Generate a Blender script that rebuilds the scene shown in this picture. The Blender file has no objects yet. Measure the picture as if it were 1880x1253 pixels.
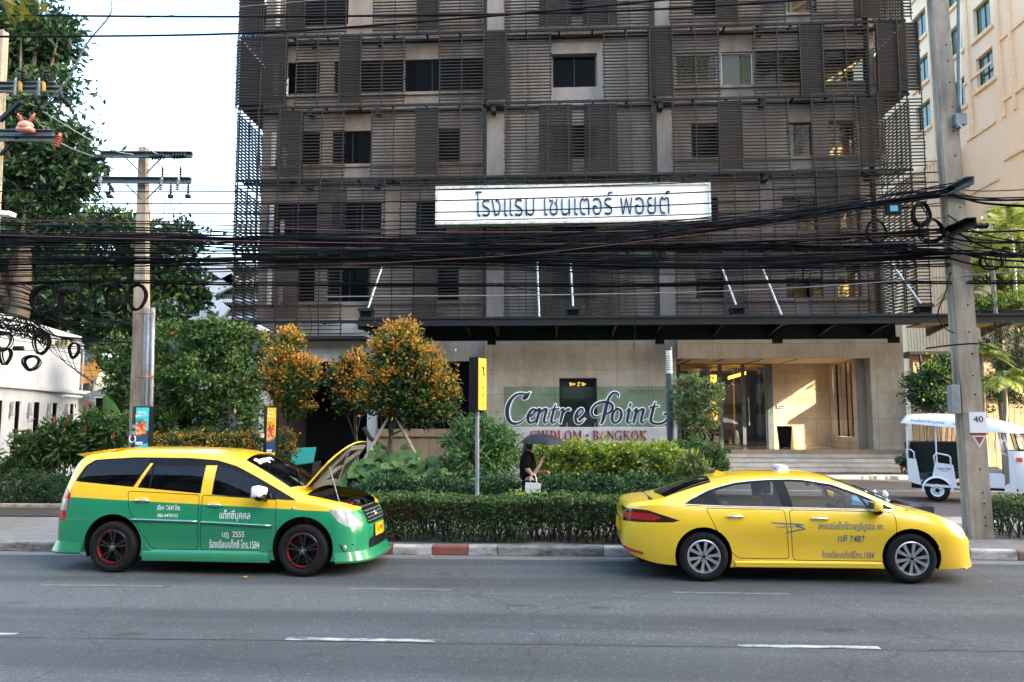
import bpy, bmesh, math, random
import numpy as np
from mathutils import Vector, Matrix
from mathutils.bvhtree import BVHTree
R = math.radians
rng = np.random.default_rng(7)
random.seed(7)
SC = bpy.context.scene
COL = SC.collection

# ---------------------------------------------------------------- camera
CAMH = 2.14
FPX, YAW, PIT = 1440.0, R(3.1), R(5.6)
cam = bpy.data.cameras.new('camera')
cam.sensor_width = 36.0
cam.lens = FPX / 1880 * 36
cam.clip_start = 0.1
cam.clip_end = 3000
camo = bpy.data.objects.new('camera', cam)
camo.location = (0, 0, CAMH)
camo.rotation_euler = (R(90) + PIT, 0, YAW)
COL.objects.link(camo)
SC.camera = camo
# ---------------------------------------------------------------- light
SUN_EL, SUN_DIR = R(30.7), Vector((1, -.40, 0))     # sun from the right, just behind the viewer's shoulder
world = bpy.data.worlds.new('World')
SC.world = world
world.use_nodes = True
wn = world.node_tree
bg = wn.nodes['Background']
sky = wn.nodes.new('ShaderNodeTexSky')
sky.sky_type = 'NISHITA'
sky.sun_disc = False
sky.sun_elevation = SUN_EL
sky.sun_rotation = math.atan2(SUN_DIR.x, SUN_DIR.y)
sky.air_density = 1.3
sky.dust_density = 5.0
sky.ozone_density = 2.0
wn.links.new(sky.outputs[0], bg.inputs[0])
bg.inputs[1].default_value = 0.15
sun = bpy.data.lights.new('sun', 'SUN')
sun.energy = 5.0
sun.angle = R(0.5)
sun.color = (1.0, 0.85, 0.62)
suno = bpy.data.objects.new('sun', sun)
to_sun = SUN_DIR.normalized() * math.cos(SUN_EL) + Vector((0, 0, math.sin(SUN_EL)))
suno.rotation_euler = to_sun.to_track_quat('Z', 'Y').to_euler()
suno.location = (-40, -30, 40)
COL.objects.link(suno)
SC.view_settings.view_transform = 'Standard'
SC.view_settings.look = 'None'
SC.view_settings.exposure = 2.8
SC.view_settings.gamma = 1.0
SC.cycles.max_bounces = 8
SC.cycles.transparent_max_bounces = 16
SC.cycles.use_denoising = True

# ---------------------------------------------------------------- geometry of the site
_f = np.array([-math.sin(YAW) * math.cos(PIT), math.cos(YAW) * math.cos(PIT), math.sin(PIT)])
_r = np.array([math.cos(YAW), math.sin(YAW), 0])
_u = np.cross(_r, _f)
def ray(px, py):
    return _f + _r * (px - 940) / FPX - _u * (py - 626.5) / FPX
def P(px, py, Y):                       # the point at depth plane Y seen at a pixel of the photo
    d = ray(px, py)
    return Vector(d * Y / d[1]) + Vector((0, 0, CAMH))
def X(px, Y, py=700):
    return P(px, py, Y).x
def Z(py, Y, px=940):
    return P(px, py, Y).z

# ---------------------------------------------------------------- object helpers
def prop(o, label=None, cat=None, group=None, kind=None):
    if label: o['label'] = label
    if cat: o['category'] = cat
    if group: o['group'] = group
    if kind: o['kind'] = kind
    return o
def thing(name, label, cat, loc=(0, 0, 0), group=None, rot=0.0):
    o = bpy.data.objects.new(name, None)
    o.empty_display_size = 0.2
    o.location = loc
    o.rotation_euler = (0, 0, rot)
    COL.objects.link(o)
    return prop(o, label, cat, group)
def link_mesh(name, me, mats, parent=None, smooth=False):
    if not isinstance(mats, (list, tuple)): mats = [mats]
    for m in mats: me.materials.append(m)
    if smooth:
        me.polygons.foreach_set('use_smooth', [True] * len(me.polygons))
    o = bpy.data.objects.new(name, me)
    COL.objects.link(o)
    if parent is not None: o.parent = parent
    return o
def from_bm(name, bm, mats, parent=None, smooth=False, sharp=None):
    me = bpy.data.meshes.new(name)
    bm.to_mesh(me); bm.free()
    o = link_mesh(name, me, mats, parent, smooth)
    if sharp: me.set_sharp_from_angle(angle=R(sharp))
    return o
def copy_tree(root, loc=None, label=None, rot=None, scale=None):
    r = root.copy(); COL.objects.link(r)
    if loc is not None: r.location = loc
    if label: r['label'] = label
    if rot is not None: r.rotation_euler = (0, 0, rot)
    if scale is not None: r.scale = scale
    for ch in root.children:
        c = ch.copy(); COL.objects.link(c); c.parent = r
        for g in ch.children:
            d = g.copy(); COL.objects.link(d); d.parent = c
    return r

class MB:
    """collects plain shapes into one mesh"""
    def __init__(s): s.v = []; s.f = []; s.m = []
    def add(s, vs, fs, mi=0):
        b = len(s.v)
        s.v += [tuple(v) for v in vs]
        for f in fs:
            s.f.append(tuple(i + b for i in f)); s.m.append(mi)
        return s
    def box(s, x0, x1, y0, y1, z0, z1, mi=0):
        vs = [(x, y, z) for z in (z0, z1) for y in (y0, y1) for x in (x0, x1)]
        return s.add(vs, [(0, 2, 3, 1), (4, 5, 7, 6), (0, 1, 5, 4), (2, 6, 7, 3), (0, 4, 6, 2), (1, 3, 7, 5)], mi)
    def beam(s, a, b, w, h, mi=0, up=(0, 0, 1)):
        a = Vector(a); b = Vector(b); d = (b - a).normalized(); up = Vector(up)
        if abs(d.dot(up)) > .98: up = Vector((0, 1, 0))
        sx = d.cross(up).normalized(); sz = sx.cross(d)
        vs = [p + sx * i * w / 2 + sz * j * h / 2 for p in (a, b) for j in (-1, 1) for i in (-1, 1)]
        return s.add(vs, [(0, 1, 3, 2), (4, 6, 7, 5), (0, 4, 5, 1), (2, 3, 7, 6), (0, 2, 6, 4), (1, 5, 7, 3)], mi)
    def tube(s, pts, r, n=8, mi=0, cap=True):
        pts = [Vector(p) for p in pts]
        rs = r if isinstance(r, (list, tuple)) else [r] * len(pts)
        rings = []; prev = None
        for i, p in enumerate(pts):
            d = (pts[min(i + 1, len(pts) - 1)] - pts[max(i - 1, 0)])
            d = d.normalized() if d.length > 1e-9 else Vector((0, 0, 1))
            if prev is None:
                a = Vector((0, 0, 1)) if abs(d.z) < .9 else Vector((1, 0, 0))
                prev = d.cross(a).normalized()
            prev = (prev - d * prev.dot(d))
            prev = prev.normalized() if prev.length > 1e-6 else d.orthogonal().normalized()
            q = d.cross(prev)
            rings.append([p + (prev * math.cos(2 * math.pi * k / n) + q * math.sin(2 * math.pi * k / n)) * rs[i] for k in range(n)])
        vs = [v for rg in rings for v in rg]
        fs = [(i * n + k, i * n + (k + 1) % n, (i + 1) * n + (k + 1) % n, (i + 1) * n + k) for i in range(len(pts) - 1) for k in range(n)]
        if cap and n > 2:
            fs.append(tuple(range(n))[::-1]); fs.append(tuple((len(pts) - 1) * n + k for k in range(n)))
        return s.add(vs, fs, mi)
    def cyl(s, a, b, r, n=16, mi=0, r2=None):
        return s.tube([a, b], [r, r if r2 is None else r2], n, mi)
    def lathe(s, prof, c=(0, 0, 0), n=24, axis='z', mi=0):
        c = Vector(c); vs = []
        for (r, h) in prof:
            for k in range(n):
                t = 2 * math.pi * k / n; a, b = r * math.cos(t), r * math.sin(t)
                vs.append(c + (Vector((a, b, h)) if axis == 'z' else Vector((a, h, b)) if axis == 'y' else Vector((h, a, b))))
        m = len(prof)
        return s.add(vs, [(i * n + k, i * n + (k + 1) % n, (i + 1) * n + (k + 1) % n, (i + 1) * n + k) for i in range(m - 1) for k in range(n)], mi)
    def prism(s, poly, d, mi=0):
        """poly: 3-D outline, extruded by vector d"""
        n = len(poly); d = Vector(d)
        vs = [Vector(p) for p in poly] + [Vector(p) + d for p in poly]
        return s.add(vs, [tuple(range(n)), tuple(range(2 * n - 1, n - 1, -1))] + [(i, i + n, (i + 1) % n + n, (i + 1) % n) for i in range(n)], mi)
    def ball(s, c, rx, ry=None, rz=None, n=12, m=8, mi=0):
        ry = ry or rx; rz = rz or rx; c = Vector(c); vs = []
        for i in range(m + 1):
            t = math.pi * i / m
            for k in range(n):
                p = 2 * math.pi * k / n
                vs.append(c + Vector((rx * math.sin(t) * math.cos(p), ry * math.sin(t) * math.sin(p), rz * math.cos(t))))
        return s.add(vs, [(i * n + k, (i + 1) * n + k, (i + 1) * n + (k + 1) % n, i * n + (k + 1) % n) for i in range(m) for k in range(n)], mi)
    def build(s, name, mats, parent=None, smooth=False, sharp=None, bevel=0, world=True, fix=True):
        off = Vector((0, 0, 0))
        if parent is not None and world:
            p = parent
            while p is not None: off += p.location; p = p.parent
        bm = bmesh.new()
        bvs = [bm.verts.new(Vector(v) - off) for v in s.v]
        for f, mi in zip(s.f, s.m):
            try:
                fc = bm.faces.new([bvs[i] for i in f]); fc.material_index = mi
            except ValueError: pass
        if fix:
            bmesh.ops.remove_doubles(bm, verts=bm.verts, dist=1e-5)
            bmesh.ops.recalc_face_normals(bm, faces=bm.faces)
        if bevel:
            bmesh.ops.bevel(bm, geom=list(bm.edges), offset=bevel, segments=2, affect='EDGES', profile=.6, clamp_overlap=True)
        return from_bm(name, bm, mats, parent, smooth or bool(sharp), sharp)

# ---------------------------------------------------------------- materials
def newmat(name):
    m = bpy.data.materials.new(name); m.use_nodes = True
    return m, m.node_tree, m.node_tree.nodes['Principled BSDF']
def nd(t, kind, **kw):
    n = t.nodes.new(kind)
    for k, v in kw.items(): setattr(n, k, v)
    return n
def ramp(t, src, stops, interp='LINEAR'):
    r = nd(t, 'ShaderNodeValToRGB'); r.color_ramp.interpolation = interp
    els = r.color_ramp.elements
    while len(els) < len(stops): els.new(0.5)
    for e, (p, c) in zip(els, stops):
        e.position = p; e.color = (*c, 1) if len(c) == 3 else c
    t.links.new(src, r.inputs[0]); return r.outputs[0]
def coords(t, kind='Object', scale=(1, 1, 1)):
    c = nd(t, 'ShaderNodeTexCoord'); mp = nd(t, 'ShaderNodeMapping'); mp.inputs['Scale'].default_value = scale
    t.links.new(c.outputs[kind], mp.inputs[0]); return mp.outputs[0]
def noise(t, vec, scale, detail=5, rough=.6):
    n = nd(t, 'ShaderNodeTexNoise'); n.inputs['Scale'].default_value = scale
    n.inputs['Detail'].default_value = detail; n.inputs['Roughness'].default_value = rough
    t.links.new(vec, n.inputs['Vector']); return n.outputs[0]
def mixc(t, a, b, fac, mode='MIX'):
    m = nd(t, 'ShaderNodeMix', data_type='RGBA', blend_type=mode)
    for i, v in ((0, fac), (6, a), (7, b)):
        if hasattr(v, 'is_output') or isinstance(v, bpy.types.NodeSocket): t.links.new(v, m.inputs[i])
        else: m.inputs[i].default_value = v if not isinstance(v, tuple) else ((*v, 1) if len(v) == 3 else v)
    return m.outputs[2]
def math_(t, op, a, b=0.0):
    m = nd(t, 'ShaderNodeMath', operation=op)
    for i, v in enumerate((a, b)):
        if isinstance(v, bpy.types.NodeSocket): t.links.new(v, m.inputs[i])
        else: m.inputs[i].default_value = v
    return m.outputs[0]
def bump(t, b, h, strength=.3, dist=.02):
    n = nd(t, 'ShaderNodeBump'); n.inputs['Strength'].default_value = strength; n.inputs['Distance'].default_value = dist
    t.links.new(h, n.inputs['Height']); t.links.new(n.outputs[0], b.inputs['Normal'])
def sc_(c, k): return tuple(min(1, x * k) for x in c)
def plain(name, c, rough=.5, metal=0.0, var=.12, scale=6, bmp=0.0, spec=.5, coat=0.0):
    m, t, b = newmat(name)
    v = coords(t); n = noise(t, v, scale)
    t.links.new(ramp(t, n, [(.3, sc_(c, 1 - var)), (.7, sc_(c, 1 + var))]), b.inputs['Base Color'])
    b.inputs['Roughness'].default_value = rough; b.inputs['Metallic'].default_value = metal
    b.inputs['Specular IOR Level'].default_value = spec
    if coat: b.inputs['Coat Weight'].default_value = coat; b.inputs['Coat Roughness'].default_value = .04
    if bmp: bump(t, b, noise(t, v, scale * 6, 4), bmp, .01)
    return m
def dirty(name, c, c2, scale=(1, 1, 1), ns=2.0, rough=.75, lo=.42, hi=.72, bmp=.1):
    m, t, b = newmat(name)
    v = coords(t, scale=scale)
    base = ramp(t, noise(t, coords(t), 9), [(.3, sc_(c, .9)), (.7, sc_(c, 1.08))])
    fac = ramp(t, noise(t, v, ns, 8, .65), [(lo, (0, 0, 0)), (hi, (1, 1, 1))])
    t.links.new(mixc(t, base, c2, fac), b.inputs['Base Color'])
    b.inputs['Roughness'].default_value = rough
    bump(t, b, noise(t, coords(t), 60, 4), bmp, .01)
    return m
def glass(name, tint=(.5, .6, .58), rough=.02, base=.06, k=1.0):
    m, t, b = newmat(name)
    t.nodes.remove(b)
    tr = nd(t, 'ShaderNodeBsdfTransparent'); tr.inputs[0].default_value = (*tint, 1)
    gl = nd(t, 'ShaderNodeBsdfGlossy'); gl.inputs['Roughness'].default_value = rough
    gl.inputs[0].default_value = (.95, .97, .97, 1)
    fr = nd(t, 'ShaderNodeFresnel'); fr.inputs[0].default_value = 1.42
    fac = math_(t, 'ADD', math_(t, 'MULTIPLY', fr.outputs[0], k), base)
    mx = nd(t, 'ShaderNodeMixShader')
    t.links.new(fac, mx.inputs[0]); t.links.new(tr.outputs[0], mx.inputs[1]); t.links.new(gl.outputs[0], mx.inputs[2])
    t.links.new(mx.outputs[0], t.nodes['Material Output'].inputs[0])
    return m
def emit(name, c, s):
    m, t, b = newmat(name)
    b.inputs['Base Color'].default_value = (*c, 1)
    b.inputs['Emission Color'].default_value = (*c, 1); b.inputs['Emission Strength'].default_value = s
    return m
def leafmat(name, stops, rough=.45, trans=.3):
    """stops: (position, colour); each leaf draws its own colour"""
    m, t, b = newmat(name)
    g = nd(t, 'ShaderNodeNewGeometry')
    c = ramp(t, g.outputs['Random Per Island'], stops)
    t.links.new(c, b.inputs['Base Color']); b.inputs['Roughness'].default_value = rough
    b.inputs['Specular IOR Level'].default_value = .25
    tl = nd(t, 'ShaderNodeBsdfTranslucent'); t.links.new(mixc(t, c, (.9, 1, .3), .25, 'MULTIPLY'), tl.inputs[0])
    mx = nd(t, 'ShaderNodeMixShader'); mx.inputs[0].default_value = trans
    t.links.new(b.outputs[0], mx.inputs[1]); t.links.new(tl.outputs[0], mx.inputs[2])
    t.links.new(mx.outputs[0], t.nodes['Material Output'].inputs[0])
    return m

def asphalt():
    m, t, b = newmat('asphalt')
    v = coords(t)
    fine = noise(t, v, 52, 4, .85)
    agg = nd(t, 'ShaderNodeTexVoronoi'); agg.inputs['Scale'].default_value = 34; t.links.new(v, agg.inputs['Vector'])
    c = ramp(t, fine, [(.34, (.032, .035, .0345)), (.52, (.092, .0975, .0955)), (.68, (.175, .182, .178))])
    specks = ramp(t, agg.outputs['Color'], [(.80, (0, 0, 0)), (.86, (1, 1, 1))])
    c = mixc(t, c, (.32, .32, .31), math_(t, 'MULTIPLY', specks, .22))
    lanes = noise(t, coords(t, scale=(.035, .9, 1)), 1.0, 4, .55)      # tyre tracks and oil along the lanes
    c = mixc(t, c, (.52, .53, .55), ramp(t, lanes, [(.42, (0, 0, 0)), (.58, (.85, .85, .85))]), 'MULTIPLY')
    blot = noise(t, v, .5, 6, .6)
    c = mixc(t, c, (.8, .8, .8), ramp(t, blot, [(.42, (0, 0, 0)), (.66, (1, 1, 1))]), 'MULTIPLY')
    oil = noise(t, coords(t, scale=(.5, 1, 1)), 1.7, 3, .5)
    c = mixc(t, c, (.45, .45, .45), ramp(t, oil, [(.66, (0, 0, 0)), (.74, (1, 1, 1))]), 'MULTIPLY')
    # hairline cracks
    w = nd(t, 'ShaderNodeTexVoronoi', feature='DISTANCE_TO_EDGE'); w.inputs['Scale'].default_value = .45
    dist = nd(t, 'ShaderNodeMix', data_type='RGBA'); dist.inputs[0].default_value = .25
    nz = nd(t, 'ShaderNodeTexNoise'); nz.inputs['Scale'].default_value = 2.5; t.links.new(v, nz.inputs['Vector'])
    t.links.new(v, dist.inputs[6]); t.links.new(nz.outputs[1], dist.inputs[7]); t.links.new(dist.outputs[2], w.inputs['Vector'])
    crack = ramp(t, w.outputs[0], [(.0, (1, 1, 1)), (.006, (0, 0, 0))])
    c = mixc(t, c, (.018, .018, .02), math_(t, 'MULTIPLY', crack, .5))
    t.links.new(c, b.inputs['Base Color'])
    b.inputs['Roughness'].default_value = .78
    bump(t, b, fine, .7, .012)
    return m
def worn_paint(name, c, under=(.08, .08, .085), lo=.46, hi=.56, ns=7, thin=.0):
    m, t, b = newmat(name)
    v = coords(t, 'Object', (.35, 1, 1))
    f = ramp(t, noise(t, v, ns, 10, .75), [(lo, (1, 1, 1)), (hi, (0, 0, 0))])
    f2 = noise(t, coords(t), 120, 3, .8)
    cc = mixc(t, c, sc_(c, .55), ramp(t, f2, [(.5, (0, 0, 0)), (.62, (1, 1, 1))]))
    t.links.new(mixc(t, under, cc, f), b.inputs['Base Color']); b.inputs['Roughness'].default_value = .7
    bump(t, b, f2, .3, .006)
    return m
def slabs(name, c, c2, w, h, mortar, axis='xz', msize=.012, rough=.6, off=.5, ns=1.6, stain=None):
    """stone or paving slabs laid in courses"""
    m, t, b = newmat(name)
    cd = nd(t, 'ShaderNodeTexCoord'); sp = nd(t, 'ShaderNodeSeparateXYZ'); cb = nd(t, 'ShaderNodeCombineXYZ')
    t.links.new(cd.outputs['Object'], sp.inputs[0])
    ix = {'x': 0, 'y': 1, 'z': 2}
    t.links.new(sp.outputs[ix[axis[0]]], cb.inputs[0]); t.links.new(sp.outputs[ix[axis[1]]], cb.inputs[1])
    br = nd(t, 'ShaderNodeTexBrick'); br.offset = off
    br.inputs['Scale'].default_value = 1; br.inputs['Brick Width'].default_value = w; br.inputs['Row Height'].default_value = h
    br.inputs['Mortar Size'].default_value = msize; br.inputs['Mortar Smooth'].default_value = .1
    br.inputs['Color1'].default_value = (*c, 1); br.inputs['Color2'].default_value = (*c2, 1); br.inputs['Mortar'].default_value = (*mortar, 1)
    t.links.new(cb.outputs[0], br.inputs['Vector'])
    v = coords(t)
    cl = mixc(t, br.outputs[0], (.8, .76, .68), ramp(t, noise(t, v, ns, 8, .7), [(.42, (0, 0, 0)), (.62, (1, 1, 1))]), 'MULTIPLY')
    if stain:
        cl = mixc(t, cl, stain, ramp(t, noise(t, coords(t, scale=(1, 1, .45)), .9, 9, .75), [(.48, (0, 0, 0)), (.66, (.8, .8, .8))]))
    t.links.new(cl, b.inputs['Base Color']); b.inputs['Roughness'].default_value = rough
    bump(t, b, br.outputs[1], -.3, .006)
    return m

M = {}
M['lit_porch_stone'] = slabs('light_warmed_stone', (.68, .54, .36), (.62, .49, .32), 1.25, .98, (.36, .28, .18), 'xz', .009, .4, 0, 1.3, (.46, .34, .2))  # cladding stone brightened and warmed in colour to imitate the porch light
M['asphalt'] = asphalt()
M['mark'] = worn_paint('road_paint', (.47, .48, .45), lo=.46, hi=.58)
M['mark_faint'] = worn_paint('faded_road_paint', (.20, .205, .20), (.11, .112, .11), lo=.40, hi=.58, ns=9)
M['kerb_white'] = worn_paint('kerb_white_paint', (.50, .49, .46), (.16, .15, .13), lo=.45, hi=.62, ns=5)
M['kerb_red'] = worn_paint('kerb_red_paint', (.27, .060, .045), (.15, .12, .10), lo=.44, hi=.60, ns=5)
M['kerb_raw'] = worn_paint('kerb_bare_concrete', (.30, .29, .26), (.05, .045, .035), lo=.40, hi=.62, ns=6)
M['gutter'] = dirty('gutter_concrete', (.17, .17, .165), (.09, .085, .08), (.4, 2, 1), 2.0)
M['pavement'] = slabs('pavement_slabs', (.20, .19, .178), (.165, .158, .15), .4, .4, (.1, .1, .095), 'xy', .012, .8)
M['drive'] = slabs('driveway_setts', (.115, .10, .09), (.075, .067, .062), .2, .1, (.04, .037, .035), 'xy', .01, .6)
M['drive_line'] = dirty('driveway_band_stone', (.36, .35, .33), (.2, .2, .19), (1, 1, 1), 2)
M['soil'] = dirty('soil', (.045, .032, .022), (.02, .016, .011), (1, 1, 1), 4, .95)
M['ground'] = dirty('ground_dust', (.12, .115, .10), (.08, .075, .065), (1, 1, 1), .2, .9)
M['taupe'] = dirty('taupe_render', (.255, .203, .168), (.140, .113, .096), (1, 1, .25), 1.1, .8, .44, .68)
M['taupe_light'] = dirty('pale_taupe_render', (.29, .255, .225), (.17, .148, .13), (1, 1, .2), 1.4, .8, .46, .7)
M['stone'] = slabs('cream_stone_cladding', (.57, .50, .40), (.51, .445, .355), 1.25, .98, (.30, .26, .20), 'xz', .009, .45, 0, 1.3, (.36, .28, .19))
M['stone_side'] = slabs('cream_stone_side', (.58, .50, .39), (.54, .46, .36), 1.0, .98, (.25, .21, .16), 'yz', .01, .45, 0, 1.3)
M['stone_floor'] = slabs('polished_porch_floor', (.40, .30, .20), (.36, .27, .18), .6, .6, (.2, .15, .1), 'xy', .006, .12, 0)
M['step'] = slabs('pale_step_stone', (.62, .57, .49), (.57, .52, .45), 1.5, .15, (.36, .32, .27), 'xz', .008, .6)
M['lowwall'] = dirty('pale_grey_wall', (.46, .47, .46), (.33, .33, .32), (1, 1, .4), 1.2, .8)
M['slat'] = plain('louvre_dark_brown', (.022, .0185, .0165), .55, 0, .25, 4, spec=.2)
M['steel'] = plain('dark_steel', (.011, .0135, .015), .5, 0, .2, 5, spec=.22)
M['steel_mid'] = plain('grey_steel_channel', (.13, .16, .17), .5, .4, .2, 5)
M['galv'] = plain('galvanised_steel', (.27, .29, .305), .5, .3, .2, 8)
M['darkpane'] = plain('dark_window_glass', (.004, .005, .006), .08, 0, .1, 2, spec=.03)
M['black'] = plain('black_rubber', (.009, .009, .009), .6, 0, .2, 10, spec=.2)
M['cable'] = plain('black_cable_sheath', (.004, .0055, .0065), .7, 0, .2, 10, spec=.12)
M['cable_red'] = plain('faded_red_cable', (.11, .035, .025), .5)
M['cable_grey'] = plain('pale_grey_wire', (.25, .25, .25), .5)
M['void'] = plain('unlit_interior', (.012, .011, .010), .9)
M['concrete'] = dirty('weathered_concrete', (.36, .305, .23), (.17, .14, .105), (1.5, 1.5, .35), 2.2, .85, .42, .68, .35)
M['cream'] = dirty('cream_render', (.78, .65, .47), (.70, .57, .40), (1, 1, .3), .5, .8)
M['cream_trim'] = plain('cream_trim', (.74, .57, .37), .8)
M['green_glass'] = plain('green_tinted_window', (.05, .13, .09), .08, 0, .3, .6)
M['white_wall'] = dirty('white_painted_wall', (.52, .55, .58), (.37, .40, .42), (1, 1, .3), .9, .7)
M['white'] = plain('white_gloss_paint', (.78, .79, .80), .3, 0, .04, 4, coat=.3)
M['signwhite'] = plain('white_sign_face', (.80, .81, .80), .5, 0, .05, .8)
M['navy'] = plain('dark_navy_letters', (.012, .018, .04), .4)
M['redletter'] = plain('dark_red_letters', (.23, .018, .014), .4)
M['signframe'] = dirty('sign_frame_aluminium', (.55, .55, .50), (.25, .22, .15), (1, 1, 1), 5, .5)
M['sign_glass'] = plain('sea_green_glass', (.235, .36, .30), .12, 0, .06, 1.2)
M['bark'] = dirty('bark', (.10, .075, .055), (.05, .04, .03), (3, 3, .7), 3, .9, bmp=.4)
M['bark_pale'] = dirty('pale_bark', (.33, .27, .21), (.18, .14, .11), (3, 3, .7), 3, .9, bmp=.4)
M['wood'] = dirty('weathered_timber', (.30, .24, .18), (.18, .14, .10), (4, 4, .4), 3, .8)
M['boards'] = dirty('tan_boards', (.30, .215, .125), (.2, .14, .08), (2, 2, .3), 2, .7)
M['skin'] = plain('skin', (.42, .23, .15), .5, 0, .08, 12)
M['cloth_black'] = plain('black_cloth', (.006, .006, .0065), .9, 0, .3, 20, spec=.1)
M['hair'] = plain('black_hair', (.008, .007, .007), .5)
M['umbrella'] = plain('grey_umbrella_cloth', (.024, .025, .032), .6, 0, .12, 14, spec=.2)
M['canvas'] = plain('pale_canvas', (.66, .64, .58), .8, 0, .05, 12)
M['yellow_sign'] = plain('yellow_sign_sheet', (.85, .50, .01), .45, 0, .05, 4)
M['orange'] = plain('orange_lens', (.75, .13, .01), .25)
M['teal'] = plain('teal_plastic', (.01, .20, .155), .45)
M['warm_light'] = emit('warm_lamp', (1.0, .50, .06), 2.2)
M['lens'] = plain('frosted_lamp_lens', (.72, .70, .60), .3)
# ================================================================ the setting
def sheet(name, x0, x1, y0, y1, z, mat):
    o = MB().add([(x0, y0, z), (x1, y0, z), (x1, y1, z), (x0, y1, z)], [(0, 1, 2, 3)]).build(name, mat)
    return prop(o, kind='structure')
sheet('ground', -900, 900, -600, 1200, -0.06, M['ground'])
sheet('road', -200, 200, -8, 12.45, 0, M['asphalt'])
sheet('gutter', -200, 200, 12.12, 12.45, .004, M['gutter'])
KY = 12.45
# raised ground behind the kerb
def slab(name, x0, x1, y0, y1, z0, z1, mat):
    return prop(MB().box(x0, x1, y0, y1, z0, z1).build(name, mat), kind='structure')
slab('pavement', -120, 120, KY + .17, 15.6, -.05, .146, M['pavement'])
slab('driveway', 4.2, 60, 15.6, 33, -.05, .142, M['drive'])
slab('planting_soil', -60, 4.2, 15.6, 60, -.05, .17, M['soil'])
slab('driveway_band', 4.2, 30, 22.3, 22.45, .142, .147, M['drive_line'])
slab('driveway_kerb', 5.0, 14.5, 26.6, 27.1, .142, .25, M['drive_line'])
slab('driveway_apron', 4.4, 16, 15.62, 16.6, .142, .146, M['drive_line'])
# kerb: painted blocks of about a metre, red and white by turns, some bare
kx = [(-60, -10.2, 'kerb_raw'), (-10.2, -9.0, 'kerb_red'), (-9.0, -8.4, 'kerb_raw'), (-8.4, -7.2, 'kerb_raw'), (-7.2, -6.0, 'kerb_raw'), (-6.0, -3.05, 'kerb_raw'),
      (-3.05, -2.55, 'kerb_red'), (-2.55, -1.93, 'kerb_white'), (-1.93, -1.36, 'kerb_red'), (-1.36, -.9, 'kerb_white'), (-.9, .75, 'kerb_raw'),
      (.75, 1.3, 'kerb_white'), (1.3, 2.1, 'kerb_raw'), (2.1, 3.2, 'kerb_white'), (3.2, 4.3, 'kerb_red'), (4.3, 6.95, 'kerb_white'), (6.95, 7.7, 'kerb_red'), (7.7, 9, 'kerb_white'), (9, 60, 'kerb_raw')]
kb = MB(); km = ['kerb_raw', 'kerb_red', 'kerb_white']
for a, b, mt in kx:
    top = .15 + random.uniform(-.006, .006)
    y0 = KY + random.uniform(-.008, .008)
    g = .006
    sec = [(y0 + .012, -.02), (y0, .02), (y0 + .004, top - .035), (y0 + .012, top - .012), (y0 + .035, top), (KY + .168, top), (KY + .168, -.02)]
    kb.prism([(a + g, y, z) for y, z in sec], (b - a - 2 * g, 0, 0), km.index(mt))
# the broken block in the middle shows dark concrete
kb.prism([(-.82, KY - .004, 0), (-.72, KY - .006, .085), (-.5, KY - .007, .105), (.6, KY - .007, .11), (.7, KY - .006, .02), (.3, KY - .006, .004)], (0, .02, 0), 0)
prop(kb.build('kerb', [M[k] for k in km]), kind='structure')

def dash(x0, x1, y, w, mat):
    n = 14; b = MB(); vs = []
    for i in range(n + 1):
        x = x0 + (x1 - x0) * i / n
        j = random.uniform(-.008, .008)
        vs += [(x, y - w / 2 + j, .0045), (x, y + w / 2 + random.uniform(-.008, .008), .0045)]
    b.add(vs, [(2 * i, 2 * i + 2, 2 * i + 3, 2 * i + 1) for i in range(n)])
    prop(b.build('lane_marking', mat), kind='structure')
for x0, x1 in ((-6.9, -5.35), (-2.62, -1.16), (1.72, 3.02), (5.9, 7.3)): dash(x0, x1, 7.75, .085, M['mark'])
for x0, x1 in ((-6.6, -5.0), (-2.6, -1.3), (1.45, 2.85), (5.6, 7.0)): dash(x0, x1, 10.0, .065, M['mark_faint'])
# joint between two asphalt lanes, and the tar that seals it
jb = MB(); vs = []
xs = np.linspace(-12, 12, 160)
wob = np.cumsum(rng.normal(0, .006, 160)); wob -= np.linspace(wob[0], wob[-1], 160)
for x, w in zip(xs, wob):
    vs += [(x, 7.69 + w, .0022), (x, 7.69 + w + rng.uniform(.004, .016), .0022)]
jb.add(vs, [(2 * i, 2 * i + 2, 2 * i + 3, 2 * i + 1) for i in range(159)])
prop(jb.build('road_joint', M['black']), kind='structure')
# a few bits of litter and dry leaves against the kerb
for (x, y) in ((-4.15, 10.55), (1.2, 12.2), (-1.9, 12.25)):
    b = MB(); a = random.uniform(0, 3)
    pts = [(x + math.cos(a + t) * r, y + math.sin(a + t) * r * .8, .006 + h) for t, r, h in ((0, .07, .02), (1.2, .04, 0), (2.6, .06, .025), (4.2, .04, .004))]
    b.prism(pts, (0, 0, .004))
    prop(b.build('dry_leaf', plain('dry_leaf_ochre', (.42, .25, .05), .7)), {-4.15: 'ochre dry leaf on the asphalt under the green taxi', 1.2: 'ochre dry leaf in the gutter behind the yellow taxi', -1.9: 'ochre dry leaf in the gutter in front of the green taxi'}[x], 'leaf', 'dry leaves lying on the road')
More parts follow.
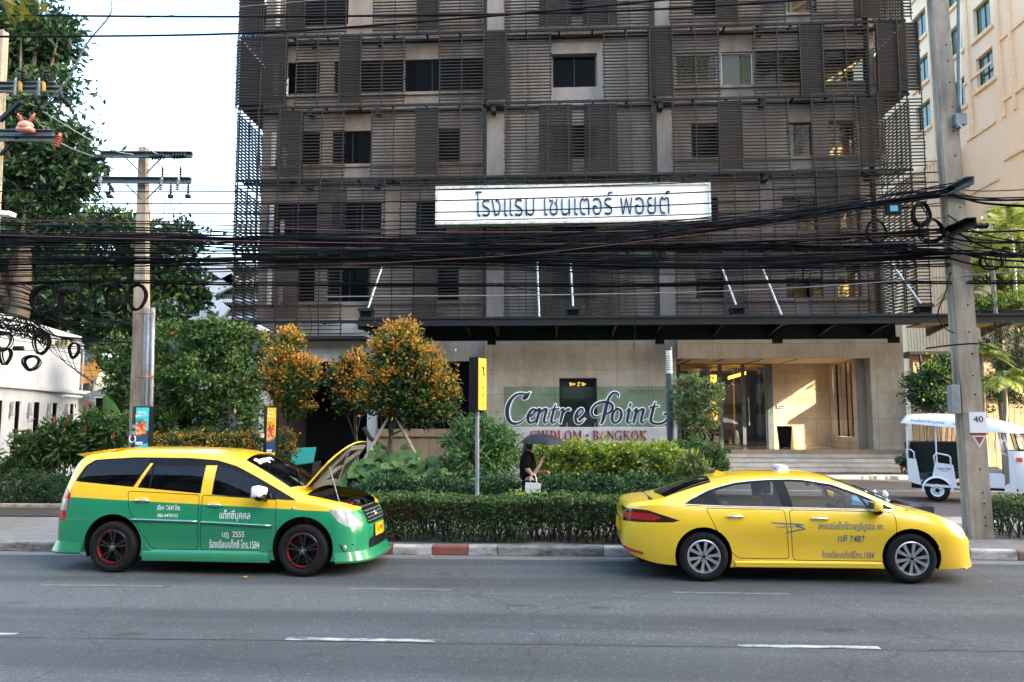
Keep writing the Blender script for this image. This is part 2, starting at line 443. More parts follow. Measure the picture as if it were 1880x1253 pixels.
# unseen blocks added behind the viewer, shaped to hold back sun and reflections
M['block_face'] = slabs('added_block_face', (.24, .23, .21), (.20, .195, .18), 3.2, 3.0, (.05, .055, .06), 'xz', .55, .7, 0)
def added_slab(poly, label):
    b = MB(); b.prism([(x, -11.5, z) for x, z in poly], (0, 2.5, 0))
    prop(b.build('added_block', M['block_face']), label, 'building', 'added blocks behind the viewer')
added_slab([(-170, 0), (28, 0), (28, 15), (-170, 15)], 'long low unseen block added behind the viewer as a reflection backdrop')
added_slab([(28.1, 0), (98, 0), (98, 92), (60, 92), (60, 70), (40, 55), (28.1, 45)], 'tall unseen slab added behind the viewer to keep the sun off the road')
added_slab([(98.02, 62.5), (113.5, 62.5), (113.5, 69.5), (115.6, 69.5), (115.6, 92), (98.02, 92)], 'unseen overhanging slab added behind the viewer, shaped to shade the hotel front')  # added outline leaves the porch and garden in sun
# ================================================================ the hotel
WY, LY = 31.75, 30.8          # wall face, louvre plane
hotel = thing('hotel_building', 'brown hotel clad in dark horizontal louvres above a cream stone ground floor', 'building', (0, WY, .15))
FL = [6.05, 8.85, 11.92, 15.0, 18.06, 21.1, 24.1]
XL, XR = -12.35, 13.2
def xl(px, py=250): return X(px, LY, py)
def xw(px, py=250): return X(px, WY, py)
# window openings of the upper storeys, by photo column
cols = {'B': [(527, 587, 0), (613, 741, 0), (743, 893, 0), (1015, 1094, 1), (1240, 1318, 2), (1325, 1383, 2), (1386, 1470, 3), (1513, 1590, 3)],
        'C': [(553, 587, 0), (609, 683, 0), (804, 844, 0), (1015, 1094, 0), (1270, 1320, 0), (1445, 1492, 3), (1524, 1570, 3)],
        'D': [(490, 582, 0), (607, 700, 0), (763, 820, 0), (1015, 1094, 0), (1270, 1320, 0), (1438, 1500, 3), (1545, 1578, 3)],
        'E': [(545, 577, 0), (600, 680, 0), (802, 842, 0), (1015, 1094, 0), (1278, 1330, 3), (1444, 1513, 3), (1540, 1583, 3)],
        'A': [(553, 640, 0), (1040, 1094, 0), (1270, 1320, 0), (1400, 1500, 3)]}
rows = [('E', 6.05), ('D', 8.85), ('C', 11.92), ('B', 15.0), ('A', 18.06)]
wall = MB(); glassb = []
def wall_with_holes(b, x0, x1, z0, z1, y, holes, t=.28):
    """a wall face at y with rectangular holes and their reveals"""
    hs = sorted(holes)
    x = x0
    for (a, c, h0, h1) in hs:
        b.box(x, a, y, y + t, z0, z1)
        b.box(a, c, y, y + t, z0, h0); b.box(a, c, y, y + t, h1, z1)
        x = c
    b.box(x, x1, y, y + t, z0, z1)
M['curtain'] = plain('beige_curtain', (.42, .33, .19), .9, 0, .2, 20)
M['cream_room'] = plain('cream_room_wall', (.62, .45, .20), .8)
M['winframe'] = plain('white_window_frame', (.6, .6, .58), .4)
M['winglass'] = glass('hotel_window_glass', (.70, .72, .68), .02, .0, .45)
room = MB()
for nm, z0 in rows:
    i = FL.index(z0); z1 = FL[i + 1]
    zs0, zs1 = z0 + .88, z0 + 2.30
    pym = 768 - (zs0 - CAMH) / WY * 1440
    hs = []
    for a, c, kind in cols[nm]:
        xa, xc = xw(a, pym), xw(c, pym)
        hs.append((xa, xc, zs0, zs1))
        wb = MB()
        fr = .045
        wb.box(xa + .002, xa + fr, WY + .12, WY + .18, zs0, zs1); wb.box(xc - fr, xc - .002, WY + .12, WY + .18, zs0, zs1)
        wb.box(xa + fr, xc - fr, WY + .12, WY + .18, zs0 + .002, zs0 + fr); wb.box(xa + fr, xc - fr, WY + .12, WY + .18, zs1 - fr, zs1 - .002)
        if xc - xa > 1.3:
            for q in range(1, 1 + int((xc - xa) / 1.2)):
                xm = xa + (xc - xa) * q / (1 + int((xc - xa) / 1.2)); wb.box(xm - .025, xm + .025, WY + .121, WY + .179, zs0 + fr, zs1 - fr)
        w = wb.build('window', M['winframe'] if kind == 2 else M['steel'], hotel)
        g = MB().box(xa + fr, xc - fr, WY + .145, WY + .153, zs0 + fr, zs1 - fr).build('pane', M['winglass'] if kind >= 2 else M['darkpane'], w, world=True)
        if kind == 2:
            cb = MB(); n = 40; vs = []
            for k in range(n + 1):
                x = xa + (xc - xa) * k / n
                yy = WY + .34 + .035 * math.sin(k * 1.9)
                vs += [(x, yy, zs0), (x, yy, zs1)]
            cb.add(vs, [(2 * k, 2 * k + 2, 2 * k + 3, 2 * k + 1) for k in range(n)])
            cb.build('curtain', M['curtain'], w, smooth=True)
        if kind == 3:     # room behind the glass, with an added slanting slab imitating a sunbeam
            rb = MB()
            rb.box(xa - .6, xc + .3, WY + 2.2, WY + 2.3, zs0 - .5, zs1 + .3)
            rb.prism([(xa - .2, WY + 1.2, zs0), (xa + .15, WY + 1.2, zs0), (xc + .1, WY + 1.2, zs1 - .1), (xc + .1, WY + 1.2, zs1 + .35)], (0, .5, 0))
            rb.box(xa + .2, xa + (xc - xa) * .55, WY + .9, WY + 1.1, zs0 - .2, zs0 + .22)
            rb.build('room_interior', M['cream_room'], w)
    wall_with_holes(wall, XL, XR, z0, z1, WY, hs)
    # spandrel ledge under the windows
    wall.box(XL + .01, -2.7, WY - .10, WY - .002, zs0 - .16, zs0 - .03); wall.box(4.45, XR - .01, WY - .10, WY - .002, zs0 - .16, zs0 - .03)
# storey above what shows, closing the top
wall.box(XL, XR, WY, WY + .28, 21.1, 27)
wall.build('upper_wall', M['taupe'], hotel)
sidew = MB()
for xs, sgn in ((XL, -1), (XR, 1)):
    a_, c_ = min(xs, xs - sgn * .3), max(xs, xs - sgn * .3)
    if sgn < 0: sidew.box(a_, c_, WY + .281, 52, .15, 27)
    else:                                      # side windows light the corner rooms
        sidew.box(a_, c_, WY + 2.2, 52, .15, 27); sidew.box(a_, c_, WY + .281, WY + 2.2, 5.6, 6.9)
        for z in FL[:-1]: sidew.box(a_, c_, WY + .281, WY + 2.2, z + 2.45, z + (FL[FL.index(z) + 1] - z) + .8)
sidew.box(XL + .301, XR - .301, 51.7, 52, .15, 27)
sidew.box(XL + .301, XR - .301, WY + .281, 51.69, 26.7, 27)
for z in FL[1:-1]: sidew.box(XL + .301, XR - .301, WY + 2.35, WY + 2.6, z - 2.8, z - .4); sidew.box(XL + .301, XR - .301, WY + .281, WY + 2.8, z - .3, z - .01)
sidew.build('side_wall', M['taupe'], hotel)
# proud pilasters in the centre bay
pil = MB()
for a, c in ((893, 928), (1200, 1233)):
    for nm, z0 in rows: pil.box(xw(a), xw(c), WY - .22, WY - .002, z0 + .12, z0 + 2.85)
cx0, cx1 = xw(1008), xw(1110)
for nm, z0 in rows:
    pil.box(cx0 - 1.6, cx0 + .05, WY - .16, WY - .003, z0 + .1, z0 + 2.8); pil.box(cx1 - .28, cx1 + 1.9, WY - .16, WY - .003, z0 + .1, z0 + 2.8)
    pil.box(cx0 + .05, cx1 - .28, WY - .158, WY - .003, z0 + .1, z0 + .86); pil.box(cx0 + .05, cx1 - .28, WY - .158, WY - .003, z0 + 2.32, z0 + 2.8)
pil.build('centre_pier', M['taupe_light'], hotel)
# white downpipes and round columns behind the left louvres
for nm, z0 in rows:
    for px_, yy, za, zc_, r_ in ((508, .3, .7, 2.2, .10), (527, .25, .7, 1.5, .09)):
        MB().cyl((xw(px_), WY - yy, z0 + za), (xw(px_), WY - yy, z0 + zc_), r_, 12).build('drain_pipe', M['winframe'], hotel, sharp=40)
# brackets and floor channels that carry the louvres
fc = MB()
for z in FL[:-1]:
    fc.box(XL - .75, XR + .95, LY + .06, LY + .14, z - .10, z + .0)
    fc.box(XL - .7, XR + .9, WY - .14, WY - .02, z - .02, z + .10)
    for px in range(470, 1700, 62):
        x = xl(px); fc.box(x - .04, x + .04, LY + .141, WY - .141, z - .08, z - .01)
for z in FL[1:]:
    for px in (565, 690, 905, 1215, 1405, 1600):
        x = xl(px); fc.prism([(x - .10, LY + .15, z - .12), (x + .10, LY + .15, z - .12), (x + .1, LY + .15, z - .36), (x - .1, LY + .15, z - .36)], (0, .5, 0))
fc.build('louvre_bracket', M['steel'], hotel)
# tall dark posts by the centre bay
tp = MB()
for px in (889, 1204, 1604):
    tp.box(xl(px) - .07, xl(px) + .07, LY + .2, LY + .42, 6.2, 24)
tp.build('mullion', M['steel'], hotel)
PIT_ = .135
def louvre(x0, x1, z0, z1, dense=(), y=LY, posts=None, pitch=PIT_):
    """one screen of horizontal slats on upright bars; dense spans carry slats at half the pitch"""
    b = MB()
    n = int((z1 - z0) / pitch)
    for k in range(n):
        z = z0 + pitch * (k + .5)
        e = random.uniform(.03, .09); e2 = random.uniform(.03, .09)
        b.box(x0 - e, x1 + e2, y - .04, y + .025, z - .018, z + .018)
        for (a, c) in dense:
            b.box(a, c, y - .03, y + .05, z + pitch / 2 - .016, z + pitch / 2 + .016)
    L = x1 - x0; m = max(1, round(L / .86))
    for k in range(m + 1):
        x = x0 + L * k / m
        b.box(x - .018, x + .018, y - .075, y - .041, z0 - .12, z1 + .1)
    for (a, c) in dense:
        for x in (a, c): b.box(x - .015, x + .015, y + .052, y + .088, z0 - .1, z1 + .08)
    return b.build('louvre_screen', M['slat'], hotel)
scr = {'A': [(443, 483, [(443, 483)]), (487, 637, [(527, 562)]), (688, 885, [(767, 806)]), (928, 1192, [(990, 1048), (1070, 1132)]), (1230, 1438, [(1315, 1352)]), (1488, 1668, [(1568, 1612)])],
       'B': [(437, 526, [(437, 526)]), (546, 742, [(622, 663)]), (808, 1010, [(890, 930)]), (1109, 1318, [(1190, 1234)]), (1385, 1594, [(1468, 1512)]), (1610, 1686, [(1610, 1686)])],
       'C': [(437, 631, [(511, 556)]), (683, 886, [(763, 803)]), (928, 1198, [(990, 1050), (1073, 1133)]), (1236, 1447, [(1320, 1364)]), (1491, 1694, [(1580, 1622)])],
       'D': [(432, 706, [(585, 634)]), (736, 880, []), (890, 1190, []), (1215, 1394, [(1235, 1300)]), (1421, 1700, [(1500, 1578)])],
       'E': [(430, 626, [(505, 545)]), (679, 884, [(758, 800)]), (927, 1203, [(990, 1075), (1077, 1137)]), (1242, 1458, [(1330, 1366)]), (1487, 1706, [(1595, 1640)])]}
for nm, z0 in rows:
    z1 = FL[FL.index(z0) + 1]
    if nm == 'A': z1 = 20.6
    pym = 768 - ((z0 + z1) / 2 - CAMH) / LY * 1440
    for a, c, dn in scr[nm]:
        louvre(xl(a, pym), xl(c, pym), z0 + .02, z1 - .12, [(xl(p, pym), xl(q, pym)) for p, q in dn])
# lower fringe beneath the left screen
louvre(xl(466, 585), xl(626, 585), 5.42, 6.0, [(xl(505, 585), xl(543, 585))], pitch=.16)
# side screens that turn the corners
def side_louvre(x, y0, y1, z0, z1, dense):
    b = MB(); p = PIT_ / (2 if dense else 1)
    for k in range(int((z1 - z0) / p)):
        z = z0 + p * (k + .5); b.box(x - .035, x + .035, y0, y1, z - .019, z + .019)
    for q in range(4):
        y = y0 + .1 + (y1 - y0 - .2) * q / 3; b.box(x - .02, x + .02, y - .03, y + .03, z0 - .1, z1 + .1)
    b.build('side_louvre_screen', M['slat'], hotel)
for nm, z0 in rows:
    z1 = FL[FL.index(z0) + 1]
    side_louvre(XL - .72, LY + .15, LY + 3.6, z0 + .02, z1 - .1, nm == 'B')
    side_louvre(XR + .92, LY + .15, LY + 3.6, z0 + .02, z1 - .1, nm == 'B')

# ---- ground floor
GZ = .15
gf = MB()
bx = lambda a, c, z0, z1, y0=WY, y1=WY + .3: gf.box(X(a, WY), X(c, WY), y0, y1, z0, z1)
ZC = 5.62                                    # under side of the first floor
# left bay: pale wall over a dark car entrance, pier, window with ledge
lw = MB()
lw.box(X(478, WY, 650), X(890, WY, 650), WY - .02, WY + .3, Z(663, WY), ZC + .38)
lw.box(X(478, WY), X(497, WY), WY - .02, WY + .3, GZ, Z(663, WY) - .002)
lw.box(X(676, WY), X(692, WY), WY - .06, WY + .3, GZ, Z(663, WY) - .003)
lw.build('garage_wall', M['lowwall'], hotel)
wd = MB(); wd.box(X(694, WY), X(838, WY), WY - .15, WY + .2, Z(802, WY), Z(788, WY)); wd.box(X(694, WY), X(890, WY), WY - .01, WY + .2, GZ, Z(802, WY) - .002, 0)
wd.build('window_ledge', M['boards'], hotel)
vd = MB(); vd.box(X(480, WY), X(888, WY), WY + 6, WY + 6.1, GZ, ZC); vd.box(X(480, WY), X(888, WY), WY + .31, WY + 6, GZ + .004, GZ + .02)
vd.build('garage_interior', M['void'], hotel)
gp = MB()
for px in (700, 720, 742, 765, 790, 815, 838, 862): gp.box(X(px, WY) - .03, X(px, WY) + .03, WY + .1, WY + .16, Z(787, WY), Z(664, WY))
gp.build('window_mullion', M['steel'], hotel)
MB().box(X(694, WY), X(890, WY), WY + .2, WY + .21, Z(787, WY), Z(664, WY)).build('ledge_window', M['darkpane'], hotel)
# centre bay: stone with one window
xa, xc = X(890, WY, 650), X(1240, WY, 650)
hx0, hx1, hz0, hz1 = X(1027, WY, 740), X(1096, WY, 740), Z(800, WY), Z(695, WY)
sw = MB(); wall_with_holes(sw, xa + .004, xc, GZ, ZC + .38, WY - .12, [(hx0, hx1, hz0, hz1)], .35)
sw.build('stone_wall', M['stone'], hotel)
wb = MB(); f = .06
wb.box(hx0, hx0 + f, WY - .06, WY, hz0, hz1); wb.box(hx1 - f, hx1, WY - .06, WY, hz0, hz1); wb.box(hx0 + f, hx1 - f, WY - .06, WY, hz1 - f, hz1)
w = wb.build('lobby_window', M['steel'], hotel)
MB().box(hx0 + f, hx1 - f, WY - .035, WY - .025, hz0, hz1 - f).build('pane', glass('lobby_glass', (.30, .32, .32)), w)
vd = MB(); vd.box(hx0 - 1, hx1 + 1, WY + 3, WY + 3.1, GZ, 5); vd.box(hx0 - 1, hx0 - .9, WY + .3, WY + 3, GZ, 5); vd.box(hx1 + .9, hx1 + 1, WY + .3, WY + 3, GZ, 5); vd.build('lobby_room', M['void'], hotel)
ch = MB(); cxm = (hx0 + hx1) / 2; czm = Z(706, WY + 1.5)
for k in range(9):
    a = k * 2 * math.pi / 9; ch.ball((cxm + .02 + .30 * math.cos(a), WY + 1.5 + .3 * math.sin(a), czm + .05 * math.sin(3 * a)), .06, .06, .035)
chd = ch.build('chandelier', M['warm_light'], hotel)
# ---- entrance porch at the right
PX0, PX1 = X(1240, WY, 700), X(1662, 31.2, 720)
FZ = .92                                    # porch floor
CE = Z(660, 31.3)                           # porch ceiling
BY = 34.6                                   # back wall of the porch
lint = MB()
lint.box(xc + .002, PX1, WY - .55, WY - .12, CE, ZC + .38)
lint.box(X(1600, 31.2, 720), PX1, WY - .549, WY + .38, FZ - .35, CE - .002); lint.box(X(1600, 31.2, 720), PX1 - .9, BY - .24, BY, FZ - .35, CE - .002); lint.box(X(1600, 31.2, 720), PX1 - .9, WY + .38, BY - .24, FZ - .35, FZ + .42)
lint.build('entrance_surround', M['stone'], hotel)
st = MB()
st.box(X(1340, 31), PX1 + .1, WY - .62, BY + .4, .142, FZ)
st.build('porch_floor', M['stone_floor'], hotel)
stp = MB()
for k, (yy, zt) in enumerate(((WY - 1.9, .30), (WY - 1.48, .45), (WY - 1.06, .60), (WY - .64, .76))):
    stp.box(X(1330, 30) + .0, PX1 - .15 - .0 * k, yy, WY - .621, .142 if k == 0 else zt - .15, zt)
stp.build('front_steps', M['step'], hotel, bevel=.008)
pw = MB()
pw.box(X(1418, BY), X(1522, BY), BY, BY + .3, FZ, CE)                       # back stone wall
pw.box(X(1522, BY), X(1534, BY), BY - .22, BY + .3, FZ, CE)
pw.build('porch_back_wall', M['lit_porch_stone'], hotel)
ps = MB()
sx = X(1600, 31.2, 720) - .02
ps.box(sx - .35, sx, WY + .0, WY + .4, FZ, CE); ps.box(sx - .35, sx, BY - .26, BY - .221, FZ, CE)
ps.box(sx - .35, sx, WY + .4, BY - .26, FZ, FZ + .45); ps.box(sx - .35, sx, WY + .4, BY - .26, CE - .05, CE)
ps.build('porch_side_wall', M['stone_side'], hotel)
for y_ in (WY + .41, WY + 1.5, BY - .3): MB().box(sx - .2, sx - .14, y_, y_ + .035, FZ + .45, CE - .05).build('porch_window_bar', M['steel'], hotel)
cl = MB(); cl.box(xc + .31, sx, WY - .118, BY + 5, CE + .002, CE + .2)
cl.build('porch_ceiling', M['cream_trim'], hotel)
cs = MB()
for px in (1262, 1318, 1388, 1452):
    x = X(px, 32.5, 660); cs.prism([(x, WY + .0, CE - .004), (x + .12, WY + .0, CE - .004), (x + .12, BY - .3, CE - .004), (x, BY - .3, CE - .004)], (0, 0, .005))
cs.build('ceiling_slot', M['steel'], hotel)
# glazed doors
gx0, gx1 = X(1244, BY), X(1418, BY)
fr = MB()
for px in (1246, 1322, 1364, 1410):
    fr.box(X(px, BY) - .07, X(px, BY) + .07, BY - .05, BY + .08, FZ, CE)
fr.box(gx0, gx1, BY - .04, BY + .07, Z(672, BY), CE); fr.box(X(1404, BY), gx1, BY - .03, BY + .09, FZ, CE)
dr = fr.build('entrance_door', M['steel_mid'], hotel)
MB().box(gx0, gx1, BY + .01, BY + .02, FZ, Z(673, BY)).build('pane', glass('door_glass', (.55, .55, .52), .02, .08), dr)
hl = MB(); hl.tube([(X(1372, BY), BY - .1, FZ + .9), (X(1372, BY), BY - .14, FZ + 1.2), (X(1372, BY), BY - .14, FZ + 1.9), (X(1372, BY), BY - .1, FZ + 2.1)], .025)
hl.build('handle', M['galv'], dr)
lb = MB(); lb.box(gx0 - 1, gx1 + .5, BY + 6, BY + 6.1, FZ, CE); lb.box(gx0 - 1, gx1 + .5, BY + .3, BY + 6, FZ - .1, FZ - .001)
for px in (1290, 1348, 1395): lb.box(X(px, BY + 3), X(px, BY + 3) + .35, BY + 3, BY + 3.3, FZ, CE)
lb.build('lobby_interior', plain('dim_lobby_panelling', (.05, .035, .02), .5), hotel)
ll = MB(); ll.prism([(X(1330, BY + 2), BY + 1.2, Z(694, BY + 2)), (X(1372, BY + 2), BY + 2.2, Z(683, BY + 2)), (X(1372, BY + 2), BY + 2.2, Z(689, BY + 2)), (X(1330, BY + 2), BY + 1.2, Z(700, BY + 2))], (0, .05, 0))
ll.box(X(1290, BY + 5), X(1316, BY + 5), BY + 5, BY + 5.05, Z(782, BY + 5), Z(690, BY + 5)); ll.box(X(1397, BY + 4), X(1404, BY + 4), BY + 4, BY + 4.05, Z(790, BY + 4), Z(715, BY + 4))
ll.build('lobby_light', M['warm_light'], hotel)
pl = MB(); pl.box(X(1425, BY), X(1440, BY), BY - .03, BY - .002, Z(750, BY), Z(744, BY)); pl.build('wall_plaque', M['signwhite'], hotel)
pl = MB(); pl.box(X(1427, BY), X(1438, BY), BY - .034, BY - .031, Z(748.3, BY), Z(746.3, BY)); pl.build('plaque_text_bar', M['navy'], hotel)
# ---- steel canopy
CY0, CY1 = 28.2, LY - .12
can = thing('entrance_canopy', 'long dark steel canopy projecting over the hotel forecourt', 'canopy', (2, 29, 5))
cz = Z(597, CY0)                 # underside at the front edge
cm = MB()
x0, x1 = X(658, CY0, 590), X(1880, CY0, 590) + 3
cm.box(x0, x1, CY0, CY0 + .12, cz - .02, cz + .28)            # front fascia
cm.box(x0, x1, CY0 - .05, CY0 + .0, cz + .22, cz + .30)
cm.box(x0, x1, CY0 - .045, CY0 + .0, cz - .02, cz + .05)
cm.build('fascia', M['steel'], can)
cb = MB()
xm = X(1222, CY0, 590)
cb.box(x0, x1, CY0 + .121, CY1, cz + .20, cz + .26)      # solid roof over the entrance
cb.build('roof', M['steel'], can)
br = MB()
for px in (668, 760, 850, 905, 1020, 1130, 1215, 1330, 1440, 1540, 1640, 1760, 1870):
    x = X(px, CY0, 590); br.prism([(x, CY0 + .121, cz), (x, CY0 + .121, cz + .195), (x, CY1, cz + .195), (x, CY1, cz - .25), (x, CY0 + .9, cz - .04)], (.09, 0, 0))
br.box(x0, XR - .2, CY1 - .2, CY1 - .02, cz - .34, cz + .19)
br.build('bracket', M['steel'], can)
for px in (904, 1210, 1425, 1637):
    x = X(px, CY1); b = MB().box(x - .16, x + .16, CY1 - .5, CY1 - .19, cz - .52, cz - .305); b.build('box_light', M['steel'], can)
b = MB(); b.box(X(655, CY0, 600), X(700, CY0, 600), CY0 + .121, CY0 + .4, cz - .1, cz + .0); b.prism([(x0, CY0 + .2, cz), (x0 + .45, CY0 + .2, cz), (x0 + .45, CY0 + .2, cz - .4)], (0, .1, 0)); b.build('end_bracket', M['steel'], can)
so = MB(); so.box(X(1662, 30) + .3, X(1880, 30) + 4, CY0 + .5, LY - .4, cz + .05, cz + .10); so.build('timber_soffit', M['boards'], can)
# ledge at the foot of the left louvres
lg = MB(); lg.box(X(462, LY), X(668, LY), LY - .1, WY - .03, 5.28, 5.40); lg.build('louvre_ledge', M['steel'], hotel)
pb = MB(); pb.box(X(478, WY), X(1235, WY), WY - .10, WY - .021, 5.62, 6.18); pb.build('pale_band', M['lowwall'], hotel)

# ================================================================ lettering helper
def text_mesh(s, size, extrude=.004, bold=0.0):
    c = bpy.data.curves.new('lettering', 'FONT'); c.body = s; c.size = size; c.extrude = extrude
    c.align_x = 'CENTER'; c.align_y = 'CENTER'; c.offset = bold; c.resolution_u = 4
    o = bpy.data.objects.new('lettering', c); COL.objects.link(o)
    dg = bpy.context.evaluated_depsgraph_get(); dg.update()
    me = bpy.data.meshes.new_from_object(o.evaluated_get(dg))
    bpy.data.objects.remove(o); bpy.data.curves.remove(c)
    me.materials.clear()
    return me
def text_on(s, centre, width, height, mat, parent, extrude=.01, bold=0.0, name='lettering', xdir=(1, 0, 0), up=(0, 0, 1), shear=0.0):
    """lettering of a given overall size, centred, facing -Y unless xdir/up say otherwise"""
    me = text_mesh(s, 1.0, 0, bold)
    co = np.array([v.co[:] for v in me.vertices])
    lo, hi = co.min(0), co.max(0); mid = (lo + hi) / 2
    k = np.array([width / (hi[0] - lo[0]), height / (hi[1] - lo[1])])
    xd = Vector(xdir).normalized(); up = Vector(up).normalized(); nrm = xd.cross(up)
    bm = bmesh.new(); bm.from_mesh(me)
    for v in bm.verts:
        a = (v.co.x - mid[0]) * k[0]; c = (v.co.y - mid[1]) * k[1]; a += c * shear
        v.co = xd * a + up * c
    bmesh.ops.remove_doubles(bm, verts=bm.verts, dist=1e-6)
    if extrude:
        r = bmesh.ops.extrude_face_region(bm, geom=list(bm.faces))
        for e in r['geom']:
            if isinstance(e, bmesh.types.BMVert): e.co += nrm * extrude
    bmesh.ops.recalc_face_normals(bm, faces=bm.faces)
    off = Vector(centre)
    p = parent
    o = from_bm(name, bm, mat, parent)
    if parent is not None:
        w = Vector((0, 0, 0)); p = parent
        while p is not None: w += p.location; p = p.parent
        o.location = off - w
    else: o.location = off
    return o

# ---- big sign board over the canopy
SY = 29.6
sb = thing('hotel_signboard', 'wide white lightbox sign with dark Thai lettering on the louvred facade', 'sign', P(1052, 372, SY))
a0, a1, b0, b1 = P(800, 343, SY), P(1304, 335, SY), P(800, 413, SY), P(1304, 407, SY)
z0, z1 = (b0.z + b1.z) / 2, (a0.z + a1.z) / 2
MB().box(a0.x + .1, a1.x - .1, SY, SY + .5, z0 + .1, z1 - .1).build('face', M['signwhite'], sb)
f = MB(); f.box(a0.x, a1.x, SY - .06, SY + .52, z1 - .1, z1); f.box(a0.x, a1.x, SY - .06, SY + .52, z0, z0 + .1)
f.box(a0.x, a0.x + .1, SY - .058, SY + .518, z0 + .1, z1 - .1); f.box(a1.x - .1, a1.x, SY - .058, SY + .518, z0 + .1, z1 - .1)
f.build('frame', M['signframe'], sb)
j = MB()
for px in (963, 1132): j.box(X(px, SY, 372) - .006, X(px, SY, 372) + .006, SY - .003, SY - .001, z0 + .1, z1 - .1)
j.build('panel_joint', M['signframe'], sb)
tc = P(1050.5, 372.5, SY)
text_on('โรงแรม เซนเตอร์ พอยต์', (tc.x, SY - .012, tc.z), (1233 - 869) / 1440 * 29.6, (397 - 349) / 1440 * 29.6, M['navy'], sb, .05, -.011)
br = MB()
for px in (830, 960, 1130, 1280): br.box(X(px, SY) - .04, X(px, SY) + .04, SY + .521, LY - .1, z1 - .5, z1 - .42)
br.build('bracket', M['steel'], sb)

# ---- free standing name sign in the garden
NY = 24.0
ns = thing('name_sign', 'long garden sign with calligraphic letters on a pale plinth before green glass', 'sign', (X(1080, NY), NY, .17))
pl = MB(); pl.box(X(918, NY), X(1238, NY), NY - .15, NY + .3, .17, Z(784.5, NY)); pl.build('plinth', M['lowwall'], ns, bevel=.01)
MB().box(X(924, NY), X(1238, NY), NY + .2, NY + .215, Z(784, NY), Z(710, NY)).build('glass_panel', glass('sea_green_glass_sheet', (.72, .88, .80), .05, .05), ns)
tc = P(1080, 799, NY)
text_on('𝐂𝐇𝐈𝐃𝐋𝐎𝐌 • 𝐁𝐀𝐍𝐆𝐊𝐎𝐊', (tc.x, NY - .155, tc.z), (1185 - 974) / 1440 * 24, 17 / 1440 * 24, M['redletter'], ns, .025, -.008)
tc = P(1187, 717, NY)
text_on('โรงแรม เซนเตอร์ พอยต์', (tc.x, NY + .196, tc.z), 68 / 1440 * 24, 7.5 / 1440 * 24, M['navy'], ns, .003)
# calligraphic letters, drawn as broad-nib strokes in the photo crop (840,620) x3.686
C = {
 'C': [[(488, 372, 6), (462, 402, 28), (440, 418, 8)], [(494, 372, 3), (470, 380, 6), (440, 378, 9), (400, 385, 12), (366, 415, 17), (345, 455, 22), (336, 500, 24), (342, 545, 22), (362, 575, 18), (395, 583, 14), (428, 572, 10), (455, 548, 5), (462, 535, 3)]],
 'e': [[(492, 535, 10), (515, 515, 9), (527, 497, 9), (520, 483, 10), (500, 490, 12), (484, 515, 16), (476, 545, 17), (482, 570, 15), (500, 577, 11), (520, 568, 8), (536, 552, 4)]],
 'n': [[(530, 496, 5), (552, 483, 13), (556, 492, 15), (544, 540, 16), (534, 582, 10)], [(548, 520, 8), (570, 495, 9), (595, 482, 12), (602, 492, 15), (592, 530, 15), (585, 565, 14), (592, 578, 10), (606, 572, 7), (622, 558, 4)]],
 't': [[(664, 452, 5), (655, 480, 13), (640, 535, 15), (636, 568, 14), (646, 579, 10), (664, 570, 7), (680, 555, 4)], [(630, 487, 8), (660, 483, 9), (690, 480, 6)]],
 'r': [[(694, 497, 5), (712, 484, 12), (716, 495, 14), (704, 540, 15), (695, 582, 9)], [(710, 520, 8), (732, 495, 9), (750, 484, 13), (764, 492, 8)]],
 'e2': [[(812, 540, 10), (838, 515, 9), (850, 495, 9), (842, 482, 10), (822, 490, 12), (806, 515, 16), (798, 545, 17), (805, 572, 15), (822, 580, 11), (844, 568, 8), (862, 550, 4)]],
 'Pbar': [[(1090, 402, 5), (1086, 384, 12), (1066, 373, 12), (1044, 382, 14), (1024, 410, 16), (1008, 460, 20), (994, 520, 20), (980, 570, 15), (966, 586, 6)]],
 'Pbow': [[(975, 520, 4), (945, 538, 8), (920, 532, 11), (908, 508, 13), (915, 478, 13), (938, 452, 12), (970, 438, 12), (1005, 436, 13), (1036, 446, 14), (1050, 468, 15), (1042, 494, 14), (1018, 512, 10), (990, 518, 5)]],
 'o': [[(1080, 482, 10), (1058, 500, 15), (1046, 535, 17), (1050, 566, 15), (1070, 578, 11), (1094, 562, 13), (1108, 530, 16), (1106, 498, 14), (1090, 482, 10), (1074, 484, 8)]],
 'i': [[(1144, 497, 5), (1160, 484, 13), (1162, 496, 15), (1150, 545, 16), (1148, 570, 13), (1158, 578, 9), (1176, 566, 4)], [(1172, 442, 5), (1168, 458, 15), (1160, 466, 6)]],
 'n2': [[(1190, 497, 5), (1208, 484, 13), (1212, 494, 15), (1200, 540, 16), (1190, 582, 10)], [(1204, 522, 8), (1226, 496, 9), (1250, 483, 12), (1258, 493, 15), (1248, 530, 15), (1242, 565, 14), (1250, 578, 10), (1266, 570, 7), (1282, 556, 4)]],
 't2': [[(1338, 436, 4), (1328, 470, 14), (1312, 530, 16), (1308, 560, 16), (1320, 578, 14), (1350, 584, 12), (1385, 580, 12), (1412, 562, 13), (1424, 538, 12), (1418, 518, 10), (1402, 514, 8), (1396, 524, 5)], [(1300, 474, 9), (1335, 468, 10), (1364, 464, 6)]],
}
def spline(pts, n=6):
    pts = [np.array(p, float) for p in pts]; out = []
    for i in range(len(pts) - 1):
        p0, p1, p2, p3 = pts[max(i - 1, 0)], pts[i], pts[i + 1], pts[min(i + 2, len(pts) - 1)]
        for k in range(n):
            t = k / n
            out.append(.5 * ((2 * p1) + (p2 - p0) * t + (2 * p0 - 5 * p1 + 4 * p2 - p3) * t * t + (3 * p1 - p0 - 3 * p2 + p3) * t ** 3))
    out.append(pts[-1]); return out
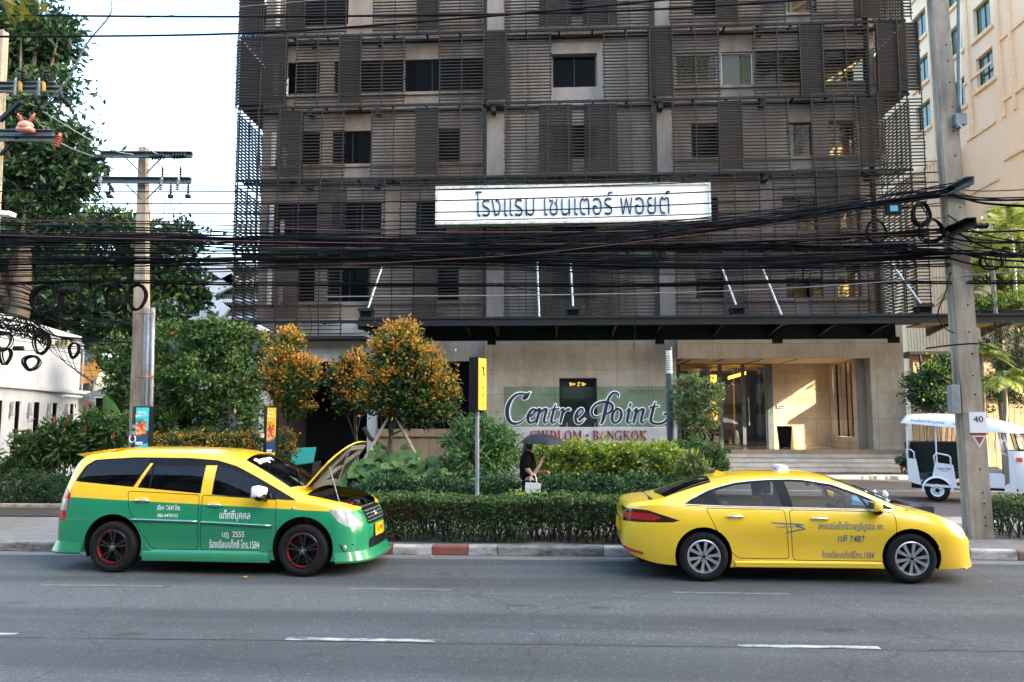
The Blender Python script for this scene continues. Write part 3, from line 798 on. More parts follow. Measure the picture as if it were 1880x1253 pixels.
def stroke_mesh(b, strokes, y0, y1, grow=0.0, mi=0, lift=0.0):
    for si, s in enumerate(strokes):
        q = spline(s)
        L = []; Rr = []
        for i, p in enumerate(q):
            d = q[min(i + 1, len(q) - 1)][:2] - q[max(i - 1, 0)][:2]; d = d / (np.hypot(*d) + 1e-9)
            n = np.array([-d[1], d[0]]); w = max(p[2], 2) / 2 * 1.12 + grow
            e = d * grow * (-1 if i == 0 else 1 if i == len(q) - 1 else 0)
            L.append(p[:2] + n * w + e); Rr.append(p[:2] - n * w + e)
        f = []
        yy = y0 - .0012 * si - lift
        for a in (L, Rr):
            f.append([P(840 + p[0] / 3.686, 620 + p[1] / 3.686, NY) for p in a])
        vs = []
        for i in range(len(q)):
            for y in (yy, y1):
                for side in (0, 1): vs.append((f[side][i].x, y, f[side][i].z))
        fs = []
        for i in range(len(q) - 1):
            o, o2 = 4 * i, 4 * i + 4
            fs += [(o, o + 1, o2 + 1, o2), (o + 2, o2 + 2, o2 + 3, o + 3), (o, o2, o2 + 2, o + 2), (o + 1, o + 3, o2 + 3, o2 + 1)]
        fs += [(0, 2, 3, 1), (4 * len(q) - 4, 4 * len(q) - 3, 4 * len(q) - 1, 4 * len(q) - 2)]
        b.add(vs, fs, mi)
for key, strokes in C.items():
    if key == 'Pbow' : continue
    st_ = strokes + (C['Pbow'] if key == 'Pbar' else [])
    b = MB(); stroke_mesh(b, st_, NY - .02, NY + .055, 6.5)
    rim = b.build('letter_rim', M['signwhite'], ns)
    b = MB(); stroke_mesh(b, st_, NY - .05, NY - .027, 0)
    b.build('letter', M['navy'], ns)
b = MB()
for cx in (415, 505, 545, 615, 660, 740, 820, 930, 975, 1060, 1110, 1150, 1200, 1260, 1330, 1390):
    p = P(840 + cx / 3.686, 620 + 575 / 3.686, NY); b.cyl((p.x, NY + .03, Z(785, NY)), (p.x, NY + .03, p.z), .012, 6)
b.build('letter_pins', M['galv'], ns)

# ---- floodlights that stand on the canopy and lean out on steel arms
def floodlight(px, py, tpx, tpy, label, lamp=True):
    base = P(px, py, 28.6)
    t = thing('floodlight', label, 'floodlight', (base.x, 28.6, cz + .27), 'floodlights on the canopy')
    top = P(tpx, tpy, 29.6)
    b = MB(); b.cyl((base.x, 28.65, cz + .27 + (.45 if lamp else 0)), top, .042, 10); b.build('arm', M['galv'], t, sharp=40)
    if lamp:
        b = MB(); x, z = base.x, cz + .62
        b.prism([(x - .27, 28.35, z - .02), (x + .27, 28.35, z - .02), (x + .22, 28.35, z - .28), (x - .22, 28.35, z - .28)], (0, .32, 0))
        for k in range(5): b.box(x - .25, x + .25, 28.68, 28.76, z - .25 + k * .05, z - .23 + k * .05)
        b.build('housing', M['steel'], t)
        b = MB(); b.box(x - .30, x + .30, 28.30, 28.34, z - .05, z + .05); b.cyl((x, 28.5, z - .28), (x, 28.5, cz + .28), .03, 8); b.build('yoke', M['steel'], t)
        b = MB(); b.box(x - .2, x + .2, 28.338, 28.347, z - .24, z - .06); b.build('lens', M['darkpane'], t)
floodlight(675, 568, 701, 492, 'floodlight with a leaning arm near the end of the canopy above the orange tree')
floodlight(990, 575, 986, 480, 'bare steel arm without a lamp on the canopy below the middle of the white sign', False)
floodlight(1052, 568, 1047, 480, 'floodlight on the canopy straight above the window of the stone wall')
floodlight(1352, 566, 1323, 486, 'floodlight on the canopy above the entrance doors')
floodlight(1437, 575, 1396, 484, 'bare leaning steel arm on the canopy above the porch wall, without a lamp', False)
floodlight(1692, 560, 1638, 486, 'floodlight at the louvre corner beside the concrete pole')
# ---- camera on the corner of the left bay
t = thing('security_camera', 'white bullet security camera on the corner above the garage entrance', 'camera', P(487, 607, LY))
a, c = P(473, 600, LY - .1), P(492, 610, LY - .4)
b = MB(); b.beam(a, c, .16, .17); b.build('body', M['white'], t, bevel=.02)
b = MB(); b.cyl(c, c + (c - a).normalized() * .02, .06); b.build('lens', M['black'], t)
b = MB(); b.beam((c + a) / 2 - Vector((0, 0, .09)), P(487, 622, LY), .06, .06); b.build('bracket', M['steel'], t)
# ---- bin in the porch
t = thing('waste_bin', 'black tapered bin standing against the sunlit porch wall', 'bin', (X(1441, 33.8, 820), 33.8, FZ))
b = MB(); x, y = t.location.x, 33.8
for (zz, s) in ((0, 0),): pass
hh = .88
prof = [(.19, 0), (.19, .05), (.25, hh), (.23, hh), (.18, .12)]
vs = []; fs = []
for (r, z) in prof:
    vs += [(x - r, y - r, FZ + z), (x + r, y - r, FZ + z), (x + r, y + r, FZ + z), (x - r, y + r, FZ + z)]
for i in range(4):
    for k in range(4): fs.append((4 * i + k, 4 * i + (k + 1) % 4, 4 * i + 4 + (k + 1) % 4, 4 * i + 4 + k))
fs.append((16, 17, 18, 19)); b.add(vs, fs); b.build('bin_body', M['cloth_black'], t)
# ================================================================ neighbouring buildings
# cream tower on the right: a long side wall running away from the street
CX = 23.6
ct = thing('cream_tower', 'tall cream rendered building with green tinted windows beside the hotel', 'building', (CX, 46, 0))
def ypx(px, py=140):
    d = ray(px, py); return CX * d[1] / d[0]
cw = MB()
wins = []
colsr = [(1678, 1705, [26.4, 23.4, 20.4, 29.4]), (1744, 1770, [29.3, 26.3, 23.3, 20.0]), (1793, 1825, [29.2, 26.2, 23.2, 20.3])]
for a, c, sills in colsr:
    for s in sills: wins.append((ypx(c), ypx(a), s, s + 1.75))
Y0, Y1, ZT = 34.0, 64.0, 36.0
ys = sorted({Y0, Y1} | {w[0] for w in wins} | {w[1] for w in wins})
for ya, yb in zip(ys[:-1], ys[1:]):
    hs = sorted([(w[2], w[3]) for w in wins if abs(w[0] - ya) < 1e-6])
    z = 0
    for h0, h1 in hs:
        cw.box(CX, CX + .45, ya, yb, z, h0); z = h1
    cw.box(CX, CX + .45, ya, yb, z, ZT)
cw.box(CX + .451, CX + 16, Y0 + .01, Y0 + .3, 0, ZT); cw.box(CX + .451, CX + 16, Y1 - .3, Y1 - .01, 0, ZT)
cw.build('wall', M['cream'], ct)
tr = MB()
for (ya, yb, h0, h1) in wins:
    tr.box(CX - .14, CX - .003, ya - .25, yb + .25, h0 - .22, h0 - .02)
for ya in (ypx(1712), ypx(1727), ypx(1781), ypx(1840), ypx(1862)): tr.box(CX - .12, CX - .003, ya - .12, ya + .12, 17.8, ZT - .5)
for z in (22.0, 18.7, 15.6, 12.6): tr.box(CX - .1, CX - .004, Y0 + .2, ypx(1842, 250), z - .09, z + .09); tr.box(CX - .08, CX - .004, ypx(1830, 250), ypx(1776, 250), z - .9, z - .75)
tr.build('moulding', M['cream_trim'], ct)
for (ya, yb, h0, h1) in wins:
    f = MB(); f.box(CX + .2, CX + .28, ya + .002, ya + .08, h0 + .002, h1 - .002); f.box(CX + .2, CX + .28, yb - .08, yb - .002, h0 + .002, h1 - .002); f.box(CX + .2, CX + .28, (ya + yb) / 2 - .04, (ya + yb) / 2 + .04, h0 + .002, h1 - .002)
    w = f.build('window', M['steel'], ct)
    MB().box(CX + .23, CX + .24, ya + .08, yb - .08, h0 + .002, h1 - .002).build('pane', M['green_glass'], w)
fn = MB()
for k in range(16):
    y = ypx(1676, 420) + (ypx(1768, 420) - ypx(1676, 420)) * k / 15
    fn.box(CX - .75, CX - .15, y - .16, y + .16, 2.2, 17.4)
fn.box(CX - .78, CX - .14, ypx(1768, 420) - .2, ypx(1676, 420) + .2, 17.41, 17.7)
fn.build('vertical_fin', M['cream_trim'], ct)
# low boarded fence behind the three wheeler
fe = thing('board_fence', 'tan upright board fence behind the white three wheeler', 'fence', (17, 30.5, .15))
b = MB(); xa = X(1664, 30.5) + .15
for k in range(46):
    x = xa + k * .25; b.box(x, x + .235, 30.5 + random.uniform(-.01, .01), 30.56, .15, 3.6 + random.uniform(-.01, .01))
b.build('boards', M['boards'], fe)
b = MB(); b.box(xa - .1, xa + 11.6, 30.57, 30.66, .9, 1.0); b.box(xa - .1, xa + 11.6, 30.57, 30.66, 2.9, 3.0); b.build('rail', M['steel'], fe)
ga = thing('gatehouse', 'low tan panelled gatehouse between the hotel and the cream tower', 'shed', (16, 33, .15))
b = MB(); gx0, gx1 = X(1664, 33) + .3, X(1664, 33) + 4.2
for k in range(24): b.box(gx0, gx1, 33 + .004 * (k % 2), 33.3, .15 + k * .19, .15 + k * .19 + .182)
b.build('plank_wall', M['boards'], ga)
b = MB(); b.box(gx0 - .2, gx1 + .3, 32.8, 35, 4.72, 4.85); b.cyl((X(1697, 32.6), 32.7, 3.0), (X(1693, 32.6), 32.7, 4.7), .05); b.build('roof', M['steel'], ga)

# white house on the left: its long wall runs back from the street
wa, wc = P(-60, 715, 19.0), P(160, 728, 27.5)
A = Vector((wa.x, wa.y, 0)); Bv = Vector((wc.x, wc.y, 0)); D = (Bv - A).normalized(); N = Vector((D.y, -D.x, 0))
if N.dot(-A) < 0: N = -N
LW = (Bv - A).length
wh = thing('white_house', 'white painted house with a row of narrow dark windows behind the shrubs', 'house', A)
def wpt(s, z, out=0.0): return A + D * s + N * out + Vector((0, 0, z))
def wall_s(px):        # distance along the wall at which the pixel column meets it
    d = ray(px, 740); d2 = Vector((d[0], d[1]))
    M2 = Matrix(((D.x, -d2.x), (D.y, -d2.y)))
    return (M2.inverted() @ Vector((-A.x, -A.y)))[0]
def wbox(b, s0, s1, o0, o1, z0, z1, mi=0):
    vs = [wpt(s, z, o) for z in (z0, z1) for o in (o0, o1) for s in (s0, s1)]
    b.add(vs, [(0, 2, 3, 1), (4, 5, 7, 6), (0, 1, 5, 4), (2, 6, 7, 3), (0, 4, 6, 2), (1, 3, 7, 5)], mi)
ws = [(wall_s(a), wall_s(c)) for a, c in ((-8, 8), (28, 40), (62.5, 76), (97, 108), (129, 138))]
hz0, hz1 = 1.02, 2.62
b = MB(); s = -2.0
for s0, s1 in ws:
    wbox(b, s, s0, -.3, 0, .1, 3.0); wbox(b, s0, s1, -.3, 0, .1, hz0); wbox(b, s0, s1, -.3, 0, hz1, 3.0); s = s1
wbox(b, s, LW + 1.6, -.3, 0, .1, 3.0)
wbox(b, -2, LW, .0, .1, 2.98, 3.1)                # string course
wbox(b, -2, LW - .8, -.3, -.02, 3.1, 5.0)         # upper storey
wbox(b, LW - .81, LW - .8, -8, -.3, .1, 5.0)
b.build('wall', M['white_wall'], wh)
for s0, s1 in ws:
    b = MB(); wbox(b, s0, s0 + .04, -.07, -.01, hz0, hz1); wbox(b, s1 - .04, s1, -.07, -.01, hz0, hz1); w = b.build('window', M['winframe'], wh)
    b = MB(); wbox(b, s0 + .04, s1 - .04, -.05, -.04, hz0, hz1); b.build('pane', M['darkpane'], w)
for (s0, s1), (t0, t1) in zip(ws[:-1], ws[1:]):
    m = (s1 + t0) / 2; b = MB(); p = wpt(m, 2.3, .08); b.cyl(p, p + Vector((0, 0, .3)), .045, 8); b.cyl(p + Vector((0, 0, -.1)), p, .07, 8); b.build('wall_lamp', M['galv'], wh)
b = MB()
for o, z in ((.12, 3.12), (.12, 3.0)): b.cyl(wpt(LW - 2.6, 2.86, .12), wpt(LW + .5, 2.86, .12), .04, 8)
b.cyl(wpt(1.0, .2, .05), wpt(1.0, 3.0, .05), .03, 8); b.build('drain_pipe', M['winframe'], wh, sharp=40)
rl = thing('stair_railing', 'grey tube railing at the back corner of the white house', 'railing', wpt(LW, 3.1))
b = MB(); q = [wpt(LW - .75, 3.1, .05), wpt(LW - .75, 4.5, .05), wpt(LW - .2, 4.1, .05), wpt(LW + .5, 3.5, .05), wpt(LW + .5, 2.9, .05)]
b.tube(q, .03, 8); b.cyl(wpt(LW - .75, 3.8, .05), wpt(LW + .2, 3.3, .05), .022, 8); b.build('tube', M['galv'], rl, sharp=40)
# corrugated shed roof and orange sign behind the house
cs = thing('lean_to_shed', 'low lean-to shed with a grey corrugated roof behind the banana leaves', 'shed', P(200, 760, 27))
b = MB(); x0, x1 = X(160, 27), X(262, 27); n = 44; vs = []
for i in range(n + 1):
    x = x0 + (x1 - x0) * i / n; zz = .035 * math.sin(i * 1.9)
    vs += [(x, 26.6, Z(727, 26.6) + zz), (x, 29, Z(713, 29) + .2 + zz)]
b.add(vs, [(2 * i, 2 * i + 2, 2 * i + 3, 2 * i + 1) for i in range(n)]); b.build('roof', M['steel_mid'], cs, smooth=True)
b = MB(); b.box(x0, x1, 27.6, 27.8, .17, Z(730, 27.6)); b.build('wall', M['void'], cs)
og = thing('round_sign', 'orange and blue painted sign half hidden behind the cables and the tree', 'sign', P(160, 670, 30))
b = MB(); c = P(156, 676, 30); b.lathe([(0, -.05), (.62, -.05), (.62, .05), (0, .05)], c, 24, 'y'); b.build('disc', plain('orange_sign_paint', (.62, .27, .03), .5), og)
b = MB(); c = P(160, 662, 30); b.box(c.x - .45, c.x + .3, 29.9, 29.94, c.z - .1, c.z + .45); b.build('panel', plain('faded_blue_sign_paint', (.10, .12, .14), .5), og)

# pale building with big diagonal braces, far behind at the left
fb = thing('braced_building', 'distant pale building with white crossed braces across its balconies', 'building', (X(400, 60), 60, 0))
FY = 60.0
b = MB()
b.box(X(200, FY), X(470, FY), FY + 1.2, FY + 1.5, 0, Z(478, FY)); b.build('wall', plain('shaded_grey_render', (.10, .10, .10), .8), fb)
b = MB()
for py in (482, 515, 549, 581): b.box(X(150, FY), X(470, FY), FY - .3, FY + 1.19, Z(py + 3, FY), Z(py - 3, FY))
b.box(X(372, FY) - .3, X(372, FY) + .3, FY - .32, FY + .3, 0, Z(480, FY)); b.build('balcony_slab', M['white_wall'], fb)
b = MB()
for (a, c) in (((376, 480), (432, 515)), ((340, 560), (432, 512)), ((352, 528), (415, 576)), ((322, 570), (366, 546)), ((300, 470), (352, 528))):
    p, q = P(*a, FY - .5), P(*c, FY - .5); b.beam(p, q, .4, .95, 0, (0, 1, 0) if False else (0, 0, 1))
b.build('diagonal_brace', M['white_wall'], fb)
b = MB()
for py in (541, 575):
    for k in range(60): x = X(330, FY) + k * .16; b.box(x, x + .03, FY - .25, FY - .22, Z(py + 5, FY), Z(py - 4, FY))
b.build('balustrade', M['galv'], fb)
# the long white wall of the same block further left, seen through the trees
# teal waste bin by the car entrance
tb = thing('wheeled_bin', 'teal wheeled bin with a sloping lid near the garage entrance', 'bin', P(558, 850, 22.0))
c = P(557, 842, 22); x, z = c.x, c.z
zb = .17
b = MB(); vs = []
for zz, s in ((zb + .1, .30), (z - .08, .40)): vs += [(x - s, 22 - s, zz), (x + s, 22 - s, zz), (x + s, 22 + s, zz), (x - s, 22 + s, zz)]
b.add(vs, [(0, 1, 5, 4), (1, 2, 6, 5), (2, 3, 7, 6), (3, 0, 4, 7), (0, 3, 2, 1)]); b.build('tub', M['steel'], tb)
b = MB(); b.prism([(x - .33, 21.5, z - .20), (x + .44, 21.5, z - .1), (x + .27, 22.3, z + .27), (x - .42, 22.3, z + .24)], (0, .02, .04)); b.build('lid', M['teal'], tb, bevel=.01)
b = MB()
for s in (-.25, .25): b.lathe([(0, -.03), (.1, -.03), (.1, .03), (0, .03)], (x + s, 22.3, zb + .1), 14, 'x')
b.build('wheel', M['black'], tb)

# fountain: dark stone basin with three bubbling jets
ft = thing('fountain', 'low dark stone fountain basin with three white bubbling jets', 'fountain', (X(1640, 17.5), 17.5, .146))
b = MB(); fx0, fx1, fy0, fy1 = X(1560, 17.2, 900), X(1705, 17.2, 900), 17.0, 19.3
for r in ((fx0, fx1, fy0, fy0 + .35), (fx0, fx1, fy1 - .35, fy1), (fx0, fx0 + .35, fy0 + .35, fy1 - .35), (fx1 - .35, fx1, fy0 + .35, fy1 - .35)): b.box(*r, .142, .30)
b.build('basin', plain('wet_dark_stone', (.03, .035, .035), .25), ft)
MB().box(fx0 + .35, fx1 - .35, fy0 + .35, fy1 - .35, .142, .24).build('water', plain('dark_water', (.01, .02, .02), .05), ft)
for (px, py, h) in ((1590, 914, .26), (1606, 913, .34), (1624, 917, .26)):
    b = MB(); c = Vector((X(px, 18.1, py), 18.1, .24))
    for k in range(26):
        a = random.uniform(0, 6.28); rr = random.uniform(0, .1); zz = random.uniform(0, h) * (1 - rr * 3)
        b.ball(c + Vector((rr * math.cos(a), rr * math.sin(a), zz)), random.uniform(.02, .05), n=7, m=5)
    b.build('water_jet', plain('foaming_water', (.75, .78, .8), .3), ft, smooth=True)
# ================================================================ planting
M['lf_green'] = leafmat('green_leaves', [(0, (0.025, 0.062, 0.022)), (.5, (0.052, 0.118, 0.032)), (1, (0.106, 0.180, 0.050))])
M['lf_dark'] = leafmat('dark_leaves', [(0, (0.016, 0.043, 0.021)), (.55, (0.034, 0.079, 0.034)), (1, (0.072, 0.125, 0.048))])
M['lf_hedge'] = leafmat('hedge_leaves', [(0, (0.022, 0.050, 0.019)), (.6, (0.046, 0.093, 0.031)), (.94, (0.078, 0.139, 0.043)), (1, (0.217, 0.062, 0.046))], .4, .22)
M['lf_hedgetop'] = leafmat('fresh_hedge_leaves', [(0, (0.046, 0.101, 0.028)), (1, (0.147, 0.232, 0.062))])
M['lf_rust'] = leafmat('rust_hedge_leaves', [(0, (.03, .055, .02)), (.5, (.10, .06, .02)), (1, (.17, .05, .03))])
M['lf_orange'] = leafmat('orange_young_leaves', [(0, (0.429, 0.169, 0.033)), (.35, (0.624, 0.260, 0.046)), (.65, (0.676, 0.390, 0.065)), (1, (0.416, 0.338, 0.065))], .45, .4)
M['lf_lime'] = leafmat('lime_leaves', [(0, (0.169, 0.247, 0.033)), (.5, (0.325, 0.416, 0.058)), (1, (0.520, 0.572, 0.104))], .45, .4)
M['lf_mid'] = leafmat('mid_green_leaves', [(0, (0.054, 0.132, 0.046)), (.5, (0.101, 0.217, 0.070)), (1, (0.186, 0.326, 0.109))], .4, .35)
M['lf_sage'] = leafmat('sage_leaves', [(0, (.09, .13, .05)), (.5, (.17, .22, .09)), (1, (.30, .33, .14))])
M['lf_big'] = leafmat('broad_leaves', [(0, (0.041, 0.094, 0.026)), (.6, (0.076, 0.153, 0.043)), (.96, (0.116, 0.207, 0.058)), (1, (0.269, 0.296, 0.046))], .62, .2)
M['lf_palm'] = leafmat('palm_leaves', [(0, (0.062, 0.116, 0.023)), (.6, (0.171, 0.232, 0.046)), (1, (0.372, 0.372, 0.078))])
M['lf_yellow'] = leafmat('yellow_tipped_leaves', [(0, (.06, .10, .02)), (.5, (.17, .17, .03)), (1, (.30, .22, .04))])
M['lf_red'] = leafmat('red_flower_spikes', [(0, (.30, .03, .02)), (1, (.50, .07, .04))])
M['twig'] = plain('twigs', (.045, .035, .025), .9)

def unit(v): return v / (np.linalg.norm(v, axis=1, keepdims=True) + 1e-9)
def leaf_arrays(pts, size, aspect=.5, out=None, updir=.35, fold=.25, droop=0.0):
    n = len(pts)
    d = rng.normal(0, 1, (n, 3))
    if out is not None: d += out * 1.1
    d[:, 2] += updir - droop
    d = unit(d)
    a = rng.normal(0, 1, (n, 3)); a[:, 2] += .9
    nrm = unit(a - d * (a * d).sum(1, keepdims=True)); s = np.cross(d, nrm)
    L = np.asarray(size).reshape(-1, 1) * rng.uniform(.5, 1.45, (n, 1)); W = L * aspect * .5
    base = pts - d * L * .5
    mid = base + d * L * .45
    v = np.stack([base, mid + s * W + nrm * W * fold * 2, base + d * L, mid - s * W + nrm * W * fold * 2], 1).reshape(-1, 3)
    return v
def leaf_mesh(name, v, mats, midx, parent, off):
    n = len(v) // 4
    v = v - np.array(off)
    me = bpy.data.meshes.new(name)
    me.vertices.add(4 * n); me.vertices.foreach_set('co', v.astype(np.float32).ravel())
    q = np.arange(n)[:, None] * 4
    tri = np.concatenate([q + [0, 1, 2], q + [0, 2, 3]], 1).reshape(-1, 3)
    me.loops.add(6 * n); me.loops.foreach_set('vertex_index', tri.astype(np.int32).ravel())
    me.polygons.add(2 * n); me.polygons.foreach_set('loop_start', np.arange(0, 6 * n, 3, dtype=np.int32))
    me.polygons.foreach_set('material_index', np.repeat(midx, 2).astype(np.int32))
    me.update(); me.validate()
    return link_mesh(name, me, mats, parent)
def in_lobe(lobe, k):
    c, r = np.array(lobe[0]), np.array(lobe[1])
    u = unit(rng.normal(0, 1, (k, 3)))
    rad = rng.uniform(.25, 1, (k, 1)) ** .45
    return c + u * rad * r, u, rad
def crown_points(lobes, clumps, per, spread):
    P_, U_, H_ = [], [], []
    vol = np.array([l[1][0] * l[1][1] * l[1][2] for l in lobes]) ** .66; vol /= vol.sum()
    for l, w in zip(lobes, vol):
        k = max(2, int(clumps * w)); c, u, rad = in_lobe(l, k)
        m = rng.integers(int(per * .5), int(per * 1.5), k)
        idx = np.repeat(np.arange(k), m)
        sp = spread * rng.uniform(.6, 1.4, (k, 1))
        pts = c[idx] + rng.normal(0, 1, (len(idx), 3)) * sp[idx] * [1, 1, .75]
        P_.append(pts); U_.append(u[idx] * .8 + unit(pts - c[idx]) * .6)
        H_.append((u[idx][:, 2] * .5 + .5) * .5 + rad[idx][:, 0] * .5)
    return np.concatenate(P_), np.concatenate(U_), np.concatenate(H_)
def limbs(b, base, top, lobes, r0, n=9):
    base, top = Vector(base), Vector(top)
    seg = [base.lerp(top, t) + Vector((random.uniform(-1, 1), random.uniform(-1, 1), 0)) * r0 * .8 * (0 if t == 0 else 1) for t in (0, .3, .6, 1)]
    b.tube(seg, [r0 * 1.25, r0, r0 * .85, r0 * .6], 9)
    for k in range(n):
        l = lobes[k % len(lobes)]
        e = Vector(in_lobe(l, 1)[0][0])
        s = seg[1].lerp(seg[3], random.uniform(.3, 1))
        m = s.lerp(e, .5) + Vector((0, 0, random.uniform(-.05, .15) * (e - s).length))
        b.tube([s, m, e], [r0 * .4, r0 * .25, r0 * .07], 6)
def tree(name, label, cat, base, top, r0, lobes, clumps, per, spread, size, mats, tipfrac=0.0, group=None, aspect=.5, bark='bark', droop=0.0, nl=10, tipbias=.55):
    t = thing(name, label, cat, base, group)
    b = MB(); limbs(b, base, top, lobes, r0, nl); b.build('trunk', M[bark], t, smooth=True)
    pts, u, h = crown_points(lobes, clumps, per, spread)
    mi = np.zeros(len(pts), int)
    if tipfrac:
        pr = np.clip((h - tipbias) * tipfrac * 4.2, 0, .97)
        # young leaves come in whole sprays
        spray = (h * 9973.7) % 1.0
        mi = (rng.random(len(pts)) < np.where(spray < pr, .85, .04 + .18 * pr)).astype(int)
    v = leaf_arrays(pts, np.full(len(pts), size), aspect, u, droop=droop)
    leaf_mesh('crown', v, [M[m] for m in mats], mi, t, base)
    return t
def lobes_px(spec, Y):
    """(px, py, rx px, rz px, dY) -> lobes in metres at depth Y"""
    out = []
    for px, py, rx, rz, dy in spec:
        c = P(px, py, Y + dy); k = (Y + dy) / FPX
        out.append(((c.x, c.y, c.z), (rx * k, (rx + rz) * .45 * k, rz * k)))
    return out
def gnd(px, Y, z=.17): return (X(px, Y, 850), Y, z)

# --- big trees on the left
Y = 23.5
tree('street_tree', 'tall dark leaved tree whose crown fills the upper corner beside the white sky', 'tree', gnd(20, Y), P(40, 330, Y), .34,
     lobes_px([(-90, 60, 130, 110, 0), (30, 90, 110, 60, .5), (-20, 200, 120, 90, -.6), (60, 60, 75, 60, 0), (70, 330, 100, 85, .4), (120, 290, 60, 60, 0), (-60, 400, 150, 110, 0), (30, 440, 120, 70, .8), (100, 160, 32, 22, 0)], Y),
     760, 52, .28, .27, ['lf_dark'], aspect=.4, droop=.5, nl=22, group='background trees')
Y = 31
tree('street_tree', 'loose tree rising behind the middle of the cable bundles beside the concrete pole', 'tree', gnd(150, Y), P(170, 520, Y), .3,
     lobes_px([(60, 520, 120, 90, 0), (190, 450, 90, 60, .5), (150, 560, 130, 80, 0), (280, 470, 80, 55, 0), (330, 530, 50, 45, .8), (230, 420, 45, 40, 0), (250, 580, 90, 50, 0), (330, 430, 40, 30, 0)], Y),
     520, 46, .33, .28, ['lf_dark', 'lf_yellow'], .25, nl=18, group='background trees', tipbias=.7)
Y = 24
tree('garden_tree', 'broad dense green tree behind the concrete pole with conduits', 'tree', gnd(345, Y), P(345, 720, Y), .16,
     lobes_px([(330, 640, 75, 58, 0), (400, 630, 70, 48, 0), (370, 700, 90, 60, -.5), (440, 690, 45, 60, 0), (300, 720, 60, 60, 0), (420, 750, 70, 50, -.4), (330, 775, 70, 40, -.4), (210, 650, 45, 34, .6), (225, 700, 40, 45, .6), (465, 640, 30, 36, 0)], Y),
     620, 44, .125, .15, ['lf_green', 'lf_yellow'], .22, nl=16, tipbias=.72, group='garden trees')
# --- orange tipped trees
Y = 20.5
tree('lilly_pilly_tree', 'slim orange tipped tree between the dense green tree and the pale wall', 'tree', gnd(527, Y), P(530, 700, Y), .06,
     lobes_px([(533, 625, 26, 26, 0), (525, 665, 42, 35, 0), (552, 685, 38, 36, 0), (530, 715, 45, 36, 0), (510, 690, 30, 40, 0), (540, 745, 32, 22, 0)], Y),
     330, 42, .10, .095, ['lf_green', 'lf_orange'], .62, group='orange tipped garden trees', tipbias=.52)
Y = 20.0
tree('lilly_pilly_tree', 'lower orange tipped tree in front of the dark garage entrance', 'tree', gnd(660, Y), P(650, 730, Y), .05,
     lobes_px([(652, 665, 22, 26, 0), (632, 695, 34, 34, 0), (668, 700, 34, 34, 0), (650, 730, 48, 28, 0)], Y),
     230, 42, .10, .095, ['lf_dark', 'lf_orange'], .5, group='orange tipped garden trees', tipbias=.5)
Y = 18.5
tree('lilly_pilly_tree', 'tallest orange tipped tree, propped by two slanting stakes', 'tree', gnd(716, Y), P(722, 740, Y), .065,
     lobes_px([(732, 622, 38, 36, 0), (722, 655, 46, 46, 0), (765, 665, 46, 48, 0), (735, 705, 62, 46, 0), (785, 705, 46, 46, 0), (765, 745, 60, 32, 0), (812, 735, 28, 28, 0), (700, 725, 36, 34, 0)], Y),
     620, 44, .115, .095, ['lf_green', 'lf_orange'], .62, group='orange tipped garden trees', tipbias=.58)
for (a, c, lab) in (((712, 768), (648, 880), 'weathered stake propping the tallest orange tree, leaning towards the open bonnet'), ((727, 768), (779, 868), 'weathered stake propping the tallest orange tree, leaning away from the green taxi')):
    p, q = P(*a, 18.35), P(*c, 17.7); t = thing('tree_stake', lab, 'stake', q, 'stakes propping the tree')
    b = MB(); b.tube([q, q.lerp(p, .5) + Vector((.01, 0, .01)), p], [.045, .038, .032], 8); b.build('pole', M['bark_pale'], t, smooth=True)
t = thing('bent_branch', 'bare bent branch under the tallest orange tree', 'branch', P(768, 848, 18.9))
b = MB(); b.tube([P(668, 785, 18.9), P(680, 805, 18.9), P(712, 826, 18.8), P(722, 840, 18.7), P(730, 870, 18.7)], [.05, .055, .05, .045, .04], 8); b.build('limb', M['bark'], t, smooth=True)
# --- small tree by the entrance
Y = 22
tree('oleander_shrub', 'sage green bushy shrub beside the lamp post at the entrance doors', 'shrub', gnd(1275, Y), P(1278, 770, Y), .05,
     lobes_px([(1262, 720, 28, 32, 0), (1292, 735, 32, 36, 0), (1270, 765, 36, 30, 0), (1300, 765, 24, 26, 0), (1265, 695, 12, 16, 0), (1305, 710, 16, 14, 0)], Y),
     150, 40, .09, .12, ['lf_sage', 'lf_mid'], .3, aspect=.3)

def shrub(name, label, lobes, base, clumps, per, spread, size, mats, tipfrac=0.0, aspect=.5, group=None, tipbias=.5, droop=0.0, cat='shrub', stems=6):
    t = thing(name, label, cat, base, group)
    b = MB()
    for k in range(stems):
        e = Vector(in_lobe(lobes[k % len(lobes)], 1)[0][0]); s = Vector(base) + Vector((random.uniform(-.2, .2), random.uniform(-.1, .1), 0))
        s.x += (e.x - s.x) * .6
        b.tube([s, s.lerp(e, .6) + Vector((0, 0, .05)), e], [.022, .016, .006], 5)
    b.build('stem', M['bark'], t, smooth=True)
    pts, u, h = crown_points(lobes, clumps, per, spread)
    keep = pts[:, 2] > base[2] + .02; pts, u, h = pts[keep], u[keep], h[keep]
    pr = np.clip((h - tipbias) * tipfrac * 3, 0, .95)
    mi = (rng.random(len(pts)) < pr).astype(int)
    v = leaf_arrays(pts, np.full(len(pts), size), aspect, u, droop=droop)
    leaf_mesh('foliage', v, [M[m] for m in mats], mi, t, base)
    return t
# --- bamboo-like drooping shrub by the bus stop sign
Y = 17.2
shrub('drooping_shrub', 'bright green drooping shrub behind the bus stop post', lobes_px([(878, 790, 40, 24, 0), (850, 815, 36, 34, 0), (905, 815, 44, 34, 0), (875, 850, 60, 34, -.2), (930, 850, 28, 34, .2)], Y), gnd(880, Y), 210, 40, .10, .13, ['lf_mid', 'lf_green'], .2, .26, droop=.7, stems=10)
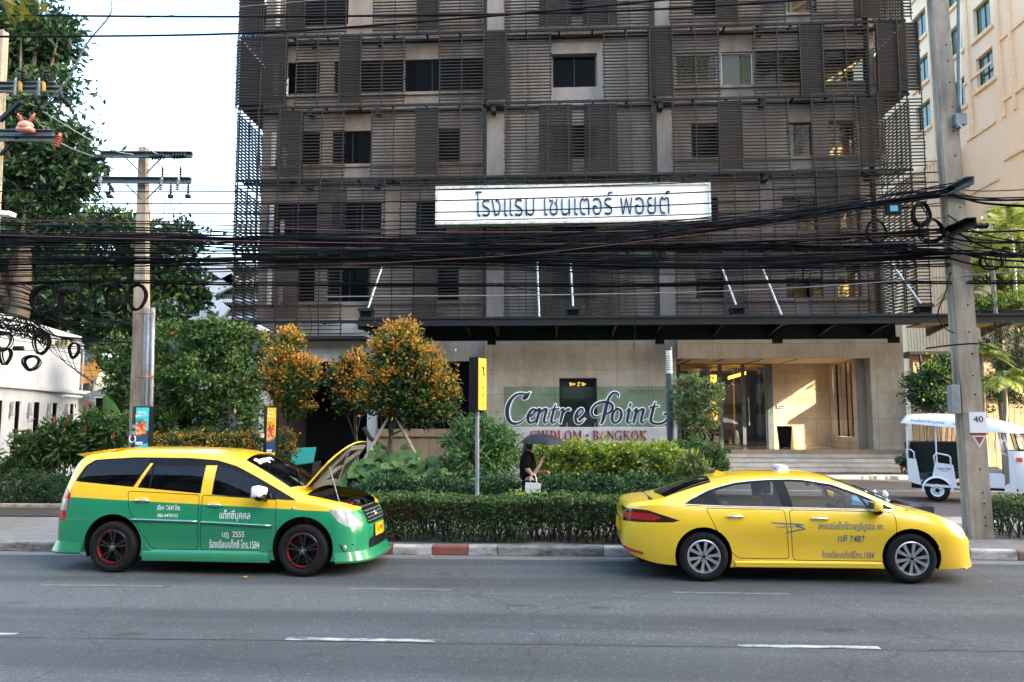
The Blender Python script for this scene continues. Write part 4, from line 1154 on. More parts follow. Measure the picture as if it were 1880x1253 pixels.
# --- lime hedge in front of the name sign, as five shrubs grown together
Y = 18.2
for i, (px, py, lab) in enumerate(((1008, 850, 'lime green shrub just right of the woman with the umbrella'), (1060, 846, 'lime green shrub under the middle of the red letters'), (1112, 848, 'lime green shrub under the last red letters'), (1163, 850, 'lime green shrub below the end of the pale plinth'), (1212, 848, 'lime green shrub next to the rounded dark hedge'))):
    lab = lab.replace('just right of', 'next to')
    shrub('duranta_shrub', lab, lobes_px([(px, py - 12, 36, 26, 0), (px + 8, py + 14, 36, 26, 0), (px - 14, py + 2, 30, 28, .2)], Y), gnd(px, Y), 140, 40, .085, .085, ['lf_mid', 'lf_lime'], 1.1, .6, 'lime shrubs below the name sign', .42, stems=8)
Y = 18.6
shrub('round_hedge', 'rounded dark green clipped hedge at the driveway edge', lobes_px([(1290, 842, 44, 36, 0), (1260, 838, 34, 30, 0), (1312, 850, 22, 26, 0), (1262, 870, 40, 20, -.2)], Y), gnd(1285, Y), 190, 60, .07, .055, ['lf_green', 'lf_mid'], .4, .6, stems=10)
Y = 17.6
shrub('croton_plant', 'pale leaved croton with a yellow shoot before the rounded hedge', lobes_px([(1268, 850, 18, 20, 0), (1290, 862, 14, 14, 0), (1255, 868, 14, 14, 0)], Y), gnd(1268, Y), 36, 16, .08, .2, ['lf_sage', 'lf_lime'], .3, .22, stems=5)
# --- low dark shrubs along the back of the pavement
Y = 15.9
for i, (px, w, lab) in enumerate(((705, 50, 'low dark shrub at the foot of the broad leaved plants'), (800, 52, 'low dark shrub between the broad leaved plants and the bus stop post'), (905, 50, 'low dark shrub at the foot of the bus stop post'), (1010, 50, 'low dark shrub beside the woman with the tote bag'), (1085, 46, 'low dark shrub below the lime green hedge'), (1170, 56, 'low dark shrub behind the boot of the yellow taxi'))):
    shrub('groundcover_shrub', lab, lobes_px([(px - w * .5, 900, w * .6, 20, 0), (px + w * .5, 896, w * .6, 22, .1), (px, 890, w * .5, 20, .3)], Y), gnd(px, Y), 110, 34, .07, .06, ['lf_dark', 'lf_mid'], .35, .55, 'low dark shrubs along the pavement', .55, stems=5)
# --- croton and ginger shrubs on the left
Y = 19.0
for px, lab in ((300, 'yellow and green croton shrub beside the pole banner'), (350, 'yellow and green croton shrub behind the middle of the taxi roof'), (402, 'yellow and green croton shrub behind the front of the taxi roof'), (452, 'yellow and green croton shrub next to the yellow banner')):
    shrub('croton_shrub', lab, lobes_px([(px - 14, 812, 28, 17, 0), (px + 14, 810, 28, 17, .1), (px, 832, 34, 22, -.1)], Y), gnd(px, Y), 80, 36, .07, .085, ['lf_green', 'lf_orange'], .42, .45, 'croton shrubs behind the green taxi', .5, stems=6)
Y = 20
shrub('croton_shrub', 'orange green croton shrub between the yellow banner and the teal bin', lobes_px([(520, 800, 20, 18, 0), (520, 830, 24, 24, 0)], Y), gnd(520, Y), 60, 34, .07, .08, ['lf_green', 'lf_orange'], .5, .5, None, .5, stems=5)
Y = 20.5
for px, py, lab in ((55, 835, 'dark ginger shrub against the white house wall'), (110, 810, 'dark ginger shrub with red spikes below the narrow windows'), (165, 800, 'dark ginger shrub with red spikes below the banana leaves'), (222, 805, 'dark ginger shrub with red spikes next to the blue banner')):
    ll = lobes_px([(px, py - 18, 30, 26, 0), (px + 12, py + 18, 36, 32, 0), (px - 18, py + 20, 30, 32, .2)], Y)
    t = shrub('ginger_shrub', lab, ll, gnd(px, Y), 90, 26, .13, .19, ['lf_green', 'lf_mid'], .15, .32, 'ginger shrubs behind the green taxi', droop=.3, stems=9)
    n = 9; base = gnd(px, Y); b = MB()
    for k in range(n):
        e = Vector(in_lobe(ll[k % 3], 1)[0][0]); e.y -= .15; e.z += .16
        if px == 55 and k > 3: continue
        b.tube([e, e + Vector((.005, 0, .09)), e + Vector((.01, 0, .22))], [.018, .026, .004], 6)
    b.build('flower_spike', M['lf_red'], t)
Y = 22
t = thing('banana_plant', 'large upright ribbed banana leaves between the white house and the pole', 'plant', gnd(205, Y))
def big_leaf(b, root, tip, w, n=10, cup=.25, mi=0):
    root, tip = Vector(root), Vector(tip); d = tip - root; s = d.cross(Vector((0, 1, 0))).normalized(); nn = s.cross(d).normalized()
    vs = []
    for i in range(n + 1):
        q = i / n; ww = w * math.sin(math.pi * min(1, q * .92 + .06)) ** .7
        c = root + d * q + nn * (-.12 * d.length * q * q)
        wv = .06 * w * math.sin(i * 2.3)
        vs += [c + s * ww + nn * (cup * ww + wv), c, c - s * ww + nn * (cup * ww - wv)]
    b.add(vs, [(3 * i, 3 * i + 1, 3 * i + 4, 3 * i + 3) for i in range(n)] + [(3 * i + 1, 3 * i + 2, 3 * i + 5, 3 * i + 4) for i in range(n)], mi)
for (r, tp, w) in (((215, 800), (197, 728), .24), ((205, 800), (172, 755), .2), ((215, 800), (240, 750), .22), ((225, 810), (225, 762), .22), ((200, 810), (185, 790), .2)):
    b = MB(); p = P(*r, Y + random.uniform(-.2, .2)); q = P(*tp, Y + random.uniform(-.4, .3)); big_leaf(b, p, q, w); MB().tube([Vector(gnd(208, Y)), p], [.04, .02], 6).build('leaf_stalk', M['lf_mid'], t)
    b.build('leaf', M['lf_mid'], t, smooth=True, fix=False)
# planter of low bushes by the left edge
t = thing('stone_planter', 'low stone edged planter bed at the back of the pavement', 'planter', gnd(60, 17.6, .146))
b = MB(); b.box(-18, X(118, 17.2), 17.0, 17.2, .146, .24); b.box(X(118, 17.2), X(118, 17.2) + .25, 17.0, 19.4, .146, .239); b.build('edging', M['concrete'], t, bevel=.01)
for px, lab in ((20, 'low bush in the stone planter at the picture edge'), (70, 'low bush in the stone planter below the ginger shrubs'), (112, 'low bush in the stone planter behind the tail of the green taxi')):
    shrub('planter_bush', lab, lobes_px([(px - 8, 892, 30, 18, 0), (px + 14, 886, 28, 20, .2), (px + 4, 910, 32, 20, -.2)], 17.9), gnd(px, 17.9), 80, 36, .085, .06, ['lf_dark', 'lf_green'], .3, .5, 'bushes in the stone planter', stems=6)

# --- elephant ear plants: each leaf a cupped heart on its own stalk
def heart(b, c, d, nrm, L):
    c, d, nrm = Vector(c), Vector(d).normalized(), Vector(nrm).normalized(); s = d.cross(nrm).normalized(); nrm = s.cross(d)
    out = [(-.22, .16), (-.30, .32), (-.18, .46), (.08, .50), (.34, .42), (.58, .25), (.78, 0)]
    rows = [(-.05, 0)] + out
    vs = [c]
    mids = []
    for (a, w) in out[:-1]:
        z = .10 * w - .12 * max(a, 0) ** 2 + random.uniform(-.015, .015)
        vs.append(c + d * a * L + s * w * L + nrm * z * L)
    vs.append(c + d * .78 * L - nrm * .10 * L)
    for (a, w) in out[:-1][::-1]:
        z = .10 * w - .12 * max(a, 0) ** 2 + random.uniform(-.015, .015)
        vs.append(c + d * a * L - s * w * L + nrm * z * L)
    b.add(vs, [(0, i, i + 1) for i in range(1, len(vs) - 1)])
ee = [(690, 895, 16.9), (735, 880, 17.1), (775, 895, 16.8), (655, 880, 17.2), (705, 862, 17.8), (760, 868, 17.7), (812, 895, 17.0), (690, 875, 17.4)]
el = ['nearest the engine bay of the green taxi', 'between the two tree stakes', 'next to the slanting stake and the drooping shrub', 'under the tip of the open bonnet', 'under the tallest orange tree', 'behind the foot of the slanting stake', 'beside the low dark shrub and bus stop post', 'in the middle of the patch']
for (px, py, Y), lab in zip(ee, el):
    base = gnd(px, Y); t = thing('elephant_ear_plant', 'broad heart leaved plant ' + lab, 'plant', base, 'broad leaved plants below the orange tree')
    bl, bs = MB(), MB(); k = 40
    for i in range(k):
        c = P(px + rng.normal(0, 26), py - 8 + rng.normal(0, 15), Y + rng.normal(0, .25))
        c.z = max(c.z, .3)
        d = Vector((rng.normal(0, .8), -1.0 + rng.normal(0, .5), -.45 + rng.normal(0, .35))); nr = Vector((rng.normal(0, .35), -.62, .8 + rng.normal(0, .2)))
        heart(bl, c, d, nr, rng.uniform(.22, .36))
        bs.tube([Vector(base) + Vector((rng.normal(0, .1), rng.normal(0, .08), 0)), Vector(base).lerp(c, .6) + Vector((0, .05, .1)), c], [.012, .01, .007], 4)
    bs.build('stalk', M['lf_mid'], t); bl.build('leaf', M['lf_big'], t, fix=False)

# --- clipped box hedges along the kerb
def box_hedge(label, x0, x1, y0, y1, z1, n, seed_top=.35, z0=.15):
    t = thing('box_hedge', label, 'hedge', ((x0 + x1) / 2, (y0 + y1) / 2, .146), 'clipped hedges along the kerb')
    # stems and a loose core of twigs
    b = MB(); xs_ = np.arange(x0 + .1, x1 - .05, .13)
    for x in xs_:
        for yy in (y0 + .18, (y0 + y1) / 2, y1 - .18):
            q = Vector((x + rng.normal(0, .03), yy + rng.normal(0, .04), z0))
            for k in range(3):
                e = q + Vector((rng.normal(0, .10), rng.normal(0, .09), rng.uniform(.4, z1 - z0 - .06)))
                b.tube([q, q.lerp(e, .5) + Vector((rng.normal(0, .03), 0, 0)), e], [.011, .008, .003], 4)
    b.build('stem', M['twig'], t)
    def wob(p, q): return .030 * np.sin(p * 2.3 + 1) + .022 * np.sin(p * 5.9 + q * 3) + .012 * np.sin(p * 13.7)
    P_, U_, T_ = [], [], []
    A1, A2, A3 = (x1 - x0) * (z1 - z0), (x1 - x0) * (y1 - y0), (y1 - y0) * (z1 - z0)
    tot = A1 * 1.4 + A2 + 2 * A3
    for side, ar in (('f', A1), ('t', A2), ('k', A1 * .4), ('l', A3), ('r', A3)):
        m = int(n * ar / tot); u = rng.random(m); w = rng.random(m); dep = np.abs(rng.normal(0, .05, m)) - .012
        if side in 'fk':
            x = x0 + u * (x1 - x0); z = z0 + .03 + (w ** .85) * (z1 - z0 - .03)
            thin = (z - z0) / (z1 - z0)                                  # sparse at the foot
            hole = np.sin(x * 3.1 + 2) + np.sin(x * 7.3 + z * 9) + np.sin(z * 11 + x * 2.2)
            keep = ~((thin < .62) & (hole > .9 + thin * 1.6)) & (rng.random(m) < np.clip(.62 + thin * 1.2, 0, 1))
            y = (y0 + dep + wob(x, z * 2)) if side == 'f' else (y1 - dep)
            p = np.stack([x, y, z], 1)[keep]; o = np.tile([0, -1 if side == 'f' else 1, .2], (len(p), 1)); tp = np.zeros(len(p), int)
            rust = (np.sin(p[:, 0] * 1.9 + .4) + np.sin(p[:, 2] * 6 + p[:, 0]) > 1.25) & (rng.random(len(p)) < .55); tp[rust] = 2
        elif side == 't':
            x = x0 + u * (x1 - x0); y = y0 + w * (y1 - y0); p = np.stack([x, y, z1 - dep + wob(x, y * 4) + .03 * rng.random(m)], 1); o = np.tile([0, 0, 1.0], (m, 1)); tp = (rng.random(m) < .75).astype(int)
        else:
            y = y0 + u * (y1 - y0); z = z0 + .05 + w * (z1 - z0 - .05); xx = x0 if side == 'l' else x1
            p = np.stack([xx + (dep if side == 'l' else -dep), y, z], 1); o = np.tile([-1 if side == 'l' else 1, 0, .2], (m, 1)); tp = np.zeros(m, int)
        P_.append(p); U_.append(o); T_.append(tp)
    k = int(n * .22)                                                     # leaves inside the bush
    p = np.stack([rng.uniform(x0, x1, k), rng.uniform(y0 + .1, y1 - .1, k), z0 + .25 + rng.random(k) * (z1 - z0 - .3)], 1); P_.append(p); U_.append(np.zeros((k, 3))); T_.append(np.zeros(k, int))
    p, u, tp = np.concatenate(P_), np.concatenate(U_), np.concatenate(T_)
    v = leaf_arrays(p, np.full(len(p), .052), .58, u * .6)
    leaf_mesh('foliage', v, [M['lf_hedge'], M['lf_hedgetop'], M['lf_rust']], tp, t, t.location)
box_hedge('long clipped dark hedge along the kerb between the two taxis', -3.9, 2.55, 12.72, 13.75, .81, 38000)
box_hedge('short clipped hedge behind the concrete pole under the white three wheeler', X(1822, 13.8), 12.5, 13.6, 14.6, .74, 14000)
# tuft growing out of the hedge top in front of the woman
shrub('creeper_tuft', 'bright creeper tuft sprouting from the hedge top below the tote bag', lobes_px([(962, 914, 32, 9, 0), (985, 918, 26, 7, .1), (940, 918, 20, 6, 0)], 13.4), (X(962, 13.4, 900), 13.4, .5), 44, 30, .05, .06, ['lf_mid', 'lf_lime'], .5, .7, stems=4)
# litter on the hedge
t = thing('scrap_paper', 'scrap of white paper lying on the clipped hedge top', 'litter', P(818, 914, 13.3))
b = MB(); c = P(818, 915, 13.3); b.prism([(c.x - .08, 13.25, c.z + .03), (c.x + .02, 13.2, c.z + .035), (c.x + .10, 13.3, c.z - .01), (c.x - .01, 13.4, c.z + .02)], (0, 0, .003)); b.build('sheet', M['white'], t)

# --- right side planting, in the sun
Y = 26
shrub('garden_shrub', 'sunlit bushy shrub between the stone column and the pole', lobes_px([(1715, 700, 44, 30, 0), (1735, 675, 30, 22, .2), (1690, 715, 30, 26, 0), (1725, 735, 40, 22, -.2)], Y), gnd(1715, Y), 190, 40, .13, .12, ['lf_dark', 'lf_lime'], .35, .5, tipbias=.6, stems=8)
def palm(label, px, pyt, Y, h, n, L, base_py=None, lean=0.0, group='palms beside the cream tower', trunk=.07):
    c = P(px, pyt, Y); base = (c.x - lean, Y, .15)
    t = thing('palm_tree', label, 'palm', base, group)
    b = MB(); k = 10
    b.tube([Vector(base).lerp(c, i / k) + Vector((.03 * math.sin(i), 0, 0)) for i in range(k + 1)], [trunk * (1.15 if i % 2 else 1.0) for i in range(k + 1)], 8); b.build('trunk', M['bark_pale'], t, smooth=True)
    vs = []; cnt = 0
    for i in range(n):
        a = i * 2.399 + rng.normal(0, .2); el = rng.uniform(.1, 1.25)
        d = np.array([math.cos(a) * math.cos(el), math.sin(a) * math.cos(el) * .8, math.sin(el)])
        l = L * rng.uniform(.75, 1.1)
        q = np.linspace(0.08, 1, 26)
        spine = np.array(c)[None] + d[None] * (q * l)[:, None]; spine[:, 2] -= (q ** 2) * l * (.55 + .25 * math.cos(el))
        tang = np.gradient(spine, axis=0); tang = unit(tang); side = unit(np.cross(tang, np.array([[0, 0, 1.0]])))
        for sgn in (-1, 1):
            ll = l * .30 * np.sin(np.pi * np.clip(q, .06, .97)) ** .6
            dirn = unit(side * sgn + tang * .7 + np.array([[0, 0, -.35]]))
            tip = spine + dirn * ll[:, None]; wv = tang * .028
            vs.append(np.stack([spine, (spine + tip) / 2 + wv, tip, (spine + tip) / 2 - wv], 1).reshape(-1, 3))
        sp = spine; w = np.array([[0, 0, .012]])
        vs.append(np.stack([sp[:-1] - w, sp[1:] - w, sp[1:] + w, sp[:-1] + w], 1).reshape(-1, 3))
    v = np.concatenate(vs); leaf_mesh('frond', v, [M['lf_palm']], np.zeros(len(v) // 4, int), t, base)
palm('slender palm with arching fronds rising beside the top of the concrete pole', 1856, 420, 31, 8, 15, 2.6)
palm('palm with hanging fronds just below the cable crossing', 1820, 470, 29, 7, 16, 2.0)
palm('small palm with bright fronds behind the pole and above the fence', 1800, 655, 27, 3, 14, 1.5)
palm('young palm with bright fronds near the picture edge', 1842, 700, 26, 3, 14, 1.4)
palm('low fan of palm fronds above the canopy edge by the pole', 1775, 540, 30, 6, 13, 1.3)
Y = 28.5
tree('garden_tree', 'bamboo thicket of dark foliage behind the front of the three wheeler', 'tree', gnd(1850, Y), P(1850, 640, Y), .06,
     lobes_px([(1850, 640, 40, 50, 0), (1890, 640, 40, 60, 0), (1850, 700, 45, 40, .3), (1900, 720, 50, 50, 0), (1810, 735, 30, 30, 0)], Y), 150, 36, .16, .17, ['lf_dark', 'lf_palm'], .3, aspect=.25, tipbias=.6, nl=12, group='garden trees')
Y = 33
tree('garden_tree', 'sunlit yellowish tree behind the coiled cables and the pole', 'tree', gnd(1840, Y), P(1840, 500, Y), .12,
     lobes_px([(1830, 440, 50, 34, 0), (1860, 480, 50, 40, 0), (1815, 500, 36, 30, 0), (1890, 440, 40, 44, 0), (1870, 540, 50, 26, 0)], Y), 170, 36, .22, .19, ['lf_dark', 'lf_yellow'], .55, group='garden trees', tipbias=.5)
Y = 29.4
rp = thing('roof_planting', 'bright clipped bushes growing in a trough on the canopy roof', 'shrub', P(1845, 572, Y))
pts, u, h = crown_points(lobes_px([(1800, 562, 34, 12, 0), (1840, 556, 40, 16, 0), (1880, 550, 40, 20, 0), (1920, 548, 40, 22, 0)], Y), 150, 40, .10, )
v = leaf_arrays(pts, np.full(len(pts), .10), .55, u); leaf_mesh('foliage', v, [M['lf_mid'], M['lf_lime']], (rng.random(len(pts)) < .5).astype(int), rp, rp.location)
b = MB(); b.box(X(1772, Y, 570), X(1880, Y, 570) + 2, Y - .3, Y + .3, P(1845, 577, Y).z - .15, P(1845, 571, Y).z); b.build('trough', M['steel'], rp)
shrub('fern_clump', 'small fern clump at the end of the pale steps', lobes_px([(1658, 846, 14, 9, 0), (1668, 852, 12, 8, 0)], 29.2), gnd(1662, 29.2), 26, 26, .09, .13, ['lf_dark', 'lf_mid'], .3, .3, stems=3)
# --- leafy branch that hangs into the top corner, close to the viewer
t = thing('hanging_branch', 'close leafy branch with yellow green leaves hanging into the top corner', 'branch', P(-40, -60, 8.0))
b = MB()
for e in ((40, 20), (75, 5), (20, 45), (5, 10)): b.tube([P(-60, -80, 8.1), P(0, -20, 8.0), P(*e, 7.9)], [.02, .012, .004], 6)
b.build('twig', M['bark'], t)
pts = np.array([P(rng.uniform(-40, 86), 0, 8) for _ in range(130)]); pp = []
for i in range(130):
    px = rng.uniform(-40, 82); py = rng.uniform(-60, 58 - max(px, 0) * .45); pp.append(P(px, py, 8 + rng.normal(0, .25)))
pp = np.array(pp); v = leaf_arrays(pp, np.full(len(pp), .15), .5, None, droop=.8, updir=0); leaf_mesh('leaves', v, [leafmat('backlit_leaves', [(0, (.05, .075, .012)), (.6, (.13, .15, .02)), (1, (.32, .24, .03))], .4, .5)], np.zeros(len(pp), int), t, t.location)
# ================================================================ poles, cables, street furniture
def concrete_pole(name, label, base, top, w0, d0, w1, d1, groove=True):
    """tapered square pole with a recessed channel in its narrow sides"""
    t = thing(name, label, 'pole', base, 'concrete utility poles')
    b = MB(); base, top = Vector(base), Vector(top); n = 14; secs = []
    for i in range(n + 1):
        q = i / n; c = base.lerp(top, q); w = w0 + (w1 - w0) * q; d = d0 + (d1 - d0) * q
        k = .28 * d; g = .10 * w if groove else 0
        sec = [(-w / 2, -d / 2), (w / 2, -d / 2), (w / 2, -k), (w / 2 - g, -k * .7), (w / 2 - g, k * .7), (w / 2, k), (w / 2, d / 2), (-w / 2, d / 2), (-w / 2, k), (-w / 2 + g, k * .7), (-w / 2 + g, -k * .7), (-w / 2, -k)]
        secs.append([(c.x + a, c.y + e, c.z) for a, e in sec])
    m = 12; vs = [v for s in secs for v in s]
    b.add(vs, [(i * m + k, i * m + (k + 1) % m, (i + 1) * m + (k + 1) % m, (i + 1) * m + k) for i in range(n) for k in range(m)] + [tuple(n * m + k for k in range(m))])
    b.build('shaft', M['concrete'], t)
    return t
# --- pole on the right, near the kerb
rb = P(1797, 992, 13.75); rbase = Vector((rb.x, 13.75, .146)); rtop = P(1716, -60, 13.75)
pole_r = concrete_pole('utility_pole', 'square concrete pole with the number 40 plate beside the yellow taxi', rbase, rtop, .36, .30, .27, .20)
def on_r(py, dx=0.0):       # point on the pole's front face at a pixel row
    z = Z(py, 13.6, 1760); q = (z - rbase.z) / (rtop.z - rbase.z); c = rbase.lerp(rtop, q); d = .30 + (.20 - .30) * q
    return Vector((c.x + dx, c.y - d / 2, z))
for py in (80, 110, 150, 195, 240, 285, 330, 380, 520, 560, 610, 650, 690, 725, 862, 905, 925, 950, 965):
    p = on_r(py, .045 + random.uniform(-.01, .02)); MB().lathe([(0, -.004), (.016, -.004), (.016, .006)], (p.x, p.y, p.z), 10, 'y').build('bolt_hole', M['black'], pole_r)
pl = MB(); a, c = on_r(757, .05), on_r(795, .05); pl.box(a.x - .13, a.x + .15, a.y - .02, a.y - .003, c.z, a.z); np_ = pl.build('number_plate', M['signwhite'], pole_r)
p = on_r(770, .06); text_on('40', (p.x, p.y - .022, p.z), .155, .10, M['black'], pole_r, .003, .0, 'plate_number')
pl = MB(); a = on_r(797, .06); pl.box(a.x - .14, a.x + .14, a.y - .012, a.y - .002, a.z - .012, a.z + .012)
for k, s in ((0, .12), (1, .075)):
    pl.prism([(a.x - s, a.y - .006 - k * .006, a.z - .03 - k * .02), (a.x + s, a.y - .006 - k * .006, a.z - .03 - k * .02), (a.x, a.y - .006 - k * .006, a.z - .03 - 1.75 * s - k * .015)], (0, .006, 0), 1 - k if False else (1 if k == 0 else 0))
pl.build('warning_triangle', [M['kerb_red'], M['canvas']], pole_r)
# meter box, conduit and joint box on the pole
b = MB(); p = on_r(752, -.24); b.box(p.x - .10, p.x + .05, p.y + .0, p.y + .16, Z(760, 13.7), Z(709, 13.7)); b.build('meter_box', M['galv'], pole_r, bevel=.01)
b = MB(); b.tube([on_r(y, dx) + Vector((0, -.06, 0)) for y, dx in ((-60, .34), (60, .24), (130, .19), (190, .15), (215, .14))], .035, 10); b.build('conduit', M['steel_mid'], pole_r, smooth=True)
b = MB(); p = on_r(222, .13); b.box(p.x - .10, p.x + .09, p.y - .14, p.y - .01, p.z - .10, p.z + .10); b.ball((p.x - .05, p.y - .12, p.z - .14), .05, .05, .05); b.build('junction_box', M['steel_mid'], pole_r, bevel=.012)
def crossarm(parent, a, c, w, h, mat, name='crossarm'):
    b = MB(); a, c = Vector(a), Vector(c); d = (c - a).normalized(); s = d.cross(Vector((0, 0, 1))).normalized()
    b.beam(a, c, w * .12, h, 0); b.beam(a + s * w / 2 + Vector((0, 0, h / 2)), c + s * w / 2 + Vector((0, 0, h / 2)), w, h * .12); b.beam(a + s * w / 2 - Vector((0, 0, h / 2)), c + s * w / 2 - Vector((0, 0, h / 2)), w, h * .12)
    return b.build(name, mat, parent)
crossarm(pole_r, P(1738, 356, 13.9), P(1788, 331, 12.4), .12, .12, M['steel_mid'])
crossarm(pole_r, P(1735, 432, 14.2), P(1792, 408, 12.4), .14, .14, M['steel'])
# small blue screened box and dark splice closures hung on the cables
t = thing('splice_box', 'dark box with a pale blue window hung on the cables by the pole', 'junction box', P(1640, 384, 13.6))
c = P(1640, 384, 13.6); b = MB(); b.box(c.x - .13, c.x + .12, 13.56, 13.66, c.z - .09, c.z + .08); b.build('case', M['black'], t, bevel=.01)
b = MB(); b.box(c.x - .07, c.x + .06, 13.552, 13.558, c.z - .05, c.z + .05); b.build('blue_window', plain('pale_blue_window', (.10, .45, .60), .3), t)
# --- slim concrete pole with conduits on the left
lb_ = P(258, 900, 17.6); lbase = Vector((lb_.x - .02, 17.6, .17)); ltop = P(264, 272, 17.6)
pole_l = concrete_pole('utility_pole', 'slim concrete pole with steel conduits and two high crossarms, behind the green taxi', lbase, ltop, .40, .34, .17, .16, False)
b = MB()
for px, r in ((263, .028), (269, .055), (277, .05)):
    q = lbase.lerp(ltop, .5); b.tube([P(px - 2, 830, 17.3), P(px + 1, 700, 17.3), P(px + 4, 566, 17.35)], r, 12)
b.build('conduit', M['galv'], pole_l, smooth=True)
for py in (692, 575):
  b = MB(); b.tube([P(250, py, 17.3), P(255, py + 1, 17.15), P(268, py + 1, 17.12), P(281, py, 17.2), P(281, py, 17.5)], .022, 6)
  b.build('conduit_strap', plain('rusty_strap', (.30, .13, .03), .7), pole_l)
for (y, x0, x1) in ((285, 184, 354), (332, 184, 352)):
    crossarm(pole_l, P(x0, y, 17.4), P(x1, y + 1, 17.4), .10, .13, M['steel_mid'])
crossarm(pole_l, P(186, 433, 17.4), P(348, 435, 17.4), .10, .12, M['wood'])
def insulator(b, base, up, n=4, r=.055, h=.055):
    base, up = Vector(base), Vector(up).normalized(); 
    b.cyl(base, base + up * (n * h + .05), r * .4, 8)
    for k in range(n):
        c = base + up * (h * (k + .5)); b.tube([c - up * h * .35, c, c + up * h * .3], [r * .55, r, r * .45], 12)
for px, py in ((181, 290), (290, 287), (330, 286)):
    b = MB(); a = P(px + 12, py, 17.2); insulator(b, a, P(px - 12, py + 2, 17.2) - a, 5, .075, .065); b.build('strain_insulator', M['steel'], pole_l, smooth=True)
for px in (199, 298, 331):
    b = MB(); insulator(b, P(px, 327, 17.4), (0, 0, 1), 4, .04, .06); b.build('pin_insulator', M['steel'], pole_l, smooth=True)
for px in (182, 294, 325):
    b = MB(); insulator(b, P(px, 350, 17.3), (.1, 0, 1), 5, .055, .055); b.build('fuse_cutout', M['galv'], pole_l, smooth=True)
for px in (201, 313, 345):
    b = MB(); insulator(b, P(px, 360, 17.3), (0, 0, 1), 4, .045, .06); b.box(P(px, 360, 17.3).x - .05, P(px, 360, 17.3).x + .05, 17.25, 17.35, P(px, 364, 17.3).z, P(px, 358, 17.3).z); b.build('surge_arrester', M['steel'], pole_l, smooth=True)
for s in (-1, 1):
    for y0 in (288, 336): MB().beam(P(264 + s * 5, y0 + 30, 17.5), P(264 + s * 32, y0 + 3, 17.45), .02, .03).build('arm_brace', M['steel_mid'], pole_l)
# --- pole at the left edge, only its head in view
ep = Vector((X(-6, 15.5, 300), 15.5, .146)); et = P(3, 58, 15.5)
pole_e = concrete_pole('utility_pole', 'concrete pole at the picture edge carrying crossarms with red and grey insulators', ep, et, .36, .3, .2, .18)
for (y, x1) in ((158, 104), (167, 114), (245, 100), (256, 112)):
    crossarm(pole_e, P(-60, y - 1, 15.3), P(x1, y, 15.3), .08, .10, M['steel_mid'])
for px, py in ((27, 150), (70, 150)):
    b = MB(); insulator(b, P(px, py + 26, 15.1), (0, 0, 1), 8, .045, .042); b.build('grey_insulator', M['galv'], pole_e, smooth=True)
for px in (41, 83):
    b = MB(); insulator(b, P(px, 150, 15.2), (0, 0, 1), 4, .06, .055); b.build('pin_insulator', M['steel'], pole_e, smooth=True)
M['ceramic'] = plain('orange_ceramic', (.45, .09, .04), .3, coat=.4)
b = MB(); c = P(47, 231, 15.1); b.ball(c, .16, .12, .10, 14, 10); b.box(c.x - .15, c.x + .15, 15.02, 15.2, c.z - .12, c.z - .04); b.build('transformer_body', plain('pale_red_enamel', (.60, .24, .18), .35), pole_e, smooth=True)
for d in (-.5, .5):
    b = MB(); insulator(b, c + Vector((d * .14, 0, .06)), (d, 0, .9), 4, .05, .045); b.build('red_insulator', M['ceramic'], pole_e, smooth=True)
b = MB(); insulator(b, P(103, 270, 15.2), (.25, 0, 1), 5, .085, .05); b.build('red_insulator', M['ceramic'], pole_e, smooth=True)
for (a, c) in (((109, 176), (130, 196)), ((60, 176), (76, 203))):
    b = MB(); p = P(*a, 15.3); q = P(*c, 15.6); d = (q - p)
    for k in range(3): b.tube([p + d * (k / 3), p + d * (k / 3 + .13), p + d * (k / 3 + .2), p + d * (k / 3 + .32)], [.02, .075, .07, .02], 12)
    b.build('strain_insulator', M['steel'], pole_e, smooth=True)
b = MB()
for px in (38, 81): b.beam(P(px, 168, 15.2), P(px - 1, 150, 15.2), .05, .05)
b.build('yellow_bracket', plain('ochre_bracket', (.45, .28, .06), .6), pole_e)
MB().beam(P(0, 222, 15.4), P(38, 187, 15.3), .08, .08).build('arm_brace', M['steel'], pole_e); MB().beam(P(0, 285, 15.4), P(36, 250, 15.3), .05, .06).build('arm_brace', M['steel'], pole_e)
# street lamp head poking in from the edge
t = thing('street_lamp', 'white street lamp head poking in over the cables at the picture edge', 'lamp', P(-40, 396, 14))
b = MB(); a, c = P(-30, 391, 14), P(24, 394, 14); b.beam(a, c, .2, .09); b.build('lamp_head', M['white'], t, bevel=.02)
b = MB(); b.tube([P(-30, 391, 14), P(-120, 400, 14.2), P(-200, 420, 14.4)], .03, 8); b.build('arm', M['galv'], t)

# --- cables
def sag_pts(pp, Ys, n=26):
    """points through photo positions at given depths, smoothed"""
    q = [np.array(P(px, py, Y)) for (px, py), Y in zip(pp, Ys)]
    if len(q) == 2: return [Vector(q[0] + (q[1] - q[0]) * i / n) for i in range(n + 1)]
    pts = [(v[0], v[1], v[2]) for v in q]; return [Vector(v) for v in spline(pts, max(4, n // (len(q) - 1)))]
CG = 'overhead cables strung along the street'
def cable(pp, Ys, r, mat='cable', label='thin black cable in the dense band strung between the poles', name='overhead_cable', n=26, sides=5):
    b = MB(); b.tube(sag_pts(pp, Ys, n), r, sides, cap=False)
    o = b.build(name, M[mat], None, smooth=True)
    return prop(o, label, 'cable', CG)
